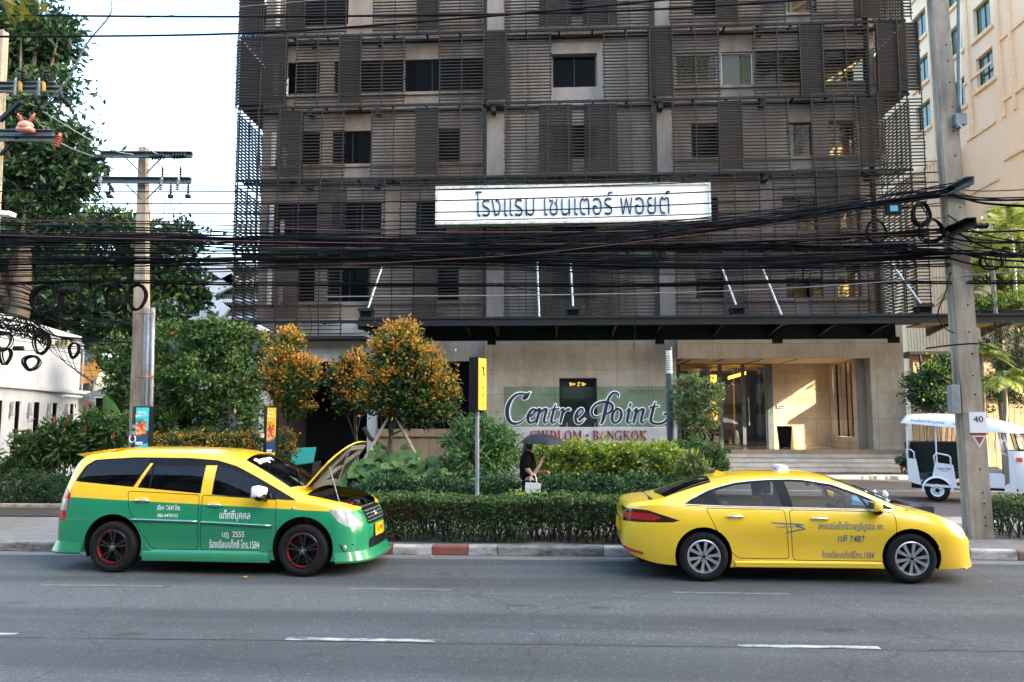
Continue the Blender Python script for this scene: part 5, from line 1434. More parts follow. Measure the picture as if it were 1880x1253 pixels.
# two high single cables
cable([(-40, 28), (480, 31), (1100, 22), (1560, -6)], (15, 14.6, 14.2, 14), .022, label='upper of two high black cables that cross the top of the picture')
cable([(-40, 68), (440, 62), (900, 30), (1260, -4)], (15, 14.6, 14.2, 14), .022, label='lower of two high black cables, crossing the top and rising to the hotel front')
cable([(190, -30), (205, 20), (160, 80), (125, 145), (78, 200)], (15, 15, 15, 15.1, 15.3), .018, 'steel_mid', 'twisted pale wire dropping steeply to the crossarm at the picture edge')
cable([(150, 46), (300, 30), (450, 12), (760, -14)], (16, 15.6, 15, 14.6), .006, 'cable_grey', 'faint grey wire rising across the white sky to the louvred facade')
cable([(132, 200), (200, 235), (290, 284)], (15.6, 16.5, 17.2), .012, 'cable_grey', 'grey line wire running from the edge pole to the slim pole crossarm')
cable([(78, 205), (190, 270), (245, 284)], (15.6, 16.5, 17.2), .010, 'cable_grey', 'second grey line wire running from the edge pole to the slim pole')
cable([(60, 215), (110, 262), (178, 290)], (15.6, 16.5, 17.2), .010, 'cable_grey', 'lowest grey line wire slanting through the tall tree crown')
# wires hanging from the fuse cutouts
for i, (px, y1, lab) in enumerate(((279, 440, 'first'), (305, 436, 'second'), (314, 438, 'third'), (333, 436, 'fourth'))):
    cable([(px, 362), (px - 4, 400), (px + 1, y1)], (17.3, 17.2, 17.3), .009, 'cable', lab + ' thin drop wire hanging from the fuse crossarm of the slim pole')
# single wires above the main band, seen against the sky and the sign
for i, (yl, ym, ys, yr) in enumerate(((352, 352, 352, 330), (372, 374, 372, 348), (390, 392, 398, 366), (402, 408, 404, 392), (340, 341, 358, 309))):
    cable([(-60, yl), (430, ym), (1000, (ys + yr) / 2 + 4), (1735, yr - 14)], (15.2, 14.8, 14.2, 13.9), (.012, .013, .013, .011, .007)[i], label=('highest', 'second', 'third', 'fourth', 'faint topmost')[i] + ' single wire crossing in front of the white sign board')
# the main band: many cables between y 405 and 520 on the left, fanning to two bunches at the right pole
TB = 'thin black cable in the dense band strung between the poles'
for k in range(50):
    q = k / 49
    yl = 405 + 105 * q + rng.normal(0, 5); ym = 418 + 62 * q ** 1.1 + rng.normal(0, 4)
    to_up = rng.random() < .55
    yr = (352 + rng.normal(0, 8)) if to_up and q < .6 else (438 + 42 * q + rng.normal(0, 9))
    if .3 < q < .45 and rng.random() < .5: yr = 418 + rng.normal(0, 5)
    dy = rng.normal(0, .22)
    xm = rng.uniform(600, 900)
    ymid = ym + 14 + rng.normal(0, 3); y13 = (ymid + yr) / 2 + rng.normal(10, 4)
    mat = 'cable'; lab = TB; grp = True
    r = float(rng.choice([.007, .009, .011, .015, .021], p=[.30, .28, .22, .14, .06]))
    cable([(-80, yl), (300, (yl + ym) / 2 + 6), (xm, ymid), (1320, y13), (1750, yr)], (15.4 + dy, 15 + dy, 14.5 + dy, 14.1 + dy, 13.7 + dy * .6), r, mat, lab)
for k in range(16):       # same bunches carried on past the right pole
    ya, yb = (350 + rng.normal(0, 9), 352 + rng.normal(18, 14)) if k < 7 else (445 + rng.normal(0, 26), 450 + rng.normal(0, 24))
    cable([(1740, ya), (1810, (ya + yb) / 2 + 6), (1960, yb)], (13.6, 13.5, 13.3), float(rng.choice([.009, .013, .018])), label='thin black cable running on from the concrete pole to the picture edge')
for (ys_, lab) in (((402, 411, 425, 424, 400), 'faded red cable just below the white sign board'), ((430, 440, 447, 447, 428), 'lower faded red cable in the middle of the cable band')):
    cable(list(zip((-80, 300, 700, 1200, 1740), ys_)), (15.2, 14.8, 14.3, 14, 13.7), .009, 'cable_red', lab)
cable([(640, 486), (800, 478), (980, 466), (1190, 442), (1330, 425)], (14.2, 14.1, 14, 13.9, 13.8), .009, 'cable_red', 'brownish cable rising slantwise through the band towards the pole')
# thick bunches
def bunch(label, pp, Ys, n, r, jitter, name='cable_bundle'):
    b = MB()
    for k in range(n):
        o = Vector((0, rng.normal(0, jitter), rng.normal(0, jitter)))
        w = [rng.normal(0, jitter * .5) for _ in range(40)]
        b.tube([p + o + Vector((0, 0, w[i % 40])) for i, p in enumerate(sag_pts(pp, Ys, 30))], r, 5, cap=False)
    prop(b.build(name, M['cable'], None, smooth=True), label, 'cable bundle', 'bundled black cables')
bunch('thick bundle of black cables rising from the middle to the upper crossarm of the pole', [(900, 470), (1200, 436), (1500, 390), (1780, 338)], (14.2, 14, 13.8, 13.4), 6, .012, .028)
bunch('thick sagging bundle of black cables passing behind the lower crossarm', [(620, 452), (1000, 462), (1320, 452), (1560, 458), (1790, 468), (1960, 476)], (14.4, 14.2, 14, 13.8, 13.5, 13.2), 8, .012, .032)
bunch('thick bundle of black cables just under the white sign, at mid height', [(-60, 452), (330, 440), (760, 446), (1150, 458), (1500, 440), (1740, 425)], (15.2, 14.9, 14.4, 14.1, 13.9, 13.7), 7, .012, .035)
bunch('bundle of black cables below the main band, level with the cable coils', [(-60, 522), (200, 517), (430, 522), (860, 524), (1200, 524), (1420, 517), (1740, 520), (1960, 518)], (15.2, 15, 14.8, 14.5, 14.2, 14, 13.7, 13.2), 4, .013, .014)
cable([(600, 545), (1000, 542), (1400, 532), (1790, 505), (1960, 490)], (14.3, 14.1, 13.9, 13.6, 13.4), .010, 'cable_grey', 'pale grey wire climbing across the lower louvres to the pole')
cable([(900, 520), (1040, 540), (1190, 528), (1290, 518)], (14.2, 14.2, 14.2, 14.1), .008, 'cable', 'short slack wire hanging below the lower cable bundle in the middle')
cable([(1120, 520), (1165, 526), (1164, 640)], (14.2, 14.2, 14.2), .006, 'cable', 'thin wire hanging straight down in front of the stone wall')
cable([(566, 560), (572, 590), (568, 620), (556, 640)], (17, 17, 17, 17), .008, 'cable', 'thin wire hanging loose in front of the slim orange tree')
cable([(1745, 500), (1735, 540), (1722, 575), (1732, 600), (1752, 612)], (13.5, 13.3, 13.2, 13.3, 13.5), .012, 'cable', 'black loop of cable curling beside the concrete pole over the canopy')
cable([(1700, 640), (1760, 633), (1800, 632), (1830, 642)], (13.4, 13.35, 13.35, 13.6), .014, 'cable', 'black cable tied round the concrete pole above the meter box')
# tangle in the lower left, running back to the white house
for k in range(26):
    y0 = 520 + 110 * k / 25 + rng.normal(0, 5); x1 = 150 + rng.uniform(0, 120); y1 = 585 + 95 * k / 25 * .7 + rng.normal(0, 8)
    cable([(-80, y0 - 12), (40, y0 + rng.normal(0, 8)), (110, (y0 + y1) / 2 + rng.normal(6, 6)), (x1, y1)], (14.6, 15, 16.5, 20), float(rng.choice([.007, .010, .014])), label='black cable in the tangle that runs down to the white house', n=18)
for k in range(6):
    cable([(60 + 14 * k, 600 + 10 * k), (100 + 10 * k, 650 + 8 * k), (170 + 6 * k, 700 + 4 * k - 30 * (k % 2))], (15.5, 17, 20), .006, 'cable', 'loose thin wire drooping across the white house wall', n=16)
def coil(label, px, py, rx, ry, Y, n, name='cable_coil', tilt=.0, mat='cable', r=.013):
    c = P(px, py, Y); k = Y / FPX; b = MB()
    for i in range(n):
        a, e = rx * k * rng.uniform(.88, 1.04), ry * k * rng.uniform(.88, 1.04); q_ = rx * k; o = Vector((rng.normal(0, .07) * q_, rng.normal(0, .03), rng.normal(0, .06) * q_)); ph = rng.uniform(0, .3); tl = tilt + rng.normal(0, .1)
        b.tube([c + o + Vector((a * math.cos(t), a * math.sin(tl) * math.cos(t) + .03 * math.sin(2 * t + ph), e * math.sin(t) - .02 * e * math.cos(3 * t))) for t in np.linspace(0, 2 * math.pi, 33)], r * .85, 5, cap=False)
    for i in range(2):
        t = rng.uniform(.6, 2.5); p = c + Vector((rx * k * .93 * math.cos(t), 0, ry * k * .93 * math.sin(t))); b.ball(p, .018, .022, .016, 8, 6)
    prop(b.build(name, M[mat], None, smooth=True), label, 'cable coil', 'coils of spare cable')
coil('large double coil of black cable hanging next to a dark splice box', 84, 552, 30, 28, 15.0, 9)
coil('half open coil of black cable behind the dark splice box', 128, 553, 22, 26, 15.2, 5)
coil('clean round coil of pale edged cable in the middle of the row', 196, 548, 26, 27, 15.2, 5)
coil('coil of cable overlapping the clean round one', 214, 549, 20, 27, 15.4, 6)
coil('thick oval coil against the slim concrete pole', 252, 546, 17, 25, 15.6, 10)
coil('small coil hanging at the picture edge above the white house', 8, 628, 14, 17, 14.8, 7)
coil('brown coil hanging over the white house wall', 76, 632, 15, 19, 15.4, 6, mat='cable')
coil('lowest thick coil in front of the white house wall', 57, 667, 15, 14, 15.2, 9)
coil('narrow coil left of the lowest coil at the white house'.replace('left of', 'beside'), 11, 655, 11, 16, 15.0, 6)
coil('oval coil by the striped cable ties over the white house roof', 134, 644, 9, 15, 16.5, 6)
coil('thick round coil beside the top of the lower crossarm', 1692, 393, 19, 22, 13.4, 8, tilt=.4)
coil('larger coil hanging under the lower crossarm', 1710, 425, 22, 22, 13.6, 6)
coil('thin open coil drooping from the cables before the louvres', 1609, 425, 19, 22, 13.8, 3)
coil('shadowed coil on the cables beyond the pole', 1822, 478, 20, 17, 13.4, 5)
bunch('dark knot of cables and closures near the picture edge above the white house', [(-40, 590), (20, 600), (60, 605), (90, 625)], (14.8, 15, 15.2, 15.4), 16, .012, .09)
for (px, py, w, h, Y, lab) in ((128, 532, 36, 14, 15, 'dark rectangular splice closure between the first two coils'), (96, 414, 62, 8, 15, 'long black splice closure in the cables before the tall tree'), (1635, 450, 60, 7, 13.8, 'long black splice closure in the cables beside the pole'), (1800, 415, 26, 10, 13.3, 'short dark splice closure on the cables beyond the pole'), (592, 470, 16, 10, 14.4, 'small dark splice box hanging below the cable band by the louvre corner'), (34, 640, 20, 9, 15, 'small dark splice box among the coils at the white house')):
    c = P(px, py, Y); k = Y / FPX; t = thing('splice_closure', lab, 'splice closure', c, 'cable splice closures'); b = MB()
    b.tube([c + Vector((s * w / 2 * k, 0, 0)) for s in (-1, -.92, .92, 1)], [h * k * .3, h * k * .5, h * k * .5, h * k * .3], 10); b.build('case', M['steel'], t, sharp=40)
    b = MB()
    for s in (-.75, 0, .75): b.tube([c + Vector((s * w / 2 * k - .01, 0, 0)), c + Vector((s * w / 2 * k + .01, 0, 0))], h * k * .56, 10)
    b.build('band', M['cable'], t)
b = MB(); c = P(113, 631, 16)
for k in range(7): b.beam(c + Vector((-.14 + .045 * k, 0, -.05)), c + Vector((-.12 + .045 * k, 0, .07)), .028, .03, k % 2)
prop(b.build('cable_ties', [M['yellow_sign'], plain('blue_tie', (.02, .14, .45), .5)]), 'row of blue and yellow cable ties over the white house', 'cable ties')

# --- street furniture
# bus stop post
by = 14.9; c = P(876, 915, by)
t = thing('bus_stop_sign', 'slim bus stop post with a tall yellow and black sign box', 'bus stop sign', (c.x, by, .146))
b = MB(); b.cyl((c.x, by, .146), (c.x - .005, by, Z(657, by)), .038, 12); b.build('post', M['galv'], t, sharp=40)
zt, zb_ = Z(657, by), Z(755, by)
yw = R(62)                                         # the box is turned so that its yellow face is seen at a slant
d = Vector((math.cos(yw), math.sin(yw), 0)); nn = Vector((d.y, -d.x, 0))
o = Vector((c.x + .01, by - .03, 0))
b = MB(); p = [o - d * .16 - nn * .10, o + d * .14 - nn * .10, o + d * .14 + nn * .10, o - d * .16 + nn * .10]
b.prism([(v.x, v.y, zb_) for v in p], (0, 0, zt - zb_)); b.build('sign_box', M['black'], t)
b = MB(); p = [o - d * .14 + nn * .1005, o + d * .125 + nn * .1005, o + d * .125 + nn * .108, o - d * .14 + nn * .108]
b.prism([(v.x, v.y, zb_ + .02) for v in p], (0, 0, zt - zb_ - .04)); b.build('yellow_face', M['yellow_sign'], t)
ctr = o + nn * .112
b = MB()
for (s, z, w, h) in ((-.01, .79, .05, .035), (.015, .76, .02, .06), (.03, .72, .022, .16), (.045, .67, .04, .03), (0, .56, .05, .014), (0, .53, .03, .012), (.0, .44, .07, .012), (.01, .42, .05, .014), (0, .32, .045, .012), (0, .29, .06, .014), (.0, .26, .04, .012), (0, .15, .07, .012), (0, .12, .04, .012)):
    q = ctr + d * s; b.beam((q.x - d.x * w / 2, q.y - d.y * w / 2, zb_ + z * (zt - zb_) * 1.02), (q.x + d.x * w / 2, q.y + d.y * w / 2, zb_ + z * (zt - zb_) * 1.02), .003, h)
b.build('pictogram', M['black'], t)
# second black slat of the sign, a hand's breadth behind
b = MB(); c2 = o - nn * .02 - Vector((.10, -.02, 0)); b.box(c2.x - .05, c2.x + .03, c2.y, c2.y + .1, zb_ + .02, zt - .01); b.build('backing_board', M['steel'], t)
# tall bollard lamp by the name sign
ly = 22.4; c = P(1231, 800, ly)
t = thing('lamp_post', 'dark green round lamp post with a frosted top beside the name sign', 'lamp post', (c.x, ly, .17))
b = MB(); b.cyl((c.x, ly, .17), (c.x, ly, Z(687, ly)), .10, 16); b.cyl((c.x, ly, Z(645, ly)), (c.x, ly, Z(639, ly)), .102, 16); b.build('post', plain('grey_green_metal', (.06, .095, .10), .4, .2), t, sharp=40)
b = MB(); b.cyl((c.x, ly, Z(687, ly)), (c.x, ly, Z(645, ly)), .088, 16); b.build('lamp_lens', M['lens'], t, sharp=40)
b = MB()
for k in range(7): z = Z(680 - k * 4, ly); b.lathe([(.09, -.01), (.097, -.01), (.097, .01), (.09, .01)], (c.x, ly, z), 16)
b.build('louvre_ring', M['galv'], t)
# low garden bollard lamps
for px, py, Y, lab in ((1137, 880, 16.9, 'low grey bollard light in front of the lime green hedge'), (870, 880, 16.4, 'low grey bollard light beside the bus stop post'), (1183, 846, 17.9, 'small grey bollard light among the lime green leaves')):
    c = P(px, py, Y); t = thing('bollard_light', lab, 'bollard light', (c.x, Y, .17), 'garden bollard lights')
    b = MB(); b.cyl((c.x, Y, .17), (c.x, Y, c.z - .10), .05, 12); b.build('post', M['galv'], t, sharp=40)
    b = MB(); b.lathe([(.05, -.10), (.05, -.02), (.085, -.02), (.085, .01), (0, .02)], (c.x, Y, c.z), 14); b.build('cap', M['galv'], t, sharp=40)
# advertising banners, each a dark side and a bright printed side
def totem(name, label, px, py0, py1, Y, dark_w, face_w, top, words):
    zt, zb = Z(py0, Y), .17
    c = P(px, 790, Y); t = thing(name, label, 'banner', (c.x, Y, zb), 'advertising banners')
    k = Y / FPX
    x0, xm, x1 = c.x - dark_w * k, c.x, c.x + face_w * k
    b = MB(); b.prism([(x0, Y + .05, zb), (xm, Y - .12, zb), (x1, Y, zb), (x1 - .03, Y + .25, zb), (x0 + .1, Y + .3, zb)], (0, 0, zt - zb)); b.build('housing', M['steel'], t)
    # printed face lies on the xm..x1 side
    e = Vector((x1 - xm, .12, 0)); L = e.length; e.normalize(); n = Vector((e.y, -e.x, 0))
    def q(s, z, lift=.004): return Vector((xm, Y - .12, 0)) + e * (s * L) + n * lift + Vector((0, 0, zb + (zt - zb) * z))
    def quad(b, s0, s1, z0, z1, lift, mi=0, sl=0.0):
        b.prism([q(s0, z0, lift), q(s1, z0 + sl, lift), q(s1, z1 + sl, lift), q(s0, z1, lift)], n * .002, mi)
    zl = (Z(py1, Y) - zb) / (zt - zb)
    H = lambda f: zl + (1 - zl) * f
    b = MB(); quad(b, .06, .97, zl, H(.97), .004); b.build('poster', top, t)
    b = MB(); quad(b, .06, .97, zl, H(.30), .007, 0, .04); b.build('poster_foot', plain('deep_blue_print', (.01, .05, .13), .4), t)
    b = MB()
    mi = 0
    rr = random.Random(3)
    for i in range(6):
        for j in range(9):
            s0 = .12 + i * .115; z0 = .27 + j * .035
            b.prism([q(s0, H(z0 + .05 * i / 6), .010), q(s0 + .118, H(z0 + .05 * (i + 1) / 6), .010), q(s0 + .118, H(z0 + .036 + .05 * (i + 1) / 6), .010), q(s0, H(z0 + .036 + .05 * i / 6), .010)], n * .002, rr.choice([0, 0, 1, 1, 2, 3]))
    b.build('food_picture', [plain('print_red', (.50, .05, .02), .4), plain('print_orange', (.60, .20, .03), .4), plain('print_cream', (.62, .42, .20), .4), plain('print_dark_red', (.22, .02, .02), .4)], t)
    for w_, z, wd, hh in words:
        p = q(.42, H(z), .012); text_on(w_, p, wd * L, hh * (zt - zb) * (1 - zl), M['white'], t, .002, .01, 'poster_lettering', e)
    b = MB()
    for z in (.67, .635, .61): quad(b, .12, .62, H(z), H(z + .012), .010)
    b.build('small_print', M['navy'], t)
    b = MB()
    for z in (.10, .06): quad(b, .10, .62, H(z), H(z + .022), .012)
    b.build('foot_lettering', M['white'], t)
    return t, x0, Y
t, x0, Y_ = totem('advert_banner', 'black banner with a turquoise food poster at the slim concrete pole', 252, 746, 822, 16.9, 13, 22, plain('turquoise_print', (.03, .42, .48), .4), [('GENTS', .845, .62, .055), ('LUNCH SET', .765, .78, .055)])
b = MB(); c = P(243, 806, 16.75); r = .068
b.tube([c + Vector((r * math.cos(a), 0, r * 1.15 * math.sin(a))) for a in np.linspace(2.1, 7.3, 22)], .012, 6); b.build('bulb_outline', M['white'], t, smooth=True)
b = MB(); b.box(c.x - .045, c.x + .045, 16.73, 16.76, c.z + .09, c.z + .17); b.ball((c.x + .01, 16.75, c.z + .26), .045, .01, .05); b.build('bulb_cap', M['galv'], t)
t, x0, Y_ = totem('advert_banner', 'black banner with a yellow and blue food poster beside the slim orange tree', 492, 746, 838, 18.2, 10, 15, plain('yellow_print', (.80, .45, .01), .4), [('LIVE', .86, .5, .05), ('DINNER', .79, .72, .05)])
c = P(484, 800, 18.15); b = MB(); b.box(c.x - .04, c.x + .04, 18.05, 18.08, c.z - .05, c.z + .05); b.build('white_patch', M['canvas'], t)
# grey kiosk post behind the windscreen of the green taxi
# ================================================================ vehicles
def pchip(xs, ys):
    xs = np.array(xs, float); ys = np.array(ys, float); h = np.diff(xs); dl = np.diff(ys) / h
    m = np.zeros(len(xs)); m[0], m[-1] = dl[0], dl[-1]
    for i in range(1, len(xs) - 1):
        if dl[i - 1] * dl[i] > 0:
            w1, w2 = 2 * h[i] + h[i - 1], h[i] + 2 * h[i - 1]; m[i] = (w1 + w2) / (w1 / dl[i - 1] + w2 / dl[i])
    def f(x):
        i = int(np.clip(np.searchsorted(xs, x) - 1, 0, len(h) - 1)); t = (x - xs[i]) / h[i]; t = min(max(t, 0), 1)
        return (2 * t ** 3 - 3 * t ** 2 + 1) * ys[i] + (t ** 3 - 2 * t ** 2 + t) * h[i] * m[i] + (-2 * t ** 3 + 3 * t ** 2) * ys[i + 1] + (t ** 3 - t ** 2) * h[i] * m[i + 1]
    return f
def car_shell(K, nst=110, dent=.018):
    """loft a car skin from key curves along x; K: name -> [(x, value)...]"""
    F_ = {k: pchip(*zip(*v)) for k, v in K.items()}
    x0, x1 = K['zt'][0][0], K['zt'][-1][0]
    u = np.linspace(0, 1, nst); xs = x0 + (x1 - x0) * (u - .055 * np.sin(2 * np.pi * u) / (1) * 1.0)
    bm = bmesh.new(); rings = []
    for x in xs:
        zb, yb, ym, zm, ys, zs, yr, zr, zt = (F_[k](x) for k in ('zb', 'yb', 'ym', 'zm', 'ys', 'zs', 'yr', 'zr', 'zt'))
        half = []
        # rocker to widest point
        for t in np.linspace(0, 1, 9)[:-1]: half.append((yb + (ym - yb) * math.sin(t * math.pi / 2) ** .8 - dent * math.sin(math.pi * min(1, t * 1.05)) ** 2 * max(0, 1 - (x / 1.25) ** 4), zb + (zm - zb) * t))
        for t in np.linspace(0, 1, 9)[:-1]: half.append((ym + (ys - ym) * (t * t * .75 + .25 * t), zm + (zs - zm) * t))
        bow = .020 * min(1, max(0, (zr - zs) / .3))
        for t in np.linspace(0, 1, 10)[:-1]: half.append((ys + (yr - ys) * t + bow * math.sin(math.pi * t), zs + (zr - zs) * t))
        for t in np.linspace(0, 1, 10): half.append((yr * math.cos(t * math.pi / 2) ** .82 if t < 1 else 0, zr + (zt - zr) * math.sin(t * math.pi / 2) ** 1.15))
        ring = [bm.verts.new((x, -y, z)) for y, z in half] + [bm.verts.new((x, y, z)) for y, z in half[:-1][::-1]]
        rings.append(ring)
    for a, c in zip(rings[:-1], rings[1:]):
        for i in range(len(a) - 1): bm.faces.new((a[i], c[i], c[i + 1], a[i + 1]))
    for rg in (rings[0], rings[-1]):
        n = len(rg); 
        for i in range(n // 2): 
            f = (rg[i], rg[i + 1], rg[n - 2 - i], rg[n - 1 - i])
            if len(set(f)) == 4: bm.faces.new(f)
            else: bm.faces.new(tuple(dict.fromkeys(f)))
    bmesh.ops.recalc_face_normals(bm, faces=bm.faces)
    return bm
def carve(bm, poly, axes=(0, 2), cond=None, faces=None):
    """cut a convex outline through the skin; returns the faces inside it"""
    area = sum(poly[i][0] * poly[(i + 1) % len(poly)][1] - poly[(i + 1) % len(poly)][0] * poly[i][1] for i in range(len(poly)))
    if area < 0: poly = poly[::-1]
    a, c = axes
    lo = [min(p[k] for p in poly) - .01 for k in (0, 1)]; hi = [max(p[k] for p in poly) + .01 for k in (0, 1)]
    def hit(f):
        vs = [v.co for v in f.verts]
        return (max(v[a] for v in vs) >= lo[0] and min(v[a] for v in vs) <= hi[0] and max(v[c] for v in vs) >= lo[1] and min(v[c] for v in vs) <= hi[1])
    cand = [f for f in (faces or bm.faces) if f.is_valid and hit(f) and (cond is None or cond(f.calc_center_median(), f.normal))]
    for i in range(len(poly)):
        p, q = poly[i], poly[(i + 1) % len(poly)]
        co = [0, 0, 0]; co[a], co[c] = p
        no = [0, 0, 0]; no[a], no[c] = q[1] - p[1], -(q[0] - p[0])
        no = Vector(no); co = Vector(co)
        if no.length < 1e-9: continue
        no.normalize()
        geom = list({v for f in cand for v in f.verts}) + list({e for f in cand for e in f.edges}) + cand
        res = bmesh.ops.bisect_plane(bm, geom=geom, dist=1e-6, plane_co=co, plane_no=no)
        pool = {f for f in res['geom'] if isinstance(f, bmesh.types.BMFace) and f.is_valid}
        cand = [f for f in pool if (f.calc_center_median() - co).dot(no) < 0]
    return cand
def take(bm, faces):
    """move faces into a mesh of their own"""
    nb = bmesh.new(); mp = {}
    for f in faces:
        vs = []
        for v in f.verts:
            if v not in mp: mp[v] = nb.verts.new(v.co)
            vs.append(mp[v])
        try: nb.faces.new(vs).material_index = f.material_index
        except ValueError: pass
    bmesh.ops.delete(bm, geom=faces, context='FACES')
    bmesh.ops.recalc_face_normals(nb, faces=nb.faces)
    return nb
def shift(bm, d, axis=None):
    bmesh.ops.recalc_face_normals(bm, faces=bm.faces); bm.normal_update()
    for v in bm.verts: v.co += v.normal * d * (1 if v.normal.dot(Vector((0, v.co.y, .0))) >= -1e-4 or True else -1)
def outward(bm):
    c = Vector((0, 0, .6)); s = sum((f.calc_center_median() - c).dot(f.normal) for f in bm.faces)
    if s < 0: bmesh.ops.reverse_faces(bm, faces=bm.faces)
def flow(poly, r=.04, n=4):
    """round the corners of an outline"""
    out = []
    for i, p in enumerate(poly):
        p = Vector(p); a = Vector(poly[i - 1]) - p; c = Vector(poly[(i + 1) % len(poly)]) - p
        k = min(r, a.length * .45, c.length * .45); s, e = p + a.normalized() * k, p + c.normalized() * k
        for t in range(n + 1):
            q = t / n; out.append(tuple(s * (1 - q) ** 2 + p * 2 * q * (1 - q) + e * q * q))
    return out
near = lambda c, n: c.y < 0
far = lambda c, n: c.y > 0
def carpaint(name, fn=None, c=(.8, .5, .01), rough=.28):
    m, t, b = newmat(name)
    v = coords(t); n = noise(t, v, 3, 3)
    if fn: col = fn(t)
    else: col = ramp(t, n, [(.3, sc_(c, .97)), (.7, sc_(c, 1.03))])
    dust = math_(t, 'MULTIPLY', noise(t, v, 1.4, 7, .65), .16)
    sp = nd(t, 'ShaderNodeSeparateXYZ'); t.links.new(coords(t), sp.inputs[0])
    low = nd(t, 'ShaderNodeMapRange'); t.links.new(sp.outputs[2], low.inputs[0]); low.inputs[1].default_value = .15; low.inputs[2].default_value = .55; low.inputs[3].default_value = 1; low.inputs[4].default_value = .25
    t.links.new(mixc(t, col, (.30, .28, .24), math_(t, 'MULTIPLY', dust, low.outputs[0])), b.inputs['Base Color'])
    b.inputs['Roughness'].default_value = rough; b.inputs['Coat Weight'].default_value = .8; b.inputs['Coat Roughness'].default_value = .05
    b.inputs['Specular IOR Level'].default_value = .5
    return m
M['paint_yellow'] = carpaint('yellow_car_paint', None, (.88, .57, .022))
def twotone(t):
    sp = nd(t, 'ShaderNodeSeparateXYZ'); t.links.new(coords(t), sp.inputs[0])
    line = math_(t, 'SUBTRACT', sp.outputs[2], math_(t, 'ADD', math_(t, 'MULTIPLY', sp.outputs[0], -.040), .945))
    f = ramp(t, math_(t, 'ADD', math_(t, 'MULTIPLY', line, 50.0), .5), [(.45, (0, 0, 0)), (.55, (1, 1, 1))])
    return mixc(t, (.004, .235, .10), (.88, .55, .018), f)
M['paint_two'] = carpaint('yellow_over_green_car_paint', twotone)
M['paint_green'] = carpaint('green_car_paint', None, (.004, .235, .10))
M['seam'] = plain('panel_gap', (.015, .015, .012), .9)
M['car_black'] = plain('gloss_black_trim', (.007, .007, .008), .3, spec=.3)
M['car_plastic'] = plain('black_plastic', (.010, .010, .010), .55, spec=.15)
M['chrome'] = plain('chrome', (.72, .73, .74), .14, 1.0, .04)
M['alloy'] = plain('silver_alloy', (.60, .61, .63), .30, .85, .05)
M['alloy_black'] = plain('gloss_black_alloy', (.012, .012, .013), .2, .3, .1, coat=.5)
M['alloy_red'] = plain('red_anodised_lip', (.35, .025, .015), .3, .4)
M['tyre'] = plain('tyre_rubber', (.011, .011, .011), .75, 0, .25, 18, spec=.2)
M['glass_clear'] = glass('clear_car_glass', (.84, .89, .86), .01, .0, .6)
M['glass_dark'] = glass('tinted_car_glass', (.17, .20, .185), .01, .0)
M['lamp_clear'] = plain('clear_headlamp', (.36, .38, .39), .15, .2, .3, 14, coat=.6)
M['lamp_red'] = plain('red_lamp_lens', (.38, .012, .010), .15, 0, .15, 14, coat=.6)
M['lamp_dark'] = plain('smoked_lamp_lens', (.03, .008, .008), .15, coat=.6)
M['seat_grey'] = plain('grey_seat_cloth', (.10, .10, .095), .85, 0, .15, 15)
M['seat_beige'] = plain('beige_seat_vinyl', (.30, .28, .24), .6, 0, .12, 8)
M['plate_yellow'] = plain('yellow_number_plate', (.80, .42, .01), .4)
M['text_blue'] = plain('blue_vinyl_letters', (.06, .13, .22), .5)
M['text_white'] = plain('white_vinyl_letters', (.78, .80, .78), .5)

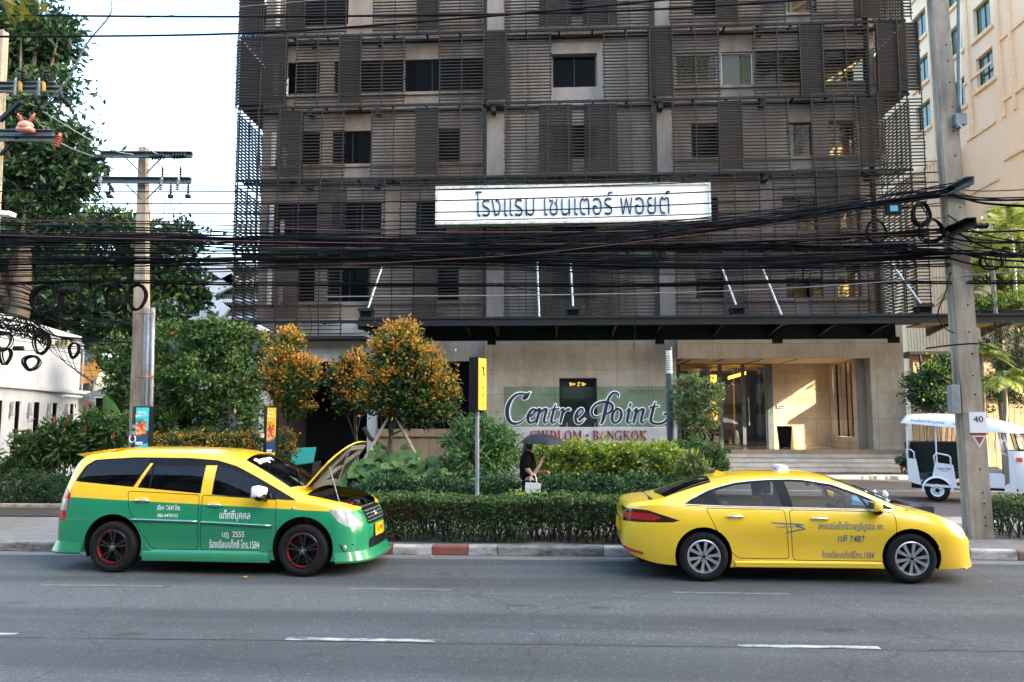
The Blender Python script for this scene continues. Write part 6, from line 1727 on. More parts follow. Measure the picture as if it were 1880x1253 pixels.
def wheel(parent, x, y, z, R_, w, rim, side, style, kind):
    t = MB()
    hw = w / 2
    prof = [(rim, hw * .80), (rim + .012, hw * .93), (rim + (R_ - rim) * .45, hw * 1.02), (R_ - .03, hw * .94), (R_ - .008, hw * .80), (R_, hw * .55), (R_, -hw * .55), (R_ - .008, -hw * .8), (R_ - .03, -hw * .94), (rim, -hw * .9)]
    t.lathe([(r, h * side) for r, h in prof], (x, y, z), 48, 'y')
    for k in range(3): pass
    w_ = thingless('wheel', parent)
    t.build('tyre', M['tyre'], w_, sharp=50)
    for g in (.3, 0, -.3):
        b = MB(); b.lathe([(R_ + .001, (g + .05) * hw), (R_ + .001, (g - .05) * hw)], (x, y, z), 48, 'y')
    o = hw * side
    rm = M['alloy'] if style == 'silver' else M['alloy_black']
    b = MB()
    b.lathe([(rim + .004, o * .90), (rim - .004, o * .95), (rim - .018, o * .92), (rim - .030, o * .60), (rim - .05, -o * .6)], (x, y, z), 44, 'y')
    # spokes
    ns = 10 if style == 'silver' else 5
    def sp(a0, a1, r0, r1, w0, w1, oy0, oy1):
        p0 = Vector((x + r0 * math.cos(a0), y + oy0, z + r0 * math.sin(a0))); p1 = Vector((x + r1 * math.cos(a1), y + oy1, z + r1 * math.sin(a1)))
        d = (p1 - p0).normalized(); s = d.cross(Vector((0, 1, 0))).normalized(); back = Vector((0, -.025 * side, 0))
        vs = [p0 + s * w0, p0 - s * w0, p1 - s * w1, p1 + s * w1]; vs += [v + back - (v - p0) * .0 for v in vs]
        b.add(vs, [(0, 1, 2, 3), (4, 7, 6, 5), (0, 4, 5, 1), (1, 5, 6, 2), (2, 6, 7, 3), (3, 7, 4, 0)])
    for k in range(ns):
        a = 2 * math.pi * (k + .25) / ns
        if style == 'silver':
            da = .115 * (1 if k % 2 else -1)
            sp(a + da, a + da * .2, .05, rim - .012, .013, .024, o * .82, o * .88)
        else:
            for da in (-.15, .15): sp(a + da, a + da * 1.15, .05, rim - .014, .013, .016, o * .70, o * .90)
    b.lathe([(0, o * .86), (.028, o * .86), (.06, o * .80), (.066, o * .6)], (x, y, z), 20, 'y')
    b.build('rim', rm, w_, sharp=40)
    if style != 'silver':
        b = MB(); b.lathe([(rim - .020, o * .915), (rim - .024, o * .92), (rim - .034, o * .62)], (x, y, z), 44, 'y'); b.build('rim_lip', M['alloy_red'], w_, sharp=40)
    b = MB()
    for k in range(5):
        a = 2 * math.pi * k / 5 + .3; b.lathe([(0, o * .88), (.010, o * .88), (.010, o * .78)], (x + .042 * math.cos(a), y, z + .042 * math.sin(a)), 8, 'y')
    b.lathe([(0, o * .91), (.022, o * .90), (.024, o * .84)], (x, y, z), 14, 'y')
    b.build('wheel_nut', M['chrome'] if style != 'silver' else M['car_plastic'], w_)
    b = MB(); b.lathe([(0, o * .2), (rim - .055, o * .2), (rim - .055, o * .05), (0, o * .05)], (x, y, z), 30, 'y'); b.build('brake_disc', M['steel'], w_, sharp=40)
def thingless(name, parent):
    o = bpy.data.objects.new(name, None); o.empty_display_size = .1; COL.objects.link(o); o.parent = parent
    return o
def local_build(b, name, mat, parent, **kw):
    return b.build(name, mat, parent, world=False, **kw)
# MB.build subtracts the parent's place; vehicles are drawn in their own frame instead
_mb_build = MB.build
def _vb(s, name, mats, parent=None, **kw):
    p = parent
    while p is not None and not p.get('own_frame'): p = p.parent
    if p is not None: kw['world'] = False
    return _mb_build(s, name, mats, parent, **kw)
MB.build = _vb
def vehicle(name, label, cat, loc, rot):
    t = thing(name, label, cat, loc, 'taxis at the kerb' if 'taxi' in label else None, rot); t['own_frame'] = True
    return t
def side_text(bvh, s, cx, cz, w, h, mat, parent, bold=.015, shear=0.0, name='lettering', tilt=0.0):
    me = text_mesh(s, 1.0, 0, bold); co = np.array([v.co[:] for v in me.vertices]); lo, hi = co.min(0), co.max(0)
    bm = bmesh.new(); bm.from_mesh(me)
    for v in bm.verts:
        a = ((v.co.x - lo[0]) / (hi[0] - lo[0]) - .5) * w; c = ((v.co.y - lo[1]) / (hi[1] - lo[1]) - .5) * h
        x = cx + a + c * shear; z = cz + c + a * tilt
        hit = bvh.ray_cast(Vector((x, -3, z)), Vector((0, 1, 0)))
        v.co = Vector((x, (hit[0].y if hit[0] is not None else -.86) - .004, z))
    return from_bm(name, bm, mat, parent)
def shorten(root, x0, k):
    """bring the overhang beyond x0 closer to the wheel"""
    seen = set()
    for o in [c for c in root.children_recursive if c.type == 'MESH']:
        if o.data.name in seen: continue
        seen.add(o.data.name)
        lx = o.location.x
        for v in o.data.vertices:
            x = v.co.x + lx
            if x > x0 + .0: v.co.x = x0 + (x - x0) * k - lx
def side_patch(bvh, poly, mat, parent, name, off=.004, thick=.012):
    b = MB(); vs = []
    for x, z in poly:
        hit = bvh.ray_cast(Vector((x, -3, z)), Vector((0, 1, 0))); y = hit[0].y if hit[0] is not None else -.8
        vs.append((x, y - off, z))
    b.prism(vs, (0, thick, 0)); return b.build(name, mat, parent)
def seams(bm, poly, w=.009, cond=None):
    """outline a panel: the rim between outline and a slightly smaller outline becomes a dark gap, the inside is returned"""
    c = Vector((sum(p[0] for p in poly) / len(poly), sum(p[1] for p in poly) / len(poly)))
    small = []
    n = len(poly)
    area = sum(poly[i][0] * poly[(i + 1) % n][1] - poly[(i + 1) % n][0] * poly[i][1] for i in range(n))
    sg = 1 if area > 0 else -1
    for i in range(n):
        p0, p1, p2 = Vector(poly[i - 1]), Vector(poly[i]), Vector(poly[(i + 1) % n])
        e1, e2 = (p1 - p0).normalized(), (p2 - p1).normalized()
        n1, n2 = Vector((-e1.y, e1.x)) * sg, Vector((-e2.y, e2.x)) * sg
        m = (n1 + n2); m = m / max(.3, m.dot(n1)); small.append(tuple(p1 + m * w))
    outer = carve(bm, poly, cond=cond)
    inner = carve(bm, small, cond=cond, faces=outer)
    s = set(inner)
    allo = [f for f in bm.faces if f.is_valid]
    return poly, small, inner
def in_poly(p, poly):
    x, z = p; ins = False; n = len(poly)
    for i in range(n):
        (x0, z0), (x1, z1) = poly[i], poly[(i + 1) % n]
        if (z0 > z) != (z1 > z) and x < (x1 - x0) * (z - z0) / (z1 - z0) + x0: ins = not ins
    return ins
def make_doors(bm, polys, t, paint, cond=None):
    doors = []
    for poly in polys:
        o, sm, inner = seams(bm, poly)
        gap = [f for f in bm.faces if f.calc_center_median().z < 1.25 and in_poly((f.calc_center_median().x, f.calc_center_median().z), o) and f not in set(inner)]
        gap = [f for f in gap if abs(f.calc_center_median().y) > .4]
        for f in gap: f.material_index = 1
        for sd in (near, far):
            fs = [f for f in inner if f.is_valid and sd(f.calc_center_median(), None) and f.material_index == 0]
            if fs:
                nb = take(bm, fs); outward(nb); doors.append(from_bm('door', nb, [paint], t, True, 35))
    return doors
def circle(cx, cz, r, n=28): return [(cx + r * math.cos(2 * math.pi * k / n), cz + r * math.sin(2 * math.pi * k / n)) for k in range(n)]
def arch(t, x, z, r, ysgn, W, depth=.34):
    b = MB(); n = 24
    pr = [(x + r * math.cos(a), z + r * math.sin(a)) for a in np.linspace(-.42, math.pi + .42, n)]
    vs = []
    for (px, pz) in pr: vs += [(px, ysgn * (W - .03), pz), (px, ysgn * (W - depth), pz)]
    vs += [(x, ysgn * (W - depth), z)]
    b.add(vs, [(2 * i, 2 * i + 2, 2 * i + 3, 2 * i + 1) for i in range(n - 1)] + [(2 * i + 1, 2 * i + 3, 2 * n) for i in range(n - 1)])
    b.build('wheel_arch', M['car_plastic'], t, smooth=True)
def seat(t, x, y, zs, w=.50, mat='seat_grey', head=True, zh=1.12):
    b = MB(); b.prism([(x - .22, y - w / 2, zs), (x + .28, y - w / 2, zs + .04), (x + .28, y - w / 2, zs + .16), (x - .22, y - w / 2, zs + .12)], (0, w, 0))
    b.prism([(x - .24, y - w / 2 + .02, zs + .06), (x - .12, y - w / 2 + .02, zs + .08), (x - .24, y - w / 2 + .05, zh - .16), (x - .36, y - w / 2 + .05, zh - .16)], (0, w - .06, 0))
    if head:
        b.box(x - .40, x - .30, y - .13, y + .13, zh - .12, zh + .04); b.cyl((x - .34, y - .05, zh - .2), (x - .35, y - .05, zh - .1), .008, 6); b.cyl((x - .34, y + .05, zh - .2), (x - .35, y + .05, zh - .1), .008, 6)
    b.build('seat', M[mat], t, bevel=.02)
def steering(t, x, y, z):
    b = MB(); r = .185; ax = Vector((-.86, 0, .5))
    u_, v_ = Vector((0, 1, 0)), Vector((.5, 0, .86)); c = Vector((x, y, z))
    b.tube([c + u_ * r * math.cos(a) + v_ * r * math.sin(a) for a in np.linspace(0, 2 * math.pi, 25)], .016, 6, cap=False)
    for a in (0, math.pi, -math.pi / 2): b.beam(c, c + u_ * r * math.cos(a) + v_ * r * math.sin(a), .03, .02)
    b.cyl(c, c + Vector((.3, 0, -.18)), .03, 8); b.build('steering_wheel', M['car_plastic'], t, smooth=True)
def mirror(t, x, y, z, mat, sgn, scale=1.0):
    b = MB(); s = scale
    b.prism([(x - .07 * s, y - .11 * s, z - .06 * s), (x + .04 * s, y - .10 * s, z - .055 * s), (x + .05 * s, y - .09 * s, z + .045 * s), (x - .07 * s, y - .11 * s, z + .08 * s)], (0, .21 * s, 0))
    m = b.build('mirror', mat, t, bevel=.035 * s, sharp=60)
    b = MB(); b.box(x - .078 * s, x - .070 * s, y - .085 * s, y + .085 * s, z - .055 * s, z + .055 * s); b.build('mirror_glass', M['chrome'], m)
    b = MB(); b.beam((x + .0, y, z - .06 * s), (x + .04, y - sgn * .10, z - .10 * s), .05, .04); b.ball((x, y, z - .055 * s), .066 * s, .105 * s, .045 * s, 12, 8); b.build('mirror_stalk', M['car_black'], m, smooth=True)
def handle(t, bvh, x, z, L=.20, mat='chrome', cup=None):
    hit = bvh.ray_cast(Vector((x, -3, z)), Vector((0, 1, 0))); y = hit[0].y
    if cup is not None:
        b = MB(); b.ball((x, y + .004, z), .075, .010, .045, 16, 8); b.build('handle_cup', cup, t, smooth=True)
    b = MB(); b.tube([(x - L / 2, y - .002, z), (x - L / 2 + .02, y - .028, z + .002), (x, y - .034, z + .004), (x + L / 2 - .02, y - .028, z), (x + L / 2, y - .002, z - .002)], [.012, .015, .015, .015, .012], 8); b.build('handle', M[mat], t, smooth=True)

# ---------------------------------------------------------------- yellow saloon taxi
SX, SYC = 3.285, 11.52
sed = vehicle('saloon_taxi', 'plain yellow saloon taxi with blue Thai lettering and silver wheels', 'taxi', (SX, SYC, 0), 0)
WB = 1.335
K = dict(
    zt=[(-2.36, .91), (-2.31, .98), (-2.2, 1.015), (-1.88, 1.065), (-1.6, 1.17), (-1.3, 1.27), (-.95, 1.345), (-.45, 1.392), (.05, 1.395), (.42, 1.36), (.75, 1.245), (1.05, 1.105), (1.32, .985), (1.46, .935), (1.75, .885), (2.0, .805), (2.2, .705), (2.32, .61), (2.40, .53)],
    zr=[(-2.36, .885), (-2.31, .955), (-2.2, .99), (-1.88, 1.035), (-1.6, 1.115), (-1.3, 1.20), (-.95, 1.275), (-.45, 1.325), (.05, 1.325), (.42, 1.285), (.75, 1.18), (1.05, 1.045), (1.32, .935), (1.46, .89), (1.75, .84), (2.0, .76), (2.2, .66), (2.32, .57), (2.40, .50)],
    yr=[(-2.36, .52), (-2.28, .62), (-2.1, .68), (-1.88, .68), (-1.6, .63), (-1.3, .60), (-.45, .575), (.42, .575), (.75, .60), (1.05, .645), (1.32, .69), (1.46, .72), (1.75, .73), (2.0, .69), (2.2, .58), (2.32, .44), (2.40, .30)],
    zs=[(-2.36, .86), (-2.2, .95), (-1.88, .985), (-1.3, .985), (-.45, .955), (.42, .935), (1.05, .915), (1.46, .875), (1.75, .82), (2.0, .735), (2.2, .635), (2.32, .55), (2.40, .485)],
    ys=[(-2.36, .56), (-2.28, .66), (-2.1, .755), (-1.88, .80), (-1.3, .815), (-.45, .80), (.42, .80), (1.05, .81), (1.46, .82), (1.75, .80), (2.0, .735), (2.2, .61), (2.32, .46), (2.40, .32)],
    ym=[(-2.36, .56), (-2.28, .69), (-2.1, .80), (-1.88, .855), (-1.3, .885), (-.75, .865), (-.45, .86), (.42, .86), (.9, .865), (1.35, .885), (1.75, .87), (2.0, .81), (2.2, .68), (2.32, .52), (2.40, .36)],
    zm=[(-2.36, .62), (-2.1, .70), (-1.3, .74), (-.45, .72), (.42, .70), (1.3, .68), (1.9, .60), (2.2, .52), (2.40, .44)],
    yb=[(-2.36, .50), (-2.28, .62), (-2.1, .74), (-1.88, .80), (-1.3, .83), (.42, .82), (1.35, .83), (1.75, .82), (2.0, .78), (2.2, .68), (2.32, .55), (2.40, .40)],
    zb=[(-2.36, .40), (-2.28, .33), (-2.1, .26), (-1.88, .215), (-1.3, .19), (.42, .185), (1.35, .185), (1.9, .19), (2.2, .195), (2.32, .21), (2.40, .27)])
bm = car_shell(K)
side = lambda c, n: abs(c.y) > .42
low = lambda c, n: abs(c.y) > .42 and c.z < .95
WR = .322
for ax in (-WB, WB):
    bmesh.ops.delete(bm, geom=carve(bm, circle(ax, WR + .015, .372), cond=low), context='FACES')
bvh_s = BVHTree.FromBMesh(bm)
mats = [M['paint_yellow'], M['seam']]
# side glass: the dark surround first, then the panes in it
dlo = flow([(-1.56, 1.00), (-1.22, 1.165), (-.85, 1.262), (-.4, 1.305), (.05, 1.30), (.42, 1.245), (.78, 1.115), (1.14, .955), (1.16, .93), (.2, .950), (-.9, .975)], .03, 2)
fs = carve(bm, dlo, cond=side)
for sd in (near, far):
    nb = take(bm, [f for f in fs if f.is_valid and sd(f.calc_center_median(), None)]); outward(nb)
    panes = ([(-1.45, 1.005), (-1.20, 1.135), (-1.17, .99)], [(-1.14, .99), (-1.16, 1.155), (-.85, 1.238), (-.36, 1.283), (-.28, .968)], [(-.14, .965), (-.20, 1.287), (.05, 1.278), (.40, 1.222), (.73, 1.105), (.82, .953)], [(.86, .952), (.80, 1.07), (1.09, .958), (1.09, .943)])
    for p in panes:
        pf = carve(nb, p)
        if pf:
            gb = take(nb, pf); outward(gb); from_bm('window', gb, M['glass_clear'], sed, True)
    bmesh.ops.delete(nb, geom=[f for f in nb.faces if f.calc_area() < 1e-8], context='FACES_ONLY')
    from_bm('window_surround', nb, M['car_plastic'], sed, True)
ch = MB(); pts = []
for x, z in [(-1.56, 1.0), (-1.40, 1.085), (-1.22, 1.165), (-1.05, 1.215), (-.85, 1.262), (-.62, 1.288), (-.4, 1.303), (-.1, 1.308), (.05, 1.302), (.42, 1.247), (.78, 1.117), (.97, 1.035), (1.15, .953)]:
    h = bvh_s.ray_cast(Vector((x, -3, z)), Vector((0, 1, 0)))
    if h[0] is not None: pts.append(h[0] + Vector((0, -.004, .004)))
ch.tube(pts, .009, 6); ch.tube([h + Vector((0, -.003, 0)) for h in (bvh_s.ray_cast(Vector((x, -3, .985 - (x + 1.56) * .0185)), Vector((0, 1, 0)))[0] for x in np.linspace(-1.55, 1.18, 12)) if h is not None], .006, 6)
ch.build('chrome_strip', M['chrome'], sed, smooth=True)
# windscreens, cut out of the top skin
top = lambda c, n: n.z > .2
for poly, nm in (([(.46, -.53), (1.28, -.66), (1.38, -.3), (1.40, 0), (1.38, .3), (1.28, .66), (.46, .53), (.42, 0)], 'windscreen'), ([(-1.80, -.60), (-1.86, 0), (-1.80, .60), (-1.16, .53), (-1.12, 0), (-1.16, -.53)], 'rear_window')):
    fs = carve(bm, poly, (0, 1), cond=lambda c, n: c.z > .9)
    if fs:
        nb = take(bm, fs); outward(nb); from_bm(nm, nb, M['glass_clear'] if nm == 'windscreen' else M['glass_dark'], sed, True)
# lamps
for poly, nm, mt in (([(1.86, .73), (2.10, .69), (2.33, .595), (2.37, .54), (2.20, .575), (2.0, .64)], 'headlight', 'lamp_clear'), ([(-2.37, .93), (-2.05, .915), (-1.64, .79), (-1.72, .765), (-2.37, .75)], 'tail_light', 'lamp_dark')):
    fs = carve(bm, poly, cond=lambda c, n: abs(c.y) > .2)
    for sd in (near, far):
        q = [f for f in fs if f.is_valid and sd(f.calc_center_median(), None)]
        if q:
            nb = take(bm, q); outward(nb)
            if nm == 'tail_light':
                r = carve(nb, [(-2.37, .875), (-2.0, .87), (-1.88, .82), (-1.98, .785), (-2.37, .795)])
                if r:
                    lb2 = take(nb, r); outward(lb2); lo_ = from_bm('tail_light_lens', lb2, M['lamp_red'], sed, True)
            from_bm(nm, nb, M[mt], sed, True)
bvh_body = bvh_s
doors = make_doors(bm, [flow([(-1.30, .955), (-.26, .935), (-.22, .30), (-.88, .30), (-1.02, .42), (-1.18, .70)], .05, 3), flow([(-.21, .935), (1.10, .915), (1.16, .86), (1.13, .34), (1.06, .28), (-.18, .28)], .06, 3)], sed, M['paint_yellow'])
# bonnet and boot lines
for poly in ([(1.50, -.70), (1.45, 0), (1.50, .70), (2.02, .58), (2.27, .30), (2.30, 0), (2.27, -.30), (2.02, -.58)], [(-1.95, -.62), (-1.98, 0), (-1.95, .62), (-2.33, .50), (-2.345, 0), (-2.33, -.50)]):
    small = [(x * 1 + (sum(p[0] for p in poly) / len(poly) - x) * .012, y * .987) for x, y in poly]
    o = carve(bm, poly, (0, 1), cond=lambda c, n: c.z > .6 and n.z > .15); inn = set(carve(bm, small, (0, 1), faces=o))
    for f in bm.faces:
        c = f.calc_center_median()
        if c.z > .6 and f.normal.z > .15 and f not in inn and in_poly((c.x, c.y), poly): f.material_index = 1
    fs = [f for f in inn if f.is_valid]
    if fs:
        nb = take(bm, fs); outward(nb); from_bm('bonnet' if poly[0][0] > 0 else 'boot_lid', nb, M['paint_yellow'], sed, True, 35)
outward(bm)
from_bm('body', bm, mats, sed, True, 35)
for sgn in (-1, 1):
    for ax in (-WB, WB):
        arch(sed, ax, WR + .015, .374, sgn, .86)
        wheel(sed, ax, sgn * .765, WR, WR, .205, .215, sgn, 'silver', 'saloon')
# black underside, sills, rear diffuser
b = MB(); b.box(-2.15, 2.15, -.60, .60, .20, .30); b.box(-.93, .93, -.80, .80, .19, .24); b.box(-1.7, 1.7, -.50, .50, .30, .33); b.build('underbody', M['car_plastic'], sed)
for sgn in (-1, 1):
    b = MB(); b.prism([(-.93, sgn * .815, .185), (-.93, sgn * .868, .20), (-.93, sgn * .872, .255), (-.93, sgn * .83, .275)], (1.88, 0, 0))
    b.build('side_skirt', M['paint_yellow'], sed)
b = MB(); b.prism([(-2.375, -.46, .43), (-2.30, -.66, .40), (-2.12, -.765, .36), (-2.12, -.765, .33), (-2.30, -.66, .36), (-2.375, -.46, .39)], (.0, .02, 0)); b.build('rear_reflector', M['lamp_red'], sed)
b = MB(); b.prism([(-2.40, -.24, .58), (-2.40, .24, .58), (-2.39, .24, .74), (-2.39, -.24, .74)], (.03, 0, 0)); b.build('number_plate', M['plate_yellow'], sed)
b = MB(); b.box(-2.388, -2.36, -.30, .30, .755, .785); b.build('boot_trim', M['chrome'], sed)
b = MB(); b.box(2.385, 2.43, -.34, .34, .29, .44); b.prism([(2.26, -.62, .42), (2.33, -.52, .40), (2.35, -.50, .29), (2.28, -.60, .27)], (.01, .06, 0)); b.build('grille', M['car_black'], sed)
b = MB(); b.prism([(2.10, -.76, .195), (2.30, -.58, .205), (2.41, -.36, .24), (2.43, 0, .25), (2.41, .36, .24), (2.30, .58, .205), (2.10, .76, .195), (2.1, 0, .195)], (0, 0, -.022)); b.build('front_lip', M['paint_yellow'], sed)
handle(sed, bvh_s, -.92, .845, .22, 'chrome', M['paint_yellow']); handle(sed, bvh_s, .18, .825, .22, 'chrome', M['paint_yellow'])
mirror(sed, .90, -.905, .985, M['paint_yellow'], -1); mirror(sed, .90, .905, .985, M['paint_yellow'], 1)
# shark fin and roof sign
b = MB(); b.prism([(-1.02, -.02, 1.335), (-.86, -.02, 1.36), (-.98, -.02, 1.40)], (0, .04, 0)); b.build('roof_fin', M['paint_yellow'], sed)
rs = MB(); rs.prism([(-.16, -.17, 1.385), (.02, -.17, 1.39), (-.02, -.15, 1.475), (-.11, -.15, 1.475)], (0, .34, 0)); so_ = rs.build('roof_sign', M['canvas'], sed, bevel=.015)
o = text_on('TAXI', (0, 0, 0), .24, .05, M['redletter'], sed, .003, 0, 'roof_sign_lettering', (0, -1, 0)); o.location = (-.160, 0, 1.425)
side_text(bvh_s, 'TAXI', -.06, 1.43, .0001, .0001, M['redletter'], sed) if False else None
# lettering on the doors
side_text(bvh_s, 'สหกรณ์แท็กซี่ราษฎร์บูรณะ จก.', .575, .725, .84, .135, M['text_blue'], sed, .010)
side_text(bvh_s, 'ทพี 7487', .575, .575, .34, .10, M['text_blue'], sed, .012)
side_text(bvh_s, 'ร้องเรียนแท็กซี่โทร.1584', .53, .365, .66, .10, M['text_blue'], sed, .008)
for p in ([(-.46, .775), (-.06, .758), (-.02, .745), (-.04, .738), (-.44, .760)], [(-.10, .745), (-.02, .70), (-.04, .695), (-.16, .725)], [(-.30, .625), (-.02, .685), (-.01, .70), (-.24, .655), (-.26, .64)]):
    side_patch(bvh_s, p, M['text_blue'], sed, 'emblem', .003, .004)
side_text(bvh_s, 'ราษฎร์บูรณะ', -.28, .715, .24, .04, M['text_blue'], sed, .008)
# cabin
for x, y in ((.15, -.37), (.15, .37)): seat(sed, x, y, .42, .50, 'seat_grey', True, 1.17)
b = MB(); b.prism([(-.85, -.6, .42), (-.45, -.6, .45), (-.45, -.6, .58), (-.85, -.6, .56)], (0, 1.2, 0)); b.prism([(-.98, -.6, .5), (-.82, -.6, .5), (-.95, -.6, 1.02), (-1.06, -.6, 1.02)], (0, 1.2, 0)); b.build('rear_seat', M['seat_grey'], sed, bevel=.03)
b = MB(); b.prism([(.72, -.72, .55), (1.38, -.72, .6), (1.38, -.72, .93), (1.0, -.72, .935), (.78, -.72, .86)], (0, 1.44, 0)); b.build('dashboard', M['car_plastic'], sed, bevel=.02)
steering(sed, .60, -.37, .90)
b = MB(); b.prism([(.86, -.12, .93), (1.06, -.3, .945), (1.1, -.12, 1.0), (.9, .02, .99)], (.03, .02, .05)); b.build('dash_cloth', plain('pale_blue_cloth', (.12, .38, .60), .7), sed)
b = MB(); b.box(-1.0, .9, -.68, .68, .28, .34); b.build('cabin_floor', M['car_plastic'], sed)
b = MB(); b.ball((.36, .22, 1.19), .02, .11, .03); b.build('interior_mirror', M['car_black'], sed, smooth=True)
b = MB(); b.ball((.05, .35, 1.06), .10, .10, .10, 14, 10); b.build('round_meter', M['seat_beige'], sed, smooth=True)
for y in (-.45, .1):
    b = MB(); b.tube([(1.42, y, .985), (1.18, y + .25, 1.085), (.95, y + .5 if y < 0 else y + .4, 1.185)], .008, 5); b.build('wiper', M['car_plastic'], sed)

shorten(sed, 1.72, .86)
# ---------------------------------------------------------------- green and yellow people carrier with its bonnet up
IX, IY, IR = -4.745, 11.60, R(-3.0)
inn = vehicle('people_carrier_taxi', 'green people carrier taxi with yellow roof and raised bonnet', 'taxi', (IX, IY, 0), IR)
WB2 = 1.37
K = dict(
    zt=[(-2.30, .86), (-2.27, 1.02), (-2.22, 1.24), (-2.12, 1.50), (-2.0, 1.64), (-1.85, 1.68), (-1.5, 1.70), (-1.0, 1.71), (-.4, 1.70), (.05, 1.67), (.35, 1.605), (.6, 1.505), (.9, 1.36), (1.15, 1.225), (1.32, 1.14), (1.5, 1.09), (1.8, 1.02), (2.0, .955), (2.13, .87), (2.22, .76), (2.29, .62)],
    zr=[(-2.30, .82), (-2.27, .97), (-2.22, 1.19), (-2.12, 1.44), (-2.0, 1.56), (-1.85, 1.60), (-1.5, 1.615), (-1.0, 1.62), (-.4, 1.615), (.05, 1.585), (.35, 1.52), (.6, 1.42), (.9, 1.275), (1.15, 1.145), (1.32, 1.07), (1.5, 1.03), (1.8, .965), (2.0, .90), (2.13, .82), (2.22, .72), (2.29, .58)],
    yr=[(-2.30, .58), (-2.22, .62), (-2.0, .63), (-1.5, .635), (-.4, .63), (.35, .61), (.6, .625), (.9, .66), (1.15, .70), (1.32, .735), (1.5, .76), (1.8, .75), (2.0, .67), (2.13, .55), (2.22, .44), (2.29, .30)],
    zs=[(-2.30, .80), (-2.22, 1.03), (-2.0, 1.11), (-1.5, 1.13), (-.4, 1.10), (.35, 1.07), (1.0, 1.04), (1.5, .985), (1.8, .92), (2.0, .855), (2.13, .78), (2.22, .69), (2.29, .56)],
    ys=[(-2.30, .64), (-2.22, .74), (-2.0, .80), (-1.5, .815), (-.4, .815), (.35, .815), (1.0, .82), (1.5, .82), (1.8, .79), (2.0, .71), (2.13, .60), (2.22, .48), (2.29, .34)],
    ym=[(-2.30, .68), (-2.24, .78), (-2.1, .835), (-1.5, .865), (-.4, .86), (.35, .86), (1.35, .875), (1.8, .85), (2.0, .79), (2.13, .70), (2.22, .58), (2.29, .42)],
    zm=[(-2.30, .66), (-2.0, .72), (-1.37, .74), (-.4, .66), (.5, .64), (1.37, .70), (1.9, .64), (2.13, .56), (2.29, .46)],
    yb=[(-2.30, .66), (-2.24, .76), (-2.1, .82), (-1.5, .84), (-.4, .83), (1.35, .84), (1.8, .84), (2.0, .80), (2.13, .73), (2.22, .62), (2.29, .48)],
    zb=[(-2.30, .34), (-2.24, .30), (-2.0, .285), (-1.5, .28), (-.8, .225), (.35, .215), (.9, .215), (1.6, .215), (2.0, .205), (2.22, .21), (2.29, .26)])
bm = car_shell(K, 120)
WR2 = .350
for ax in (-WB2, WB2):
    bmesh.ops.delete(bm, geom=carve(bm, circle(ax, WR2 + .03, .425), cond=lambda c, n: abs(c.y) > .42 and c.z < 1.0), context='FACES')
bvh_i = BVHTree.FromBMesh(bm)
dlo = flow([(-2.06, 1.175), (-1.93, 1.46), (-1.80, 1.545), (-1.2, 1.58), (-.4, 1.575), (.02, 1.545), (.30, 1.47), (.62, 1.325), (1.28, 1.005), (1.26, .985), (.5, 1.045), (-1.90, 1.135)], .04, 2)
fs = carve(bm, dlo, cond=lambda c, n: abs(c.y) > .42)
for sd in (near, far):
    nb = take(bm, [f for f in fs if f.is_valid and sd(f.calc_center_median(), None)]); outward(nb)
    panes = ([(-2.01, 1.185), (-1.88, 1.455), (-1.76, 1.525), (-1.2, 1.555), (-.96, 1.555), (-1.16, 1.145), (-1.9, 1.155)], [(-1.07, 1.145), (-.90, 1.45), (-.90, 1.135)], [(-.87, 1.135), (-.87, 1.465), (-.13, 1.465), (-.13, 1.10)], [(.04, 1.09), (.04, 1.455), (.22, 1.43), (.50, 1.33), (.84, 1.17), (.92, 1.045)], [(.97, 1.035), (.97, 1.11), (1.20, 1.005), (1.18, .998)])
    for p in panes:
        pf = carve(nb, p)
        if pf:
            gb = take(nb, pf); outward(gb); from_bm('window', gb, M['glass_dark'], inn, True)
    # painted pillars
    pil_ = []
    for p in ([(-1.15, 1.12), (-.955, 1.50), (-.91, 1.50), (-1.09, 1.12)], [(-.125, 1.07), (-.125, 1.475), (.035, 1.475), (.035, 1.06)]):
        pil_ = carve(nb, p)
        if pil_:
            pb_ = take(nb, pil_); outward(pb_); from_bm('pillar', pb_, M['paint_two'], inn, True)
    from_bm('window_surround', nb, M['car_plastic'], inn, True)
fs = carve(bm, [(.40, -.55), (1.12, -.68), (1.26, -.3), (1.28, 0), (1.26, .3), (1.12, .68), (.40, .55), (.34, 0)], (0, 1), cond=lambda c, n: c.z > 1.05)
nb = take(bm, fs); outward(nb); ws_ = from_bm('windscreen', nb, M['glass_dark'], inn, True)
# bonnet: lifted out and swung up about its rear edge
hp = [(1.36, -.70), (1.33, 0), (1.36, .70), (1.78, .68), (2.02, .53), (2.12, .3), (2.14, 0), (2.12, -.3), (2.02, -.53), (1.78, -.68)]
fs = carve(bm, hp, (0, 1), cond=lambda c, n: c.z > .7 and n.z > .1)
hb = take(bm, fs); outward(hb)
hinge = Vector((1.22, 0, 1.14)); rot = Matrix.Rotation(R(-59), 4, 'Y')
T_ = Matrix.Translation(hinge) @ rot @ Matrix.Translation(-hinge)
for v in hb.verts:      # lengthen a little towards the windscreen, then swing up
    v.co.x = 1.25 + (v.co.x - 1.33) * (2.16 - 1.25) / (2.14 - 1.33)
r = bmesh.ops.extrude_face_region(hb, geom=list(hb.faces))
for e in r['geom']:
    if isinstance(e, bmesh.types.BMVert): e.co.z -= .022; e.co.y *= .985
for f in r['geom']:
    if isinstance(f, bmesh.types.BMFace): f.material_index = 1
bmesh.ops.recalc_face_normals(hb, faces=hb.faces)
bmesh.ops.transform(hb, matrix=T_, verts=hb.verts)
M['hood_inner'] = plain('bonnet_inner_panel', (.035, .04, .035), .5)
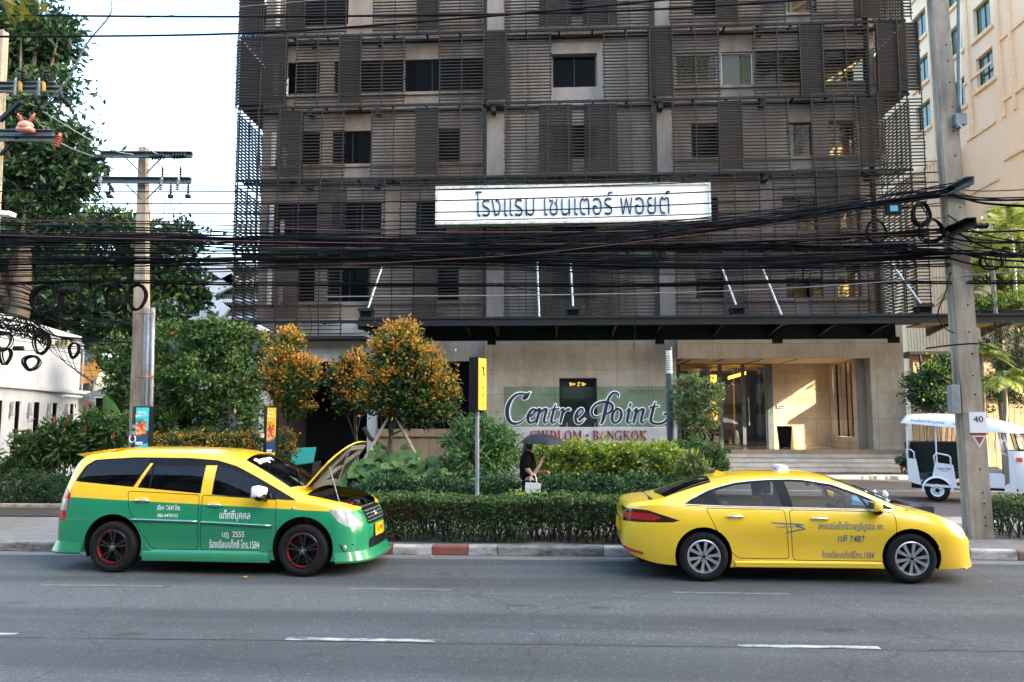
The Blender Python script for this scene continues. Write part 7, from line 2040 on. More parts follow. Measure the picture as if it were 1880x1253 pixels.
bonnet = from_bm('bonnet', hb, [M['paint_two'] if False else M['paint_yellow'], M['hood_inner']], inn, True, 40)
b = MB()
zi = lambda x: 1.02 - (x - 1.36) * .17
for a, c in (((1.36, -.5), (2.02, -.34)), ((1.36, .5), (2.02, .34)), ((1.36, -.45), (1.95, .30)), ((1.36, .45), (1.95, -.30)), ((2.03, -.34), (2.03, .34)), ((1.37, -.55), (1.37, .55))):
    b.beam((a[0], a[1], zi(a[0]) - .01), (c[0], c[1], zi(c[0]) - .01), .06, .035)
for v_i, v in enumerate(b.v):
    b.v[v_i] = tuple(T_ @ Vector(v))
b.build('bonnet_rib', plain('bonnet_rib_paint', (.22, .23, .20), .45), bonnet)
# engine bay
b = MB()
b.box(1.34, 2.12, -.62, .62, .55, .60); b.box(1.33, 1.36, -.70, .70, .6, .98); b.box(1.36, 1.95, -.70, -.66, .6, .93); b.box(1.36, 1.95, .66, .70, .6, .93); b.box(2.07, 2.11, -.5, .5, .6, .86)
b.build('engine_bay', M['car_black'], inn)
b = MB(); b.box(1.46, 1.86, -.24, .24, .6, .86); b.cyl((1.5, -.1, .89), (1.84, -.1, .89), .045, 10); b.cyl((1.5, .08, .89), (1.84, .08, .89), .045, 10); b.build('engine', M['steel'], inn, bevel=.02)
b = MB(); b.box(1.42, 1.66, -.58, -.36, .62, .90); b.build('battery', M['car_plastic'], inn, bevel=.01)
b = MB(); b.box(1.46, 1.50, -.52, -.48, .90, .925); b.box(1.78, 1.84, -.20, -.12, .86, .93); b.build('terminal_cap', M['lamp_red'], inn)
b = MB(); b.tube([(1.55, .3, .88), (1.7, .42, .92), (1.85, .4, .9), (1.95, .25, .86)], .035, 8); b.tube([(1.4, -.3, .9), (1.6, -.3, .95), (1.8, -.34, .92), (2.0, -.4, .84)], .018, 8); b.tube([(1.5, .55, .92), (1.75, .58, .92), (2.0, .4, .87)], .014, 6); b.build('hose', M['car_plastic'], inn, smooth=True)
b = MB(); b.box(2.0, 2.05, -.5, .5, .84, .875); b.box(1.7, 1.78, .3, .5, .82, .91); b.build('slam_panel', M['alloy'], inn, bevel=.008)
p = Vector((1.82, -.62, .90)); q = T_ @ Vector((1.70, -.56, zi(1.70))); b = MB(); b.cyl(p, q, .009, 6); b.build('bonnet_stay', M['galv'], inn)
# lamps
front = lambda c, n: abs(c.y) > .22
lampspec = (([(1.70, .90), (1.92, .885), (2.08, .80), (2.215, .66), (2.02, .665), (1.86, .74)], 'headlight', 'lamp_clear'), ([(-2.31, 1.16), (-2.15, 1.16), (-2.06, 1.06), (-2.10, .70), (-2.31, .70)], 'tail_light', 'lamp_red'))
for poly, nm, mt in lampspec:
    fs = carve(bm, poly, cond=front)
    for sd in (near, far):
        q = [f for f in fs if f.is_valid and sd(f.calc_center_median(), None)]
        if q:
            nb = take(bm, q); outward(nb)
            if nm == 'tail_light':
                r = carve(nb, [(-2.31, 1.0), (-2.1, 1.0), (-2.1, .84), (-2.31, .84)])
                if r: l2 = take(nb, r); outward(l2); from_bm('reversing_lens', l2, M['lamp_clear'], inn, True)
            from_bm(nm, nb, M[mt], inn, True)
b = MB()
for yy, xx in ((-.60, 2.02), (-.48, 2.10)): b.ball((xx, yy, .765), .05, .055, .055, 12, 8)
b.build('headlight_bulb', M['chrome'], inn, smooth=True)
doors = make_doors(bm, [flow([(-1.20, 1.125), (-.135, 1.08), (-.12, .33), (-.80, .33), (-.98, .60), (-1.15, .86)], .05, 3), flow([(-.10, 1.08), (.98, 1.03), (1.0, .5), (.96, .33), (-.09, .33)], .05, 3)], inn, M['paint_two'])
outward(bm)
from_bm('body', bm, [M['paint_two'], M['seam']], inn, True, 35)
for sgn in (-1, 1):
    for ax in (-WB2, WB2):
        arch(inn, ax, WR2 + .03, .427, sgn, .85)
        wheel(inn, ax, sgn * .755, WR2, WR2, .225, .238, sgn, 'black', 'carrier')
b = MB(); b.box(-2.1, 2.05, -.60, .60, .26, .36); b.box(-.95, .93, -.80, .80, .22, .27); b.box(-1.8, 1.9, -.5, .5, .36, .42); b.build('underbody', M['car_plastic'], inn)
for sgn in (-1, 1):
    b = MB(); b.prism([(x, sgn * y, z) for x, y, z in ((-.90, .80, .175), (-.90, .885, .185), (-.90, .897, .24), (-.90, .888, .30), (-.90, .862, .335))], (1.80, 0, 0))
    for xx in (-.90, .76): b.prism([(xx + (.0 if xx < 0 else .14), sgn * .86, .32), (xx + .14 if xx < 0 else xx, sgn * .86, .32), (xx + (.02 if xx < 0 else .13), sgn * .86, .41)], (0, sgn * .02, 0))
    b.build('side_skirt', M['paint_green'], inn, sharp=30)
def apron(pts, z0, z1, mat, name):
    b = MB(); n = len(pts); vs = []
    for x, y, dx in pts: vs += [(x, y, z1), (x + dx, y * (1 + .02 * np.sign(abs(y))), z0 + .03), (x + dx * .9, y, z0), (x - dx * 1.5, y * .96, z0)]
    b.add(vs, [(4 * i + k, 4 * i + 4 + k, 4 * i + 5 + k, 4 * i + 1 + k) for i in range(n - 1) for k in range(3)]); return b.build(name, mat, inn, sharp=30)
apron([(1.82, -.862, .02), (2.0, -.81, .05), (2.13, -.735, .08), (2.23, -.62, .10), (2.30, -.45, .11), (2.33, -.2, .11), (2.335, 0, .11), (2.33, .2, .11), (2.30, .45, .11), (2.23, .62, .10), (2.0, .81, .05), (1.82, .862, .02)], .185, .33, M['paint_green'], 'front_spoiler')
apron([(-1.80, -.868, -.02), (-2.0, -.855, -.04), (-2.16, -.83, -.05), (-2.28, -.74, -.06), (-2.33, -.5, -.06), (-2.335, 0, -.06), (-2.33, .5, -.06), (-2.28, .74, -.06), (-2.0, .855, -.04), (-1.80, .868, -.02)], .245, .42, M['paint_green'], 'rear_apron')
# grille, intake, fog lamp, plates
def nose_x(y, z):
    h = bvh_i.ray_cast(Vector((4, y, z)), Vector((-1, 0, 0))); return h[0].x if h[0] is not None else 2.2
def nose_panel(name, mat, ys, z0, z1, off=.012, zc=None, parent=inn):
    b = MB(); vs = []
    for y in ys:
        for z in np.linspace(z0, z1, 4): vs.append((nose_x(y, z) + off, y, z))
    b.add(vs, [(4 * i + k, 4 * i + 4 + k, 4 * i + 5 + k, 4 * i + 1 + k) for i in range(len(ys) - 1) for k in range(3)]); return b.build(name, mat, parent, smooth=True)
gr = nose_panel('grille', M['car_black'], np.linspace(-.40, .40, 11), .66, .88)
for z in (.70, .745, .79, .835): nose_panel('grille_bar', M['steel_mid'], np.linspace(-.39, .39, 11), z - .008, z + .008, .024, parent=gr)
b = MB(); x_ = nose_x(0, .78) + .03; b.tube([(x_, .055 * math.cos(a), .775 + .04 * math.sin(a)) for a in np.linspace(0, 6.283, 21)], .009, 6); b.tube([(x_, .028 * math.cos(a), .775 + .04 * math.sin(a)) for a in np.linspace(0, 6.283, 17)], .007, 6); b.build('oval_emblem', M['chrome'], inn, smooth=True)
nose_panel('lower_intake', M['car_black'], np.linspace(-.42, .42, 11), .33, .46, .014)
b = MB(); x_ = nose_x(-.26, .55) + .02; b.prism([(x_ + .02, -.20, .47), (x_ + .02, .20, .47), (x_ + .0, .20, .64), (x_, -.20, .64)], (.015, 0, 0)); b.build('number_plate', M['plate_yellow'], inn)
o = text_on('นฎ 2555', (0, 0, 0), .30, .07, M['black'], inn, .002, 0, 'plate_lettering', (0, 1, 0)); o.location = (x_ + .034, 0, .56)
side_patch(bvh_i, [(1.89, .435), (2.10, .435), (2.14, .41), (2.06, .335), (1.97, .335)], M['car_black'], inn, 'fog_lamp_recess', .004, .02)
h = bvh_i.ray_cast(Vector((1.99, -3, .385)), Vector((0, 1, 0)))[0]; b = MB(); b.ball(h + Vector((0, -.008, 0)), .035, .02, .04, 12, 8); b.build('fog_lamp', M['lamp_clear'], inn, smooth=True)
b = MB(); b.box(-2.325, -2.30, -.26, .26, .78, .95); b.build('rear_number_plate', M['plate_yellow'], inn)
# roof spoiler, weather shields, rubbing strips
b = MB(); b.prism([(-2.17, -.58, 1.615), (-1.80, -.60, 1.668), (-1.50, -.55, 1.70), (-1.72, -.60, 1.62), (-2.06, -.56, 1.575)], (0, 1.2, 0)); b.build('roof_spoiler', M['paint_yellow'], inn, bevel=.012)
for x0_, x1_, z0_, z1_ in ((-1.08, -.13, .735, .715), (-.08, .93, .712, .675)):
    pts = [bvh_i.ray_cast(Vector((x, -3, z0_ + (z1_ - z0_) * (x - x0_) / (x1_ - x0_))), Vector((0, 1, 0)))[0] for x in np.linspace(x0_, x1_, 9)]
    for nm_, dz, r_, mt in (('rubbing_strip', 0, .024, M['paint_green']), ('chrome_strip', .006, .008, M['chrome'])):
        b = MB(); b.tube([p_ + Vector((0, -.006 if nm_ == 'rubbing_strip' else -.028, dz)) for p_ in pts], r_, 8); b.build(nm_, mt, inn, smooth=True)
handle(inn, bvh_i, -.96, .995, .20, 'chrome', M['paint_yellow']); handle(inn, bvh_i, .10, .945, .20, 'chrome', M['paint_yellow'])
mirror(inn, .80, -.955, 1.135, M['white'], -1, 1.2); mirror(inn, .80, .955, 1.135, M['white'], 1, 1.2)
h = bvh_i.ray_cast(Vector((1.22, -3, .915)), Vector((0, 1, 0)))[0]; b = MB(); b.ball(h, .025, .012, .018, 10, 6); b.build('side_repeater', M['lamp_clear'], inn, smooth=True)
side_text(bvh_i, 'แท็กซี่บุคคล', .40, .805, .44, .16, M['text_white'], inn, .011)
side_text(bvh_i, 'เรียก TAXI โทร.', -.56, .905, .34, .075, M['text_white'], inn, .01, .1)
side_text(bvh_i, '086-8470532', -.57, .795, .30, .045, M['text_white'], inn, .011)
side_text(bvh_i, 'นฎ  2555', .385, .545, .32, .10, M['text_white'], inn, .011)
side_text(bvh_i, 'ร้องเรียนแท็กซี่ โทร.1584', .40, .425, .72, .12, M['text_white'], inn, .011)
# white script on the windscreen top
b = MB(); dg = bpy.context.evaluated_depsgraph_get()
wb_ = bmesh.new(); wb_.from_mesh(ws_.data); wt = BVHTree.FromBMesh(wb_); wb_.free()
me = text_mesh('𝑺𝒖𝒑𝒆𝒓', 1.0, 0, .04); bm = bmesh.new(); bm.from_mesh(me); co = np.array([v.co[:] for v in bm.verts]); lo, hi = co.min(0), co.max(0)
for v in bm.verts:
    y = -.50 + (v.co.x - lo[0]) / (hi[0] - lo[0]) * .55; x = .62 - (v.co.y - lo[1]) / (hi[1] - lo[1]) * .17
    h = wt.ray_cast(Vector((x, y, 3)), Vector((0, 0, -1))); v.co = (h[0] if h[0] is not None else Vector((x, y, 1.5))) + Vector((.004, 0, .006))
from_bm('windscreen_lettering', bm, M['text_white'], inn)
for x, y in ((.35, -.38), (.35, .38), (-.62, -.38), (-.62, .38)): seat(inn, x, y, .55, .50, 'seat_grey', True, 1.34)
b = MB(); b.prism([(.92, -.72, .6), (1.30, -.72, .7), (1.30, -.72, 1.06), (1.1, -.72, 1.10), (.95, -.72, 1.02)], (0, 1.44, 0)); b.build('dashboard', M['car_plastic'], inn, bevel=.02)
steering(inn, .82, -.38, 1.10)
b = MB(); b.box(-2.0, 1.2, -.68, .68, .36, .42); b.box(-1.75, -1.65, -.6, .6, .6, 1.25); b.build('cabin_floor', M['car_plastic'], inn)
b = MB(); b.tube([(1.25, -.5, 1.20), (1.02, -.15, 1.325), (.9, .1, 1.37)], .009, 5); b.build('wiper', M['car_plastic'], inn)

shorten(inn, 1.82, .74)
# ---------------------------------------------------------------- white three wheeled taxi
tk0 = P(1722, 922, 18.5)
g = ray(1722, 921); kk = (.146 - CAMH) / g[2]; gp_ = Vector(g * kk) + Vector((0, 0, CAMH))
TR = R(-24)
tuk = vehicle('three_wheeler', 'white open sided three wheeler with a long curved roof', 'three wheeler', (0, 0, .146), TR)
# own frame: x forward, rear axle at x = 0, near side y = -.62
off_ = Matrix.Rotation(TR, 3, 'Z') @ Vector((0, -.58, 0)); tuk.location = (gp_.x - off_.x, gp_.y - off_.y, .146)
def tprism(b, poly, y0, y1, mi=0): b.prism([(x, y0, z) for x, z in poly], (0, y1 - y0, 0), mi)
for sgn in (-1, 1):
    w_ = thingless('wheel', tuk); b = MB(); b.lathe([(.15, .06 * sgn), (.17, .075 * sgn), (.235, .075 * sgn), (.265, .045 * sgn), (.265, -.045 * sgn), (.235, -.075 * sgn), (.15, -.06 * sgn)], (0, sgn * .55, .265), 30, 'y'); b.build('tyre', M['tyre'], w_, sharp=50)
    b = MB(); b.lathe([(.165, .066 * sgn), (.155, .05 * sgn), (.11, .035 * sgn), (.09, .055 * sgn), (.05, .055 * sgn), (.045, .07 * sgn), (0, .07 * sgn)], (0, sgn * .55, .265), 26, 'y'); b.build('rim', M['white'], w_, sharp=40)
    b = MB(); b.lathe([(.05, .075 * sgn), (0, .08 * sgn)], (0, sgn * .55, .265), 14, 'y')
    for k in range(5): a = k * 1.2566; b.lathe([(.012, .062 * sgn), (0, .066 * sgn)], (.075 * math.cos(a), sgn * .55, .265 + .075 * math.sin(a)), 8, 'y')
    b.build('hub_cap', M['car_plastic'], w_)
    # rear mudguard and side panel
    b = MB(); n = 14; vs = []
    for i in range(n + 1):
        a = math.pi * (1.02 - i / n * 1.05)
        vs += [(.33 * math.cos(a), sgn * .66, .27 + .33 * math.sin(a)), (.33 * math.cos(a), sgn * .44, .27 + .33 * math.sin(a)), (.29 * math.cos(a), sgn * .665, .27 + .29 * math.sin(a))]
    b.add(vs, [(3 * i, 3 * i + 1, 3 * i + 4, 3 * i + 3) for i in range(n)] + [(3 * i + 2, 3 * i, 3 * i + 3, 3 * i + 5) for i in range(n)]); b.build('mudguard', M['white'], tuk, smooth=True)
    b = MB(); tprism(b, [(-.10, .56), (-.02, .93), (.36, .88), (.42, .36), (.33, .30), (.30, .42), (.15, .57)], sgn * .645, sgn * .605); b.build('side_panel', M['white'], tuk, bevel=.006)
    b = MB(); tprism(b, [(-.62, .46), (-.62, 1.02), (-.42, 1.0), (-.34, .38), (-.50, .42)], sgn * .64, sgn * .60); b.build('rear_side_panel', M['white'], tuk, bevel=.006)
    b = MB(); b.tube([(-.02, sgn * .625, .90), (-.04, sgn * .625, 1.08), (.02, sgn * .625, 1.15), (.26, sgn * .625, 1.10), (.31, sgn * .625, 1.06), (.31, sgn * .625, .88)], .02, 8)
    b.tube([(-.62, sgn * .625, 1.0), (-.62, sgn * .625, 1.24), (-.52, sgn * .625, 1.22), (-.46, sgn * .625, 1.16), (-.46, sgn * .625, 1.0)], .018, 8); b.build('arm_rail', M['white'], tuk, smooth=True)
    for x, z0_, z1_ in ((-.60, 1.0, 1.86), (.02, .9, 1.80), (1.62, 1.2, 1.64)): MB().cyl((x, sgn * .62, z0_), (x, sgn * .62, z1_), .018, 8).build('roof_post', M['white'], tuk, sharp=40)
    b = MB(); tprism(b, [(-.34, .36), (1.2, .30), (1.2, .36), (-.30, .42)], sgn * .63, sgn * .58); b.build('sill', M['white'], tuk)
# roof
b = MB(); n = 28; vs = []
tops = pchip([-.72, -.66, -.5, 0, .8, 1.6, 2.1, 2.35], [1.90, 2.02, 2.09, 2.105, 2.06, 1.96, 1.84, 1.74]); eav = pchip([-.72, 0, .8, 1.6, 2.1, 2.35], [1.87, 1.80, 1.72, 1.655, 1.63, 1.64]); wid = pchip([-.72, -.6, 0, 1.6, 2.1, 2.35], [.64, .70, .72, .68, .58, .46])
for i in range(n + 1):
    x = -.72 + 3.07 * i / n
    for k in range(13):
        a = math.pi * k / 12; y = -wid(x) * math.cos(a); zz = eav(x) + (tops(x) - eav(x)) * math.sin(a) ** .55
        vs.append((x, y, zz))
b.add(vs, [(13 * i + k, 13 * i + 13 + k, 13 * i + 14 + k, 13 * i + 1 + k) for i in range(n) for k in range(12)] + [tuple(range(13))]); b.build('roof', M['white'], tuk, smooth=True)
tb_ = BVHTree.FromPolygons([Vector(v) for v in vs], [(13 * i + k, 13 * i + 13 + k, 13 * i + 14 + k, 13 * i + 1 + k) for i in range(n) for k in range(12)])
side_text(tb_, 'สามล้อรับจ้างบุคคล', -.14, 1.905, .72, .085, M['text_blue'], tuk, .01, 0, 'lettering', -.085)
side_text(tb_, 'โทร.02-657', .62, 1.835, .46, .07, M['text_blue'], tuk, .01, 0, 'lettering', -.09)
# facing seats
M['seat_teal'] = plain('dark_teal_vinyl', (.018, .045, .045), .35, 0, .2, 7)
b = MB(); b.box(-.60, -.18, -.55, .55, .50, .66); b.prism([(-.64, -.55, .62), (-.50, -.55, .62), (-.58, -.55, 1.42), (-.66, -.55, 1.42)], (0, 1.1, 0)); b.build('rear_bench', M['seat_teal'], tuk, bevel=.03)
b = MB(); b.box(-.56, 1.25, .50, .56, .55, 1.38); b.prism([(-.4, .18, .5), (1.2, .18, .5), (1.2, .50, .5), (-.4, .50, .5)], (0, 0, .16)); b.build('side_bench', M['seat_teal'], tuk, bevel=.03)
b = MB(); b.box(-.56, 1.22, .545, .575, 1.38, 1.41); b.tube([(-.58, -.58, 1.43), (-.62, .58, 1.43)], .018, 6); b.build('bench_rail', M['seat_beige'], tuk)
b = MB(); b.box(-.55, 2.0, -.58, .58, .30, .36); b.build('floor', M['car_plastic'], tuk)
# driver's compartment
b = MB(); b.box(1.24, 1.28, -.5, .56, .36, 1.28); b.build('partition', M['seat_teal'], tuk)
b = MB(); tprism(b, [(1.24, .70), (1.62, .70), (1.66, .66), (1.66, .36), (1.22, .36)], -.60, .50); b.build('driver_seat_base', M['white'], tuk, bevel=.015)
b = MB(); tprism(b, [(1.22, .70), (1.64, .70), (1.62, .80), (1.26, .80)], -.55, .5); b.build('driver_seat', M['seat_beige'], tuk, bevel=.03)
b = MB()
for z in (.95, 1.05, 1.15): b.tube([(1.26, -.55, z), (1.26, .1, z)], .014, 6)
b.tube([(1.26, -.55, .86), (1.26, -.55, 1.3)], .018, 6); b.build('guard_rail', M['white'], tuk)
b = MB()
for i in range(11):
    q = i / 10; 
vs = []; n = 12
for i in range(n + 1):
    a = -math.pi / 2 + math.pi * i / n; c_, s_ = math.cos(a), math.sin(a)
    for z, x0_, rx, wy in ((.25, 1.95, .62, .55), (.55, 1.92, .70, .60), (.92, 1.90, .68, .60), (1.22, 1.86, .56, .57)): vs.append((x0_ + rx * c_ ** .8 if c_ > 0 else x0_, wy * s_, z))
b.add(vs, [(4 * i + k, 4 * i + 4 + k, 4 * i + 5 + k, 4 * i + 1 + k) for i in range(n) for k in range(3)]); 
tprism(b, [(1.80, .30), (1.80, 1.22), (1.93, 1.24), (1.96, .26)], -.60, -.56); tprism(b, [(1.80, .30), (1.80, 1.22), (1.93, 1.24), (1.96, .26)], .60, .56)
tprism(b, [(1.66, .30), (1.66, .42), (1.82, .50), (1.82, .30)], -.60, -.56)
b.build('front_cowl', M['white'], tuk, sharp=35)
b = MB(); 
b.tube([(1.80, -.57, 1.2), (1.70, -.56, 1.64)], .03, 8); b.tube([(1.80, .57, 1.2), (1.70, .56, 1.64)], .03, 8); b.tube([(2.40, -.2, 1.2), (2.2, -.4, 1.66)], .02, 8); b.build('windscreen_pillar', M['white'], tuk, smooth=True)
vs = []
for i in range(9):
    a = -1.1 + 2.2 * i / 8
    vs += [(1.88 + .50 * math.cos(a), .55 * math.sin(a), 1.24), (1.80 + .42 * math.cos(a), .50 * math.sin(a), 1.66)]
b = MB(); b.add(vs, [(2 * i, 2 * i + 2, 2 * i + 3, 2 * i + 1) for i in range(8)]); b.build('windscreen', M['glass_clear'], tuk, smooth=True)
b = MB(); b.tube([Vector(v) for v in vs[0::2]] + [Vector(v) for v in vs[1::2][::-1]] + [Vector(vs[0])], .018, 6); b.build('windscreen_seal', M['car_plastic'], tuk, smooth=True)
b = MB(); b.prism([(2.0, -.57, .98), (2.16, -.53, .98), (2.16, -.53, 1.08), (2.0, -.57, 1.08)], (.0, -.045, 0)); b.build('indicator', M['orange'], tuk, bevel=.008)
b = MB(); b.tube([(1.78, -.58, 1.12), (1.66, -.62, 1.16), (1.62, -.62, 1.35), (1.68, -.62, 1.46), (1.74, -.58, 1.46)], .018, 8); b.tube([(1.62, -.62, 1.34), (1.52, -.66, 1.34)], .012, 6); b.build('grab_rail', M['white'], tuk, smooth=True)
b = MB(); b.box(1.46, 1.50, -.76, -.58, 1.22, 1.46); b.build('wing_mirror', M['white'], tuk, bevel=.015)
b = MB(); b.box(2.2, 2.5, -.42, .42, 1.60, 1.69); b.build('sun_visor', M['car_black'], tuk, bevel=.01)
b = MB(); b.lathe([(.15, .05), (.24, .05), (.255, 0), (.24, -.05), (.15, -.05), (.15, .05)], (2.25, 0, .255), 26, 'y'); b.build('front_wheel', M['tyre'], tuk, sharp=50)
hbt = BVHTree.FromPolygons([Vector((-1, -.645, 0)), Vector((3, -.645, 0)), Vector((3, -.645, 2)), Vector((-1, -.645, 2))], [(0, 1, 2, 3)])
side_text(hbt, '𝑪𝒆𝒏𝒕𝒓𝒆 𝑷𝒐𝒊𝒏𝒕', .165, .79, .30, .07, M['text_blue'], tuk, .0)
side_text(hbt, 'CHIDLOM', .17, .725, .16, .022, M['text_blue'], tuk, .0)
shorten(tuk, .40, .78)
# ================================================================ the woman with the umbrella
PY_ = 14.5
pc = P(972, 850, PY_)
def skin_body(name, verts, edges, radii, mat, parent, subdiv=2, root=0):
    me = bpy.data.meshes.new(name); me.from_pydata([tuple(v) for v in verts], edges, []); o = bpy.data.objects.new(name, me); COL.objects.link(o)
    sk = o.modifiers.new('skin', 'SKIN'); sk.use_smooth_shade = True
    for i, r in enumerate(radii):
        me.skin_vertices[0].data[i].radius = r if isinstance(r, tuple) else (r, r)
        me.skin_vertices[0].data[i].use_root = (i == root)
    sd = o.modifiers.new('sub', 'SUBSURF'); sd.levels = subdiv; sd.render_levels = subdiv
    dg = bpy.context.evaluated_depsgraph_get(); dg.update()
    m2 = bpy.data.meshes.new_from_object(o.evaluated_get(dg)); bpy.data.objects.remove(o); bpy.data.meshes.remove(me)
    m2.materials.clear(); return link_mesh(name, m2, mat, parent, True)
woman = thing('person', 'woman in black walking under a grey umbrella with a pale tote bag on her arm', 'person', (pc.x, PY_, .146)); woman['own_frame'] = True
# own frame: x = walking direction (to the right), near side -y, feet at z = 0; stands about 1.6 m tall
V = [(-.01, 0, .86), (-.02, 0, 1.02), (-.03, 0, 1.20), (-.03, 0, 1.32), (-.01, 0, 1.40), (.02, 0, 1.49), (.02, 0, 1.56),      # 0 pelvis .. 6 crown
     (-.03, -.165, 1.29), (-.04, -.20, 1.05), (.07, -.22, .94), (.19, -.20, 1.12),                                                     # 7 near shoulder, 8 upper, 9 elbow, 10 wrist
     (-.03, .165, 1.29), (-.02, .20, 1.03), (.16, .18, .94), (.27, .12, .98),                                                            # 11 far arm .. 14 wrist
     (0, -.085, .80), (.08, -.085, .46), (.02, -.085, .07), (.14, -.085, .03),                                                            # 15 near leg .. 18 toe
     (0, .085, .80), (-.06, .085, .46), (-.24, .085, .13), (-.16, .085, .04)]                                                               # 19 far leg
E_ = [(0, 1), (1, 2), (2, 3), (3, 4), (4, 5), (5, 6), (3, 7), (7, 8), (8, 9), (9, 10), (3, 11), (11, 12), (12, 13), (13, 14), (0, 15), (15, 16), (16, 17), (17, 18), (0, 19), (19, 20), (20, 21), (21, 22)]
Rr = [(.085, .11), (.09, .115), (.11, .14), (.095, .13), .052, (.085, .072), (.075, .065), .062, .048, .040, .028, .062, .048, .040, .028, .085, .058, .040, .030, .085, .058, .040, .030]
# five fingers rooted in each palm; the near hand closes round the umbrella shaft, the far hand hangs half curled
def hand(V, E_, Rr, wrist, palm, fdir, curl, thumb, w):
    pi = len(V); V.append(tuple(Vector(V[wrist]) + Vector(palm))); E_.append((wrist, pi)); Rr.append((.030, .018))
    p0 = Vector(V[pi]); w = Vector(w)
    for k in range(4):
        b0 = p0 + w * (k - 1.5) * .019 + Vector(fdir) * .018; L = (.026, .030, .028, .022)[k]
        i = len(V); d = Vector(fdir)
        V += [tuple(b0), tuple(b0 + d * L), tuple(b0 + d * L * 1.3 + Vector(curl) * L), tuple(b0 + d * L * .8 + Vector(curl) * L * 1.9)]
        E_ += [(pi, i), (i, i + 1), (i + 1, i + 2), (i + 2, i + 3)]; Rr += [.0095, .0085, .0078, .0065]
    i = len(V); b0 = p0 - w * .028 - Vector(palm) * .3; t = Vector(thumb)
    V += [tuple(b0 + t * .016), tuple(b0 + t * .042), tuple(b0 + t * .060 + Vector(curl) * .012)]; E_ += [(pi, i), (i, i + 1), (i + 1, i + 2)]; Rr += [.011, .0095, .0075]
hand(V, E_, Rr, 10, (.018, .010, .062), (.72, -.15, .45), (-.25, .85, .2), (.3, .8, .4), (-.30, .1, .95))
hand(V, E_, Rr, 14, (.055, -.010, .0), (.75, 0, -.55), (-.55, -.1, -.8), (.6, -.6, -.2), (.1, 1.0, .1))
skin_body('body', V, E_, Rr, M['skin'], woman)
# face on the front of the head
b = MB(); b.ball((.105, 0, 1.485), .016, .010, .020, 8, 6); b.build('nose', M['skin'], woman, smooth=True)
b = MB()
for s in (-1, 1): b.ball((.088, s * .03, 1.505), .008, .013, .006, 8, 6)
b.build('eye', M['hair'], woman, smooth=True)
b = MB(); b.ball((.092, 0, 1.447), .008, .024, .006, 8, 6); b.build('mouth', plain('lips', (.35, .10, .08), .5), woman, smooth=True)
# hair: dark cap that falls to the shoulders
b = MB(); n = 16
prof = [(1.585, .02, .0), (1.575, .055, .0), (1.54, .092, -.008), (1.48, .102, -.018), (1.40, .098, -.035), (1.32, .090, -.055), (1.25, .07, -.07), (1.20, .03, -.08)]
vs = []
for z, r, cx in prof:
    for k in range(n + 1):
        a = math.pi * .30 + (2 * math.pi - .6 * math.pi) * k / n
        vs.append((cx + .02 + r * 1.05 * math.cos(a), r * math.sin(a) * 1.05, z + .01 * math.sin(3 * a)))
b.add(vs, [(i * (n + 1) + k, i * (n + 1) + k + 1, (i + 1) * (n + 1) + k + 1, (i + 1) * (n + 1) + k) for i in range(len(prof) - 1) for k in range(n)]); b.build('hair', M['hair'], woman, smooth=True)
# black top with short sleeves, black trousers
Vt = [(-.01, 0, .80), (-.02, 0, 1.0), (-.03, 0, 1.18), (-.03, 0, 1.31), (-.015, 0, 1.37), (-.03, -.165, 1.29), (-.04, -.195, 1.12), (-.035, -.205, 1.04), (-.03, .165, 1.29), (-.03, .195, 1.12), (-.02, .205, 1.04)]
Et = [(0, 1), (1, 2), (2, 3), (3, 4), (3, 5), (5, 6), (6, 7), (3, 8), (8, 9), (9, 10)]
skin_body('black_top', Vt, Et, [(.155, .19), (.14, .165), (.135, .165), (.11, .145), .07, .08, .070, .068, .08, .070, .068], M['cloth_black'], woman)
Vl = [(-.01, 0, .96), (0, -.085, .78), (.08, -.085, .46), (.025, -.085, .12), (0, .085, .78), (-.06, .085, .46), (-.22, .085, .17)]
skin_body('trousers', Vl, [(0, 1), (1, 2), (2, 3), (0, 4), (4, 5), (5, 6)], [(.135, .165), .112, .085, .07, .112, .085, .07], M['cloth_black'], woman)
b = MB(); b.prism([(-.05, -.125, 0), (.19, -.12, 0), (.2, -.05, 0), (-.05, -.045, 0)], (0, 0, .05)); b.build('shoe', M['black'], woman, bevel=.015)
b = MB(); b.prism([(-.30, .045, .06), (-.08, .05, 0), (-.08, .12, 0), (-.30, .125, .06)], (0, 0, .05)); b.build('shoe', M['black'], woman, bevel=.015)
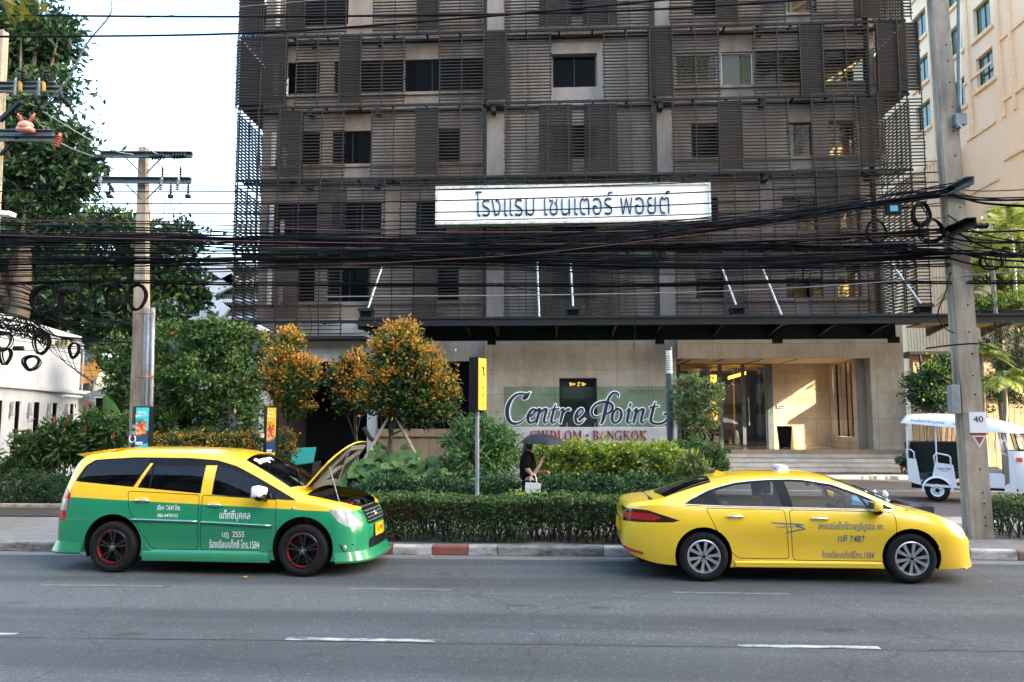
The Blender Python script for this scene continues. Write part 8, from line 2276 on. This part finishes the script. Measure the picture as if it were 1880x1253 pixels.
# umbrella held in the near hand
ut = thing('umbrella', 'dark grey folding umbrella held over the walking woman', 'umbrella', (pc.x, PY_, .146)); ut['own_frame'] = True
hx, hy = .235, -.185
tip = Vector((hx + .015, hy + .10, 1.66)); bot = Vector((hx - .004, hy + .0, 1.10))
b = MB(); b.cyl(bot, tip + Vector((0, 0, .03)), .007, 8); b.cyl(bot - Vector((0, 0, .05)), bot + Vector((0, 0, .06)), .013, 8); b.build('shaft', M['steel'], ut)
b = MB(); ns, nr = 8, 6; vs = []; Rad = .42
ax_ = Vector((.05, .0, 1)).normalized(); e1 = Vector((1, 0, -.05)).normalized(); e2 = Vector((0, 1, 0))
for i in range(nr + 1):
    q = i / nr
    for k in range(ns * 4):
        a = 2 * math.pi * k / (ns * 4) + .25; scal = 1 - .10 * q ** 1.5 * (math.sin((k % 4) / 4 * math.pi)); r = Rad * math.sin(q * 1.25) / math.sin(1.25) * scal
        vs.append(tip + e1 * r * math.cos(a) + e2 * r * math.sin(a) - ax_ * (.19 * (1 - math.cos(q * 1.45)) / (1 - math.cos(1.45)) - .012 * math.sin((k % 4) / 4 * math.pi) * q))
N4 = ns * 4
b.add(vs, [(i * N4 + k, i * N4 + (k + 1) % N4, (i + 1) * N4 + (k + 1) % N4, (i + 1) * N4 + k) for i in range(nr) for k in range(N4)]); b.build('canopy', M['umbrella'], ut, sharp=16)
for k in range(ns):
    b = MB(); b.tube([vs[i * N4 + 4 * k] - Vector((0, 0, .006)) for i in range(nr + 1)], .003, 4); b.build('rib', M['steel'], ut)
# tote bag hung on the near forearm
tg = thing('tote_bag', 'pale canvas tote bag hanging from the crook of her arm', 'bag', (pc.x, PY_, .146)); tg['own_frame'] = True
b = MB(); b.prism([(-.085, -.30, .56), (.19, -.30, .545), (.205, -.30, .80), (-.06, -.30, .82)], (0, .08, 0)); b.build('bag_body', M['canvas'], tg, bevel=.012)
b = MB()
for yy in (-.295, -.225): b.tube([(.02, yy, .81), (.03, yy - .005, .90), (.06, -.255 + (yy + .26) * .4, .965), (.11, -.255 + (yy + .26) * .4, .945), (.13, yy, .87), (.13, yy, .805)], .011, 6)
b.build('strap', M['canvas'], tg, smooth=True)
for o_ in (woman, ut, tg): o_.scale = (1.03, 1.03, 1.03)
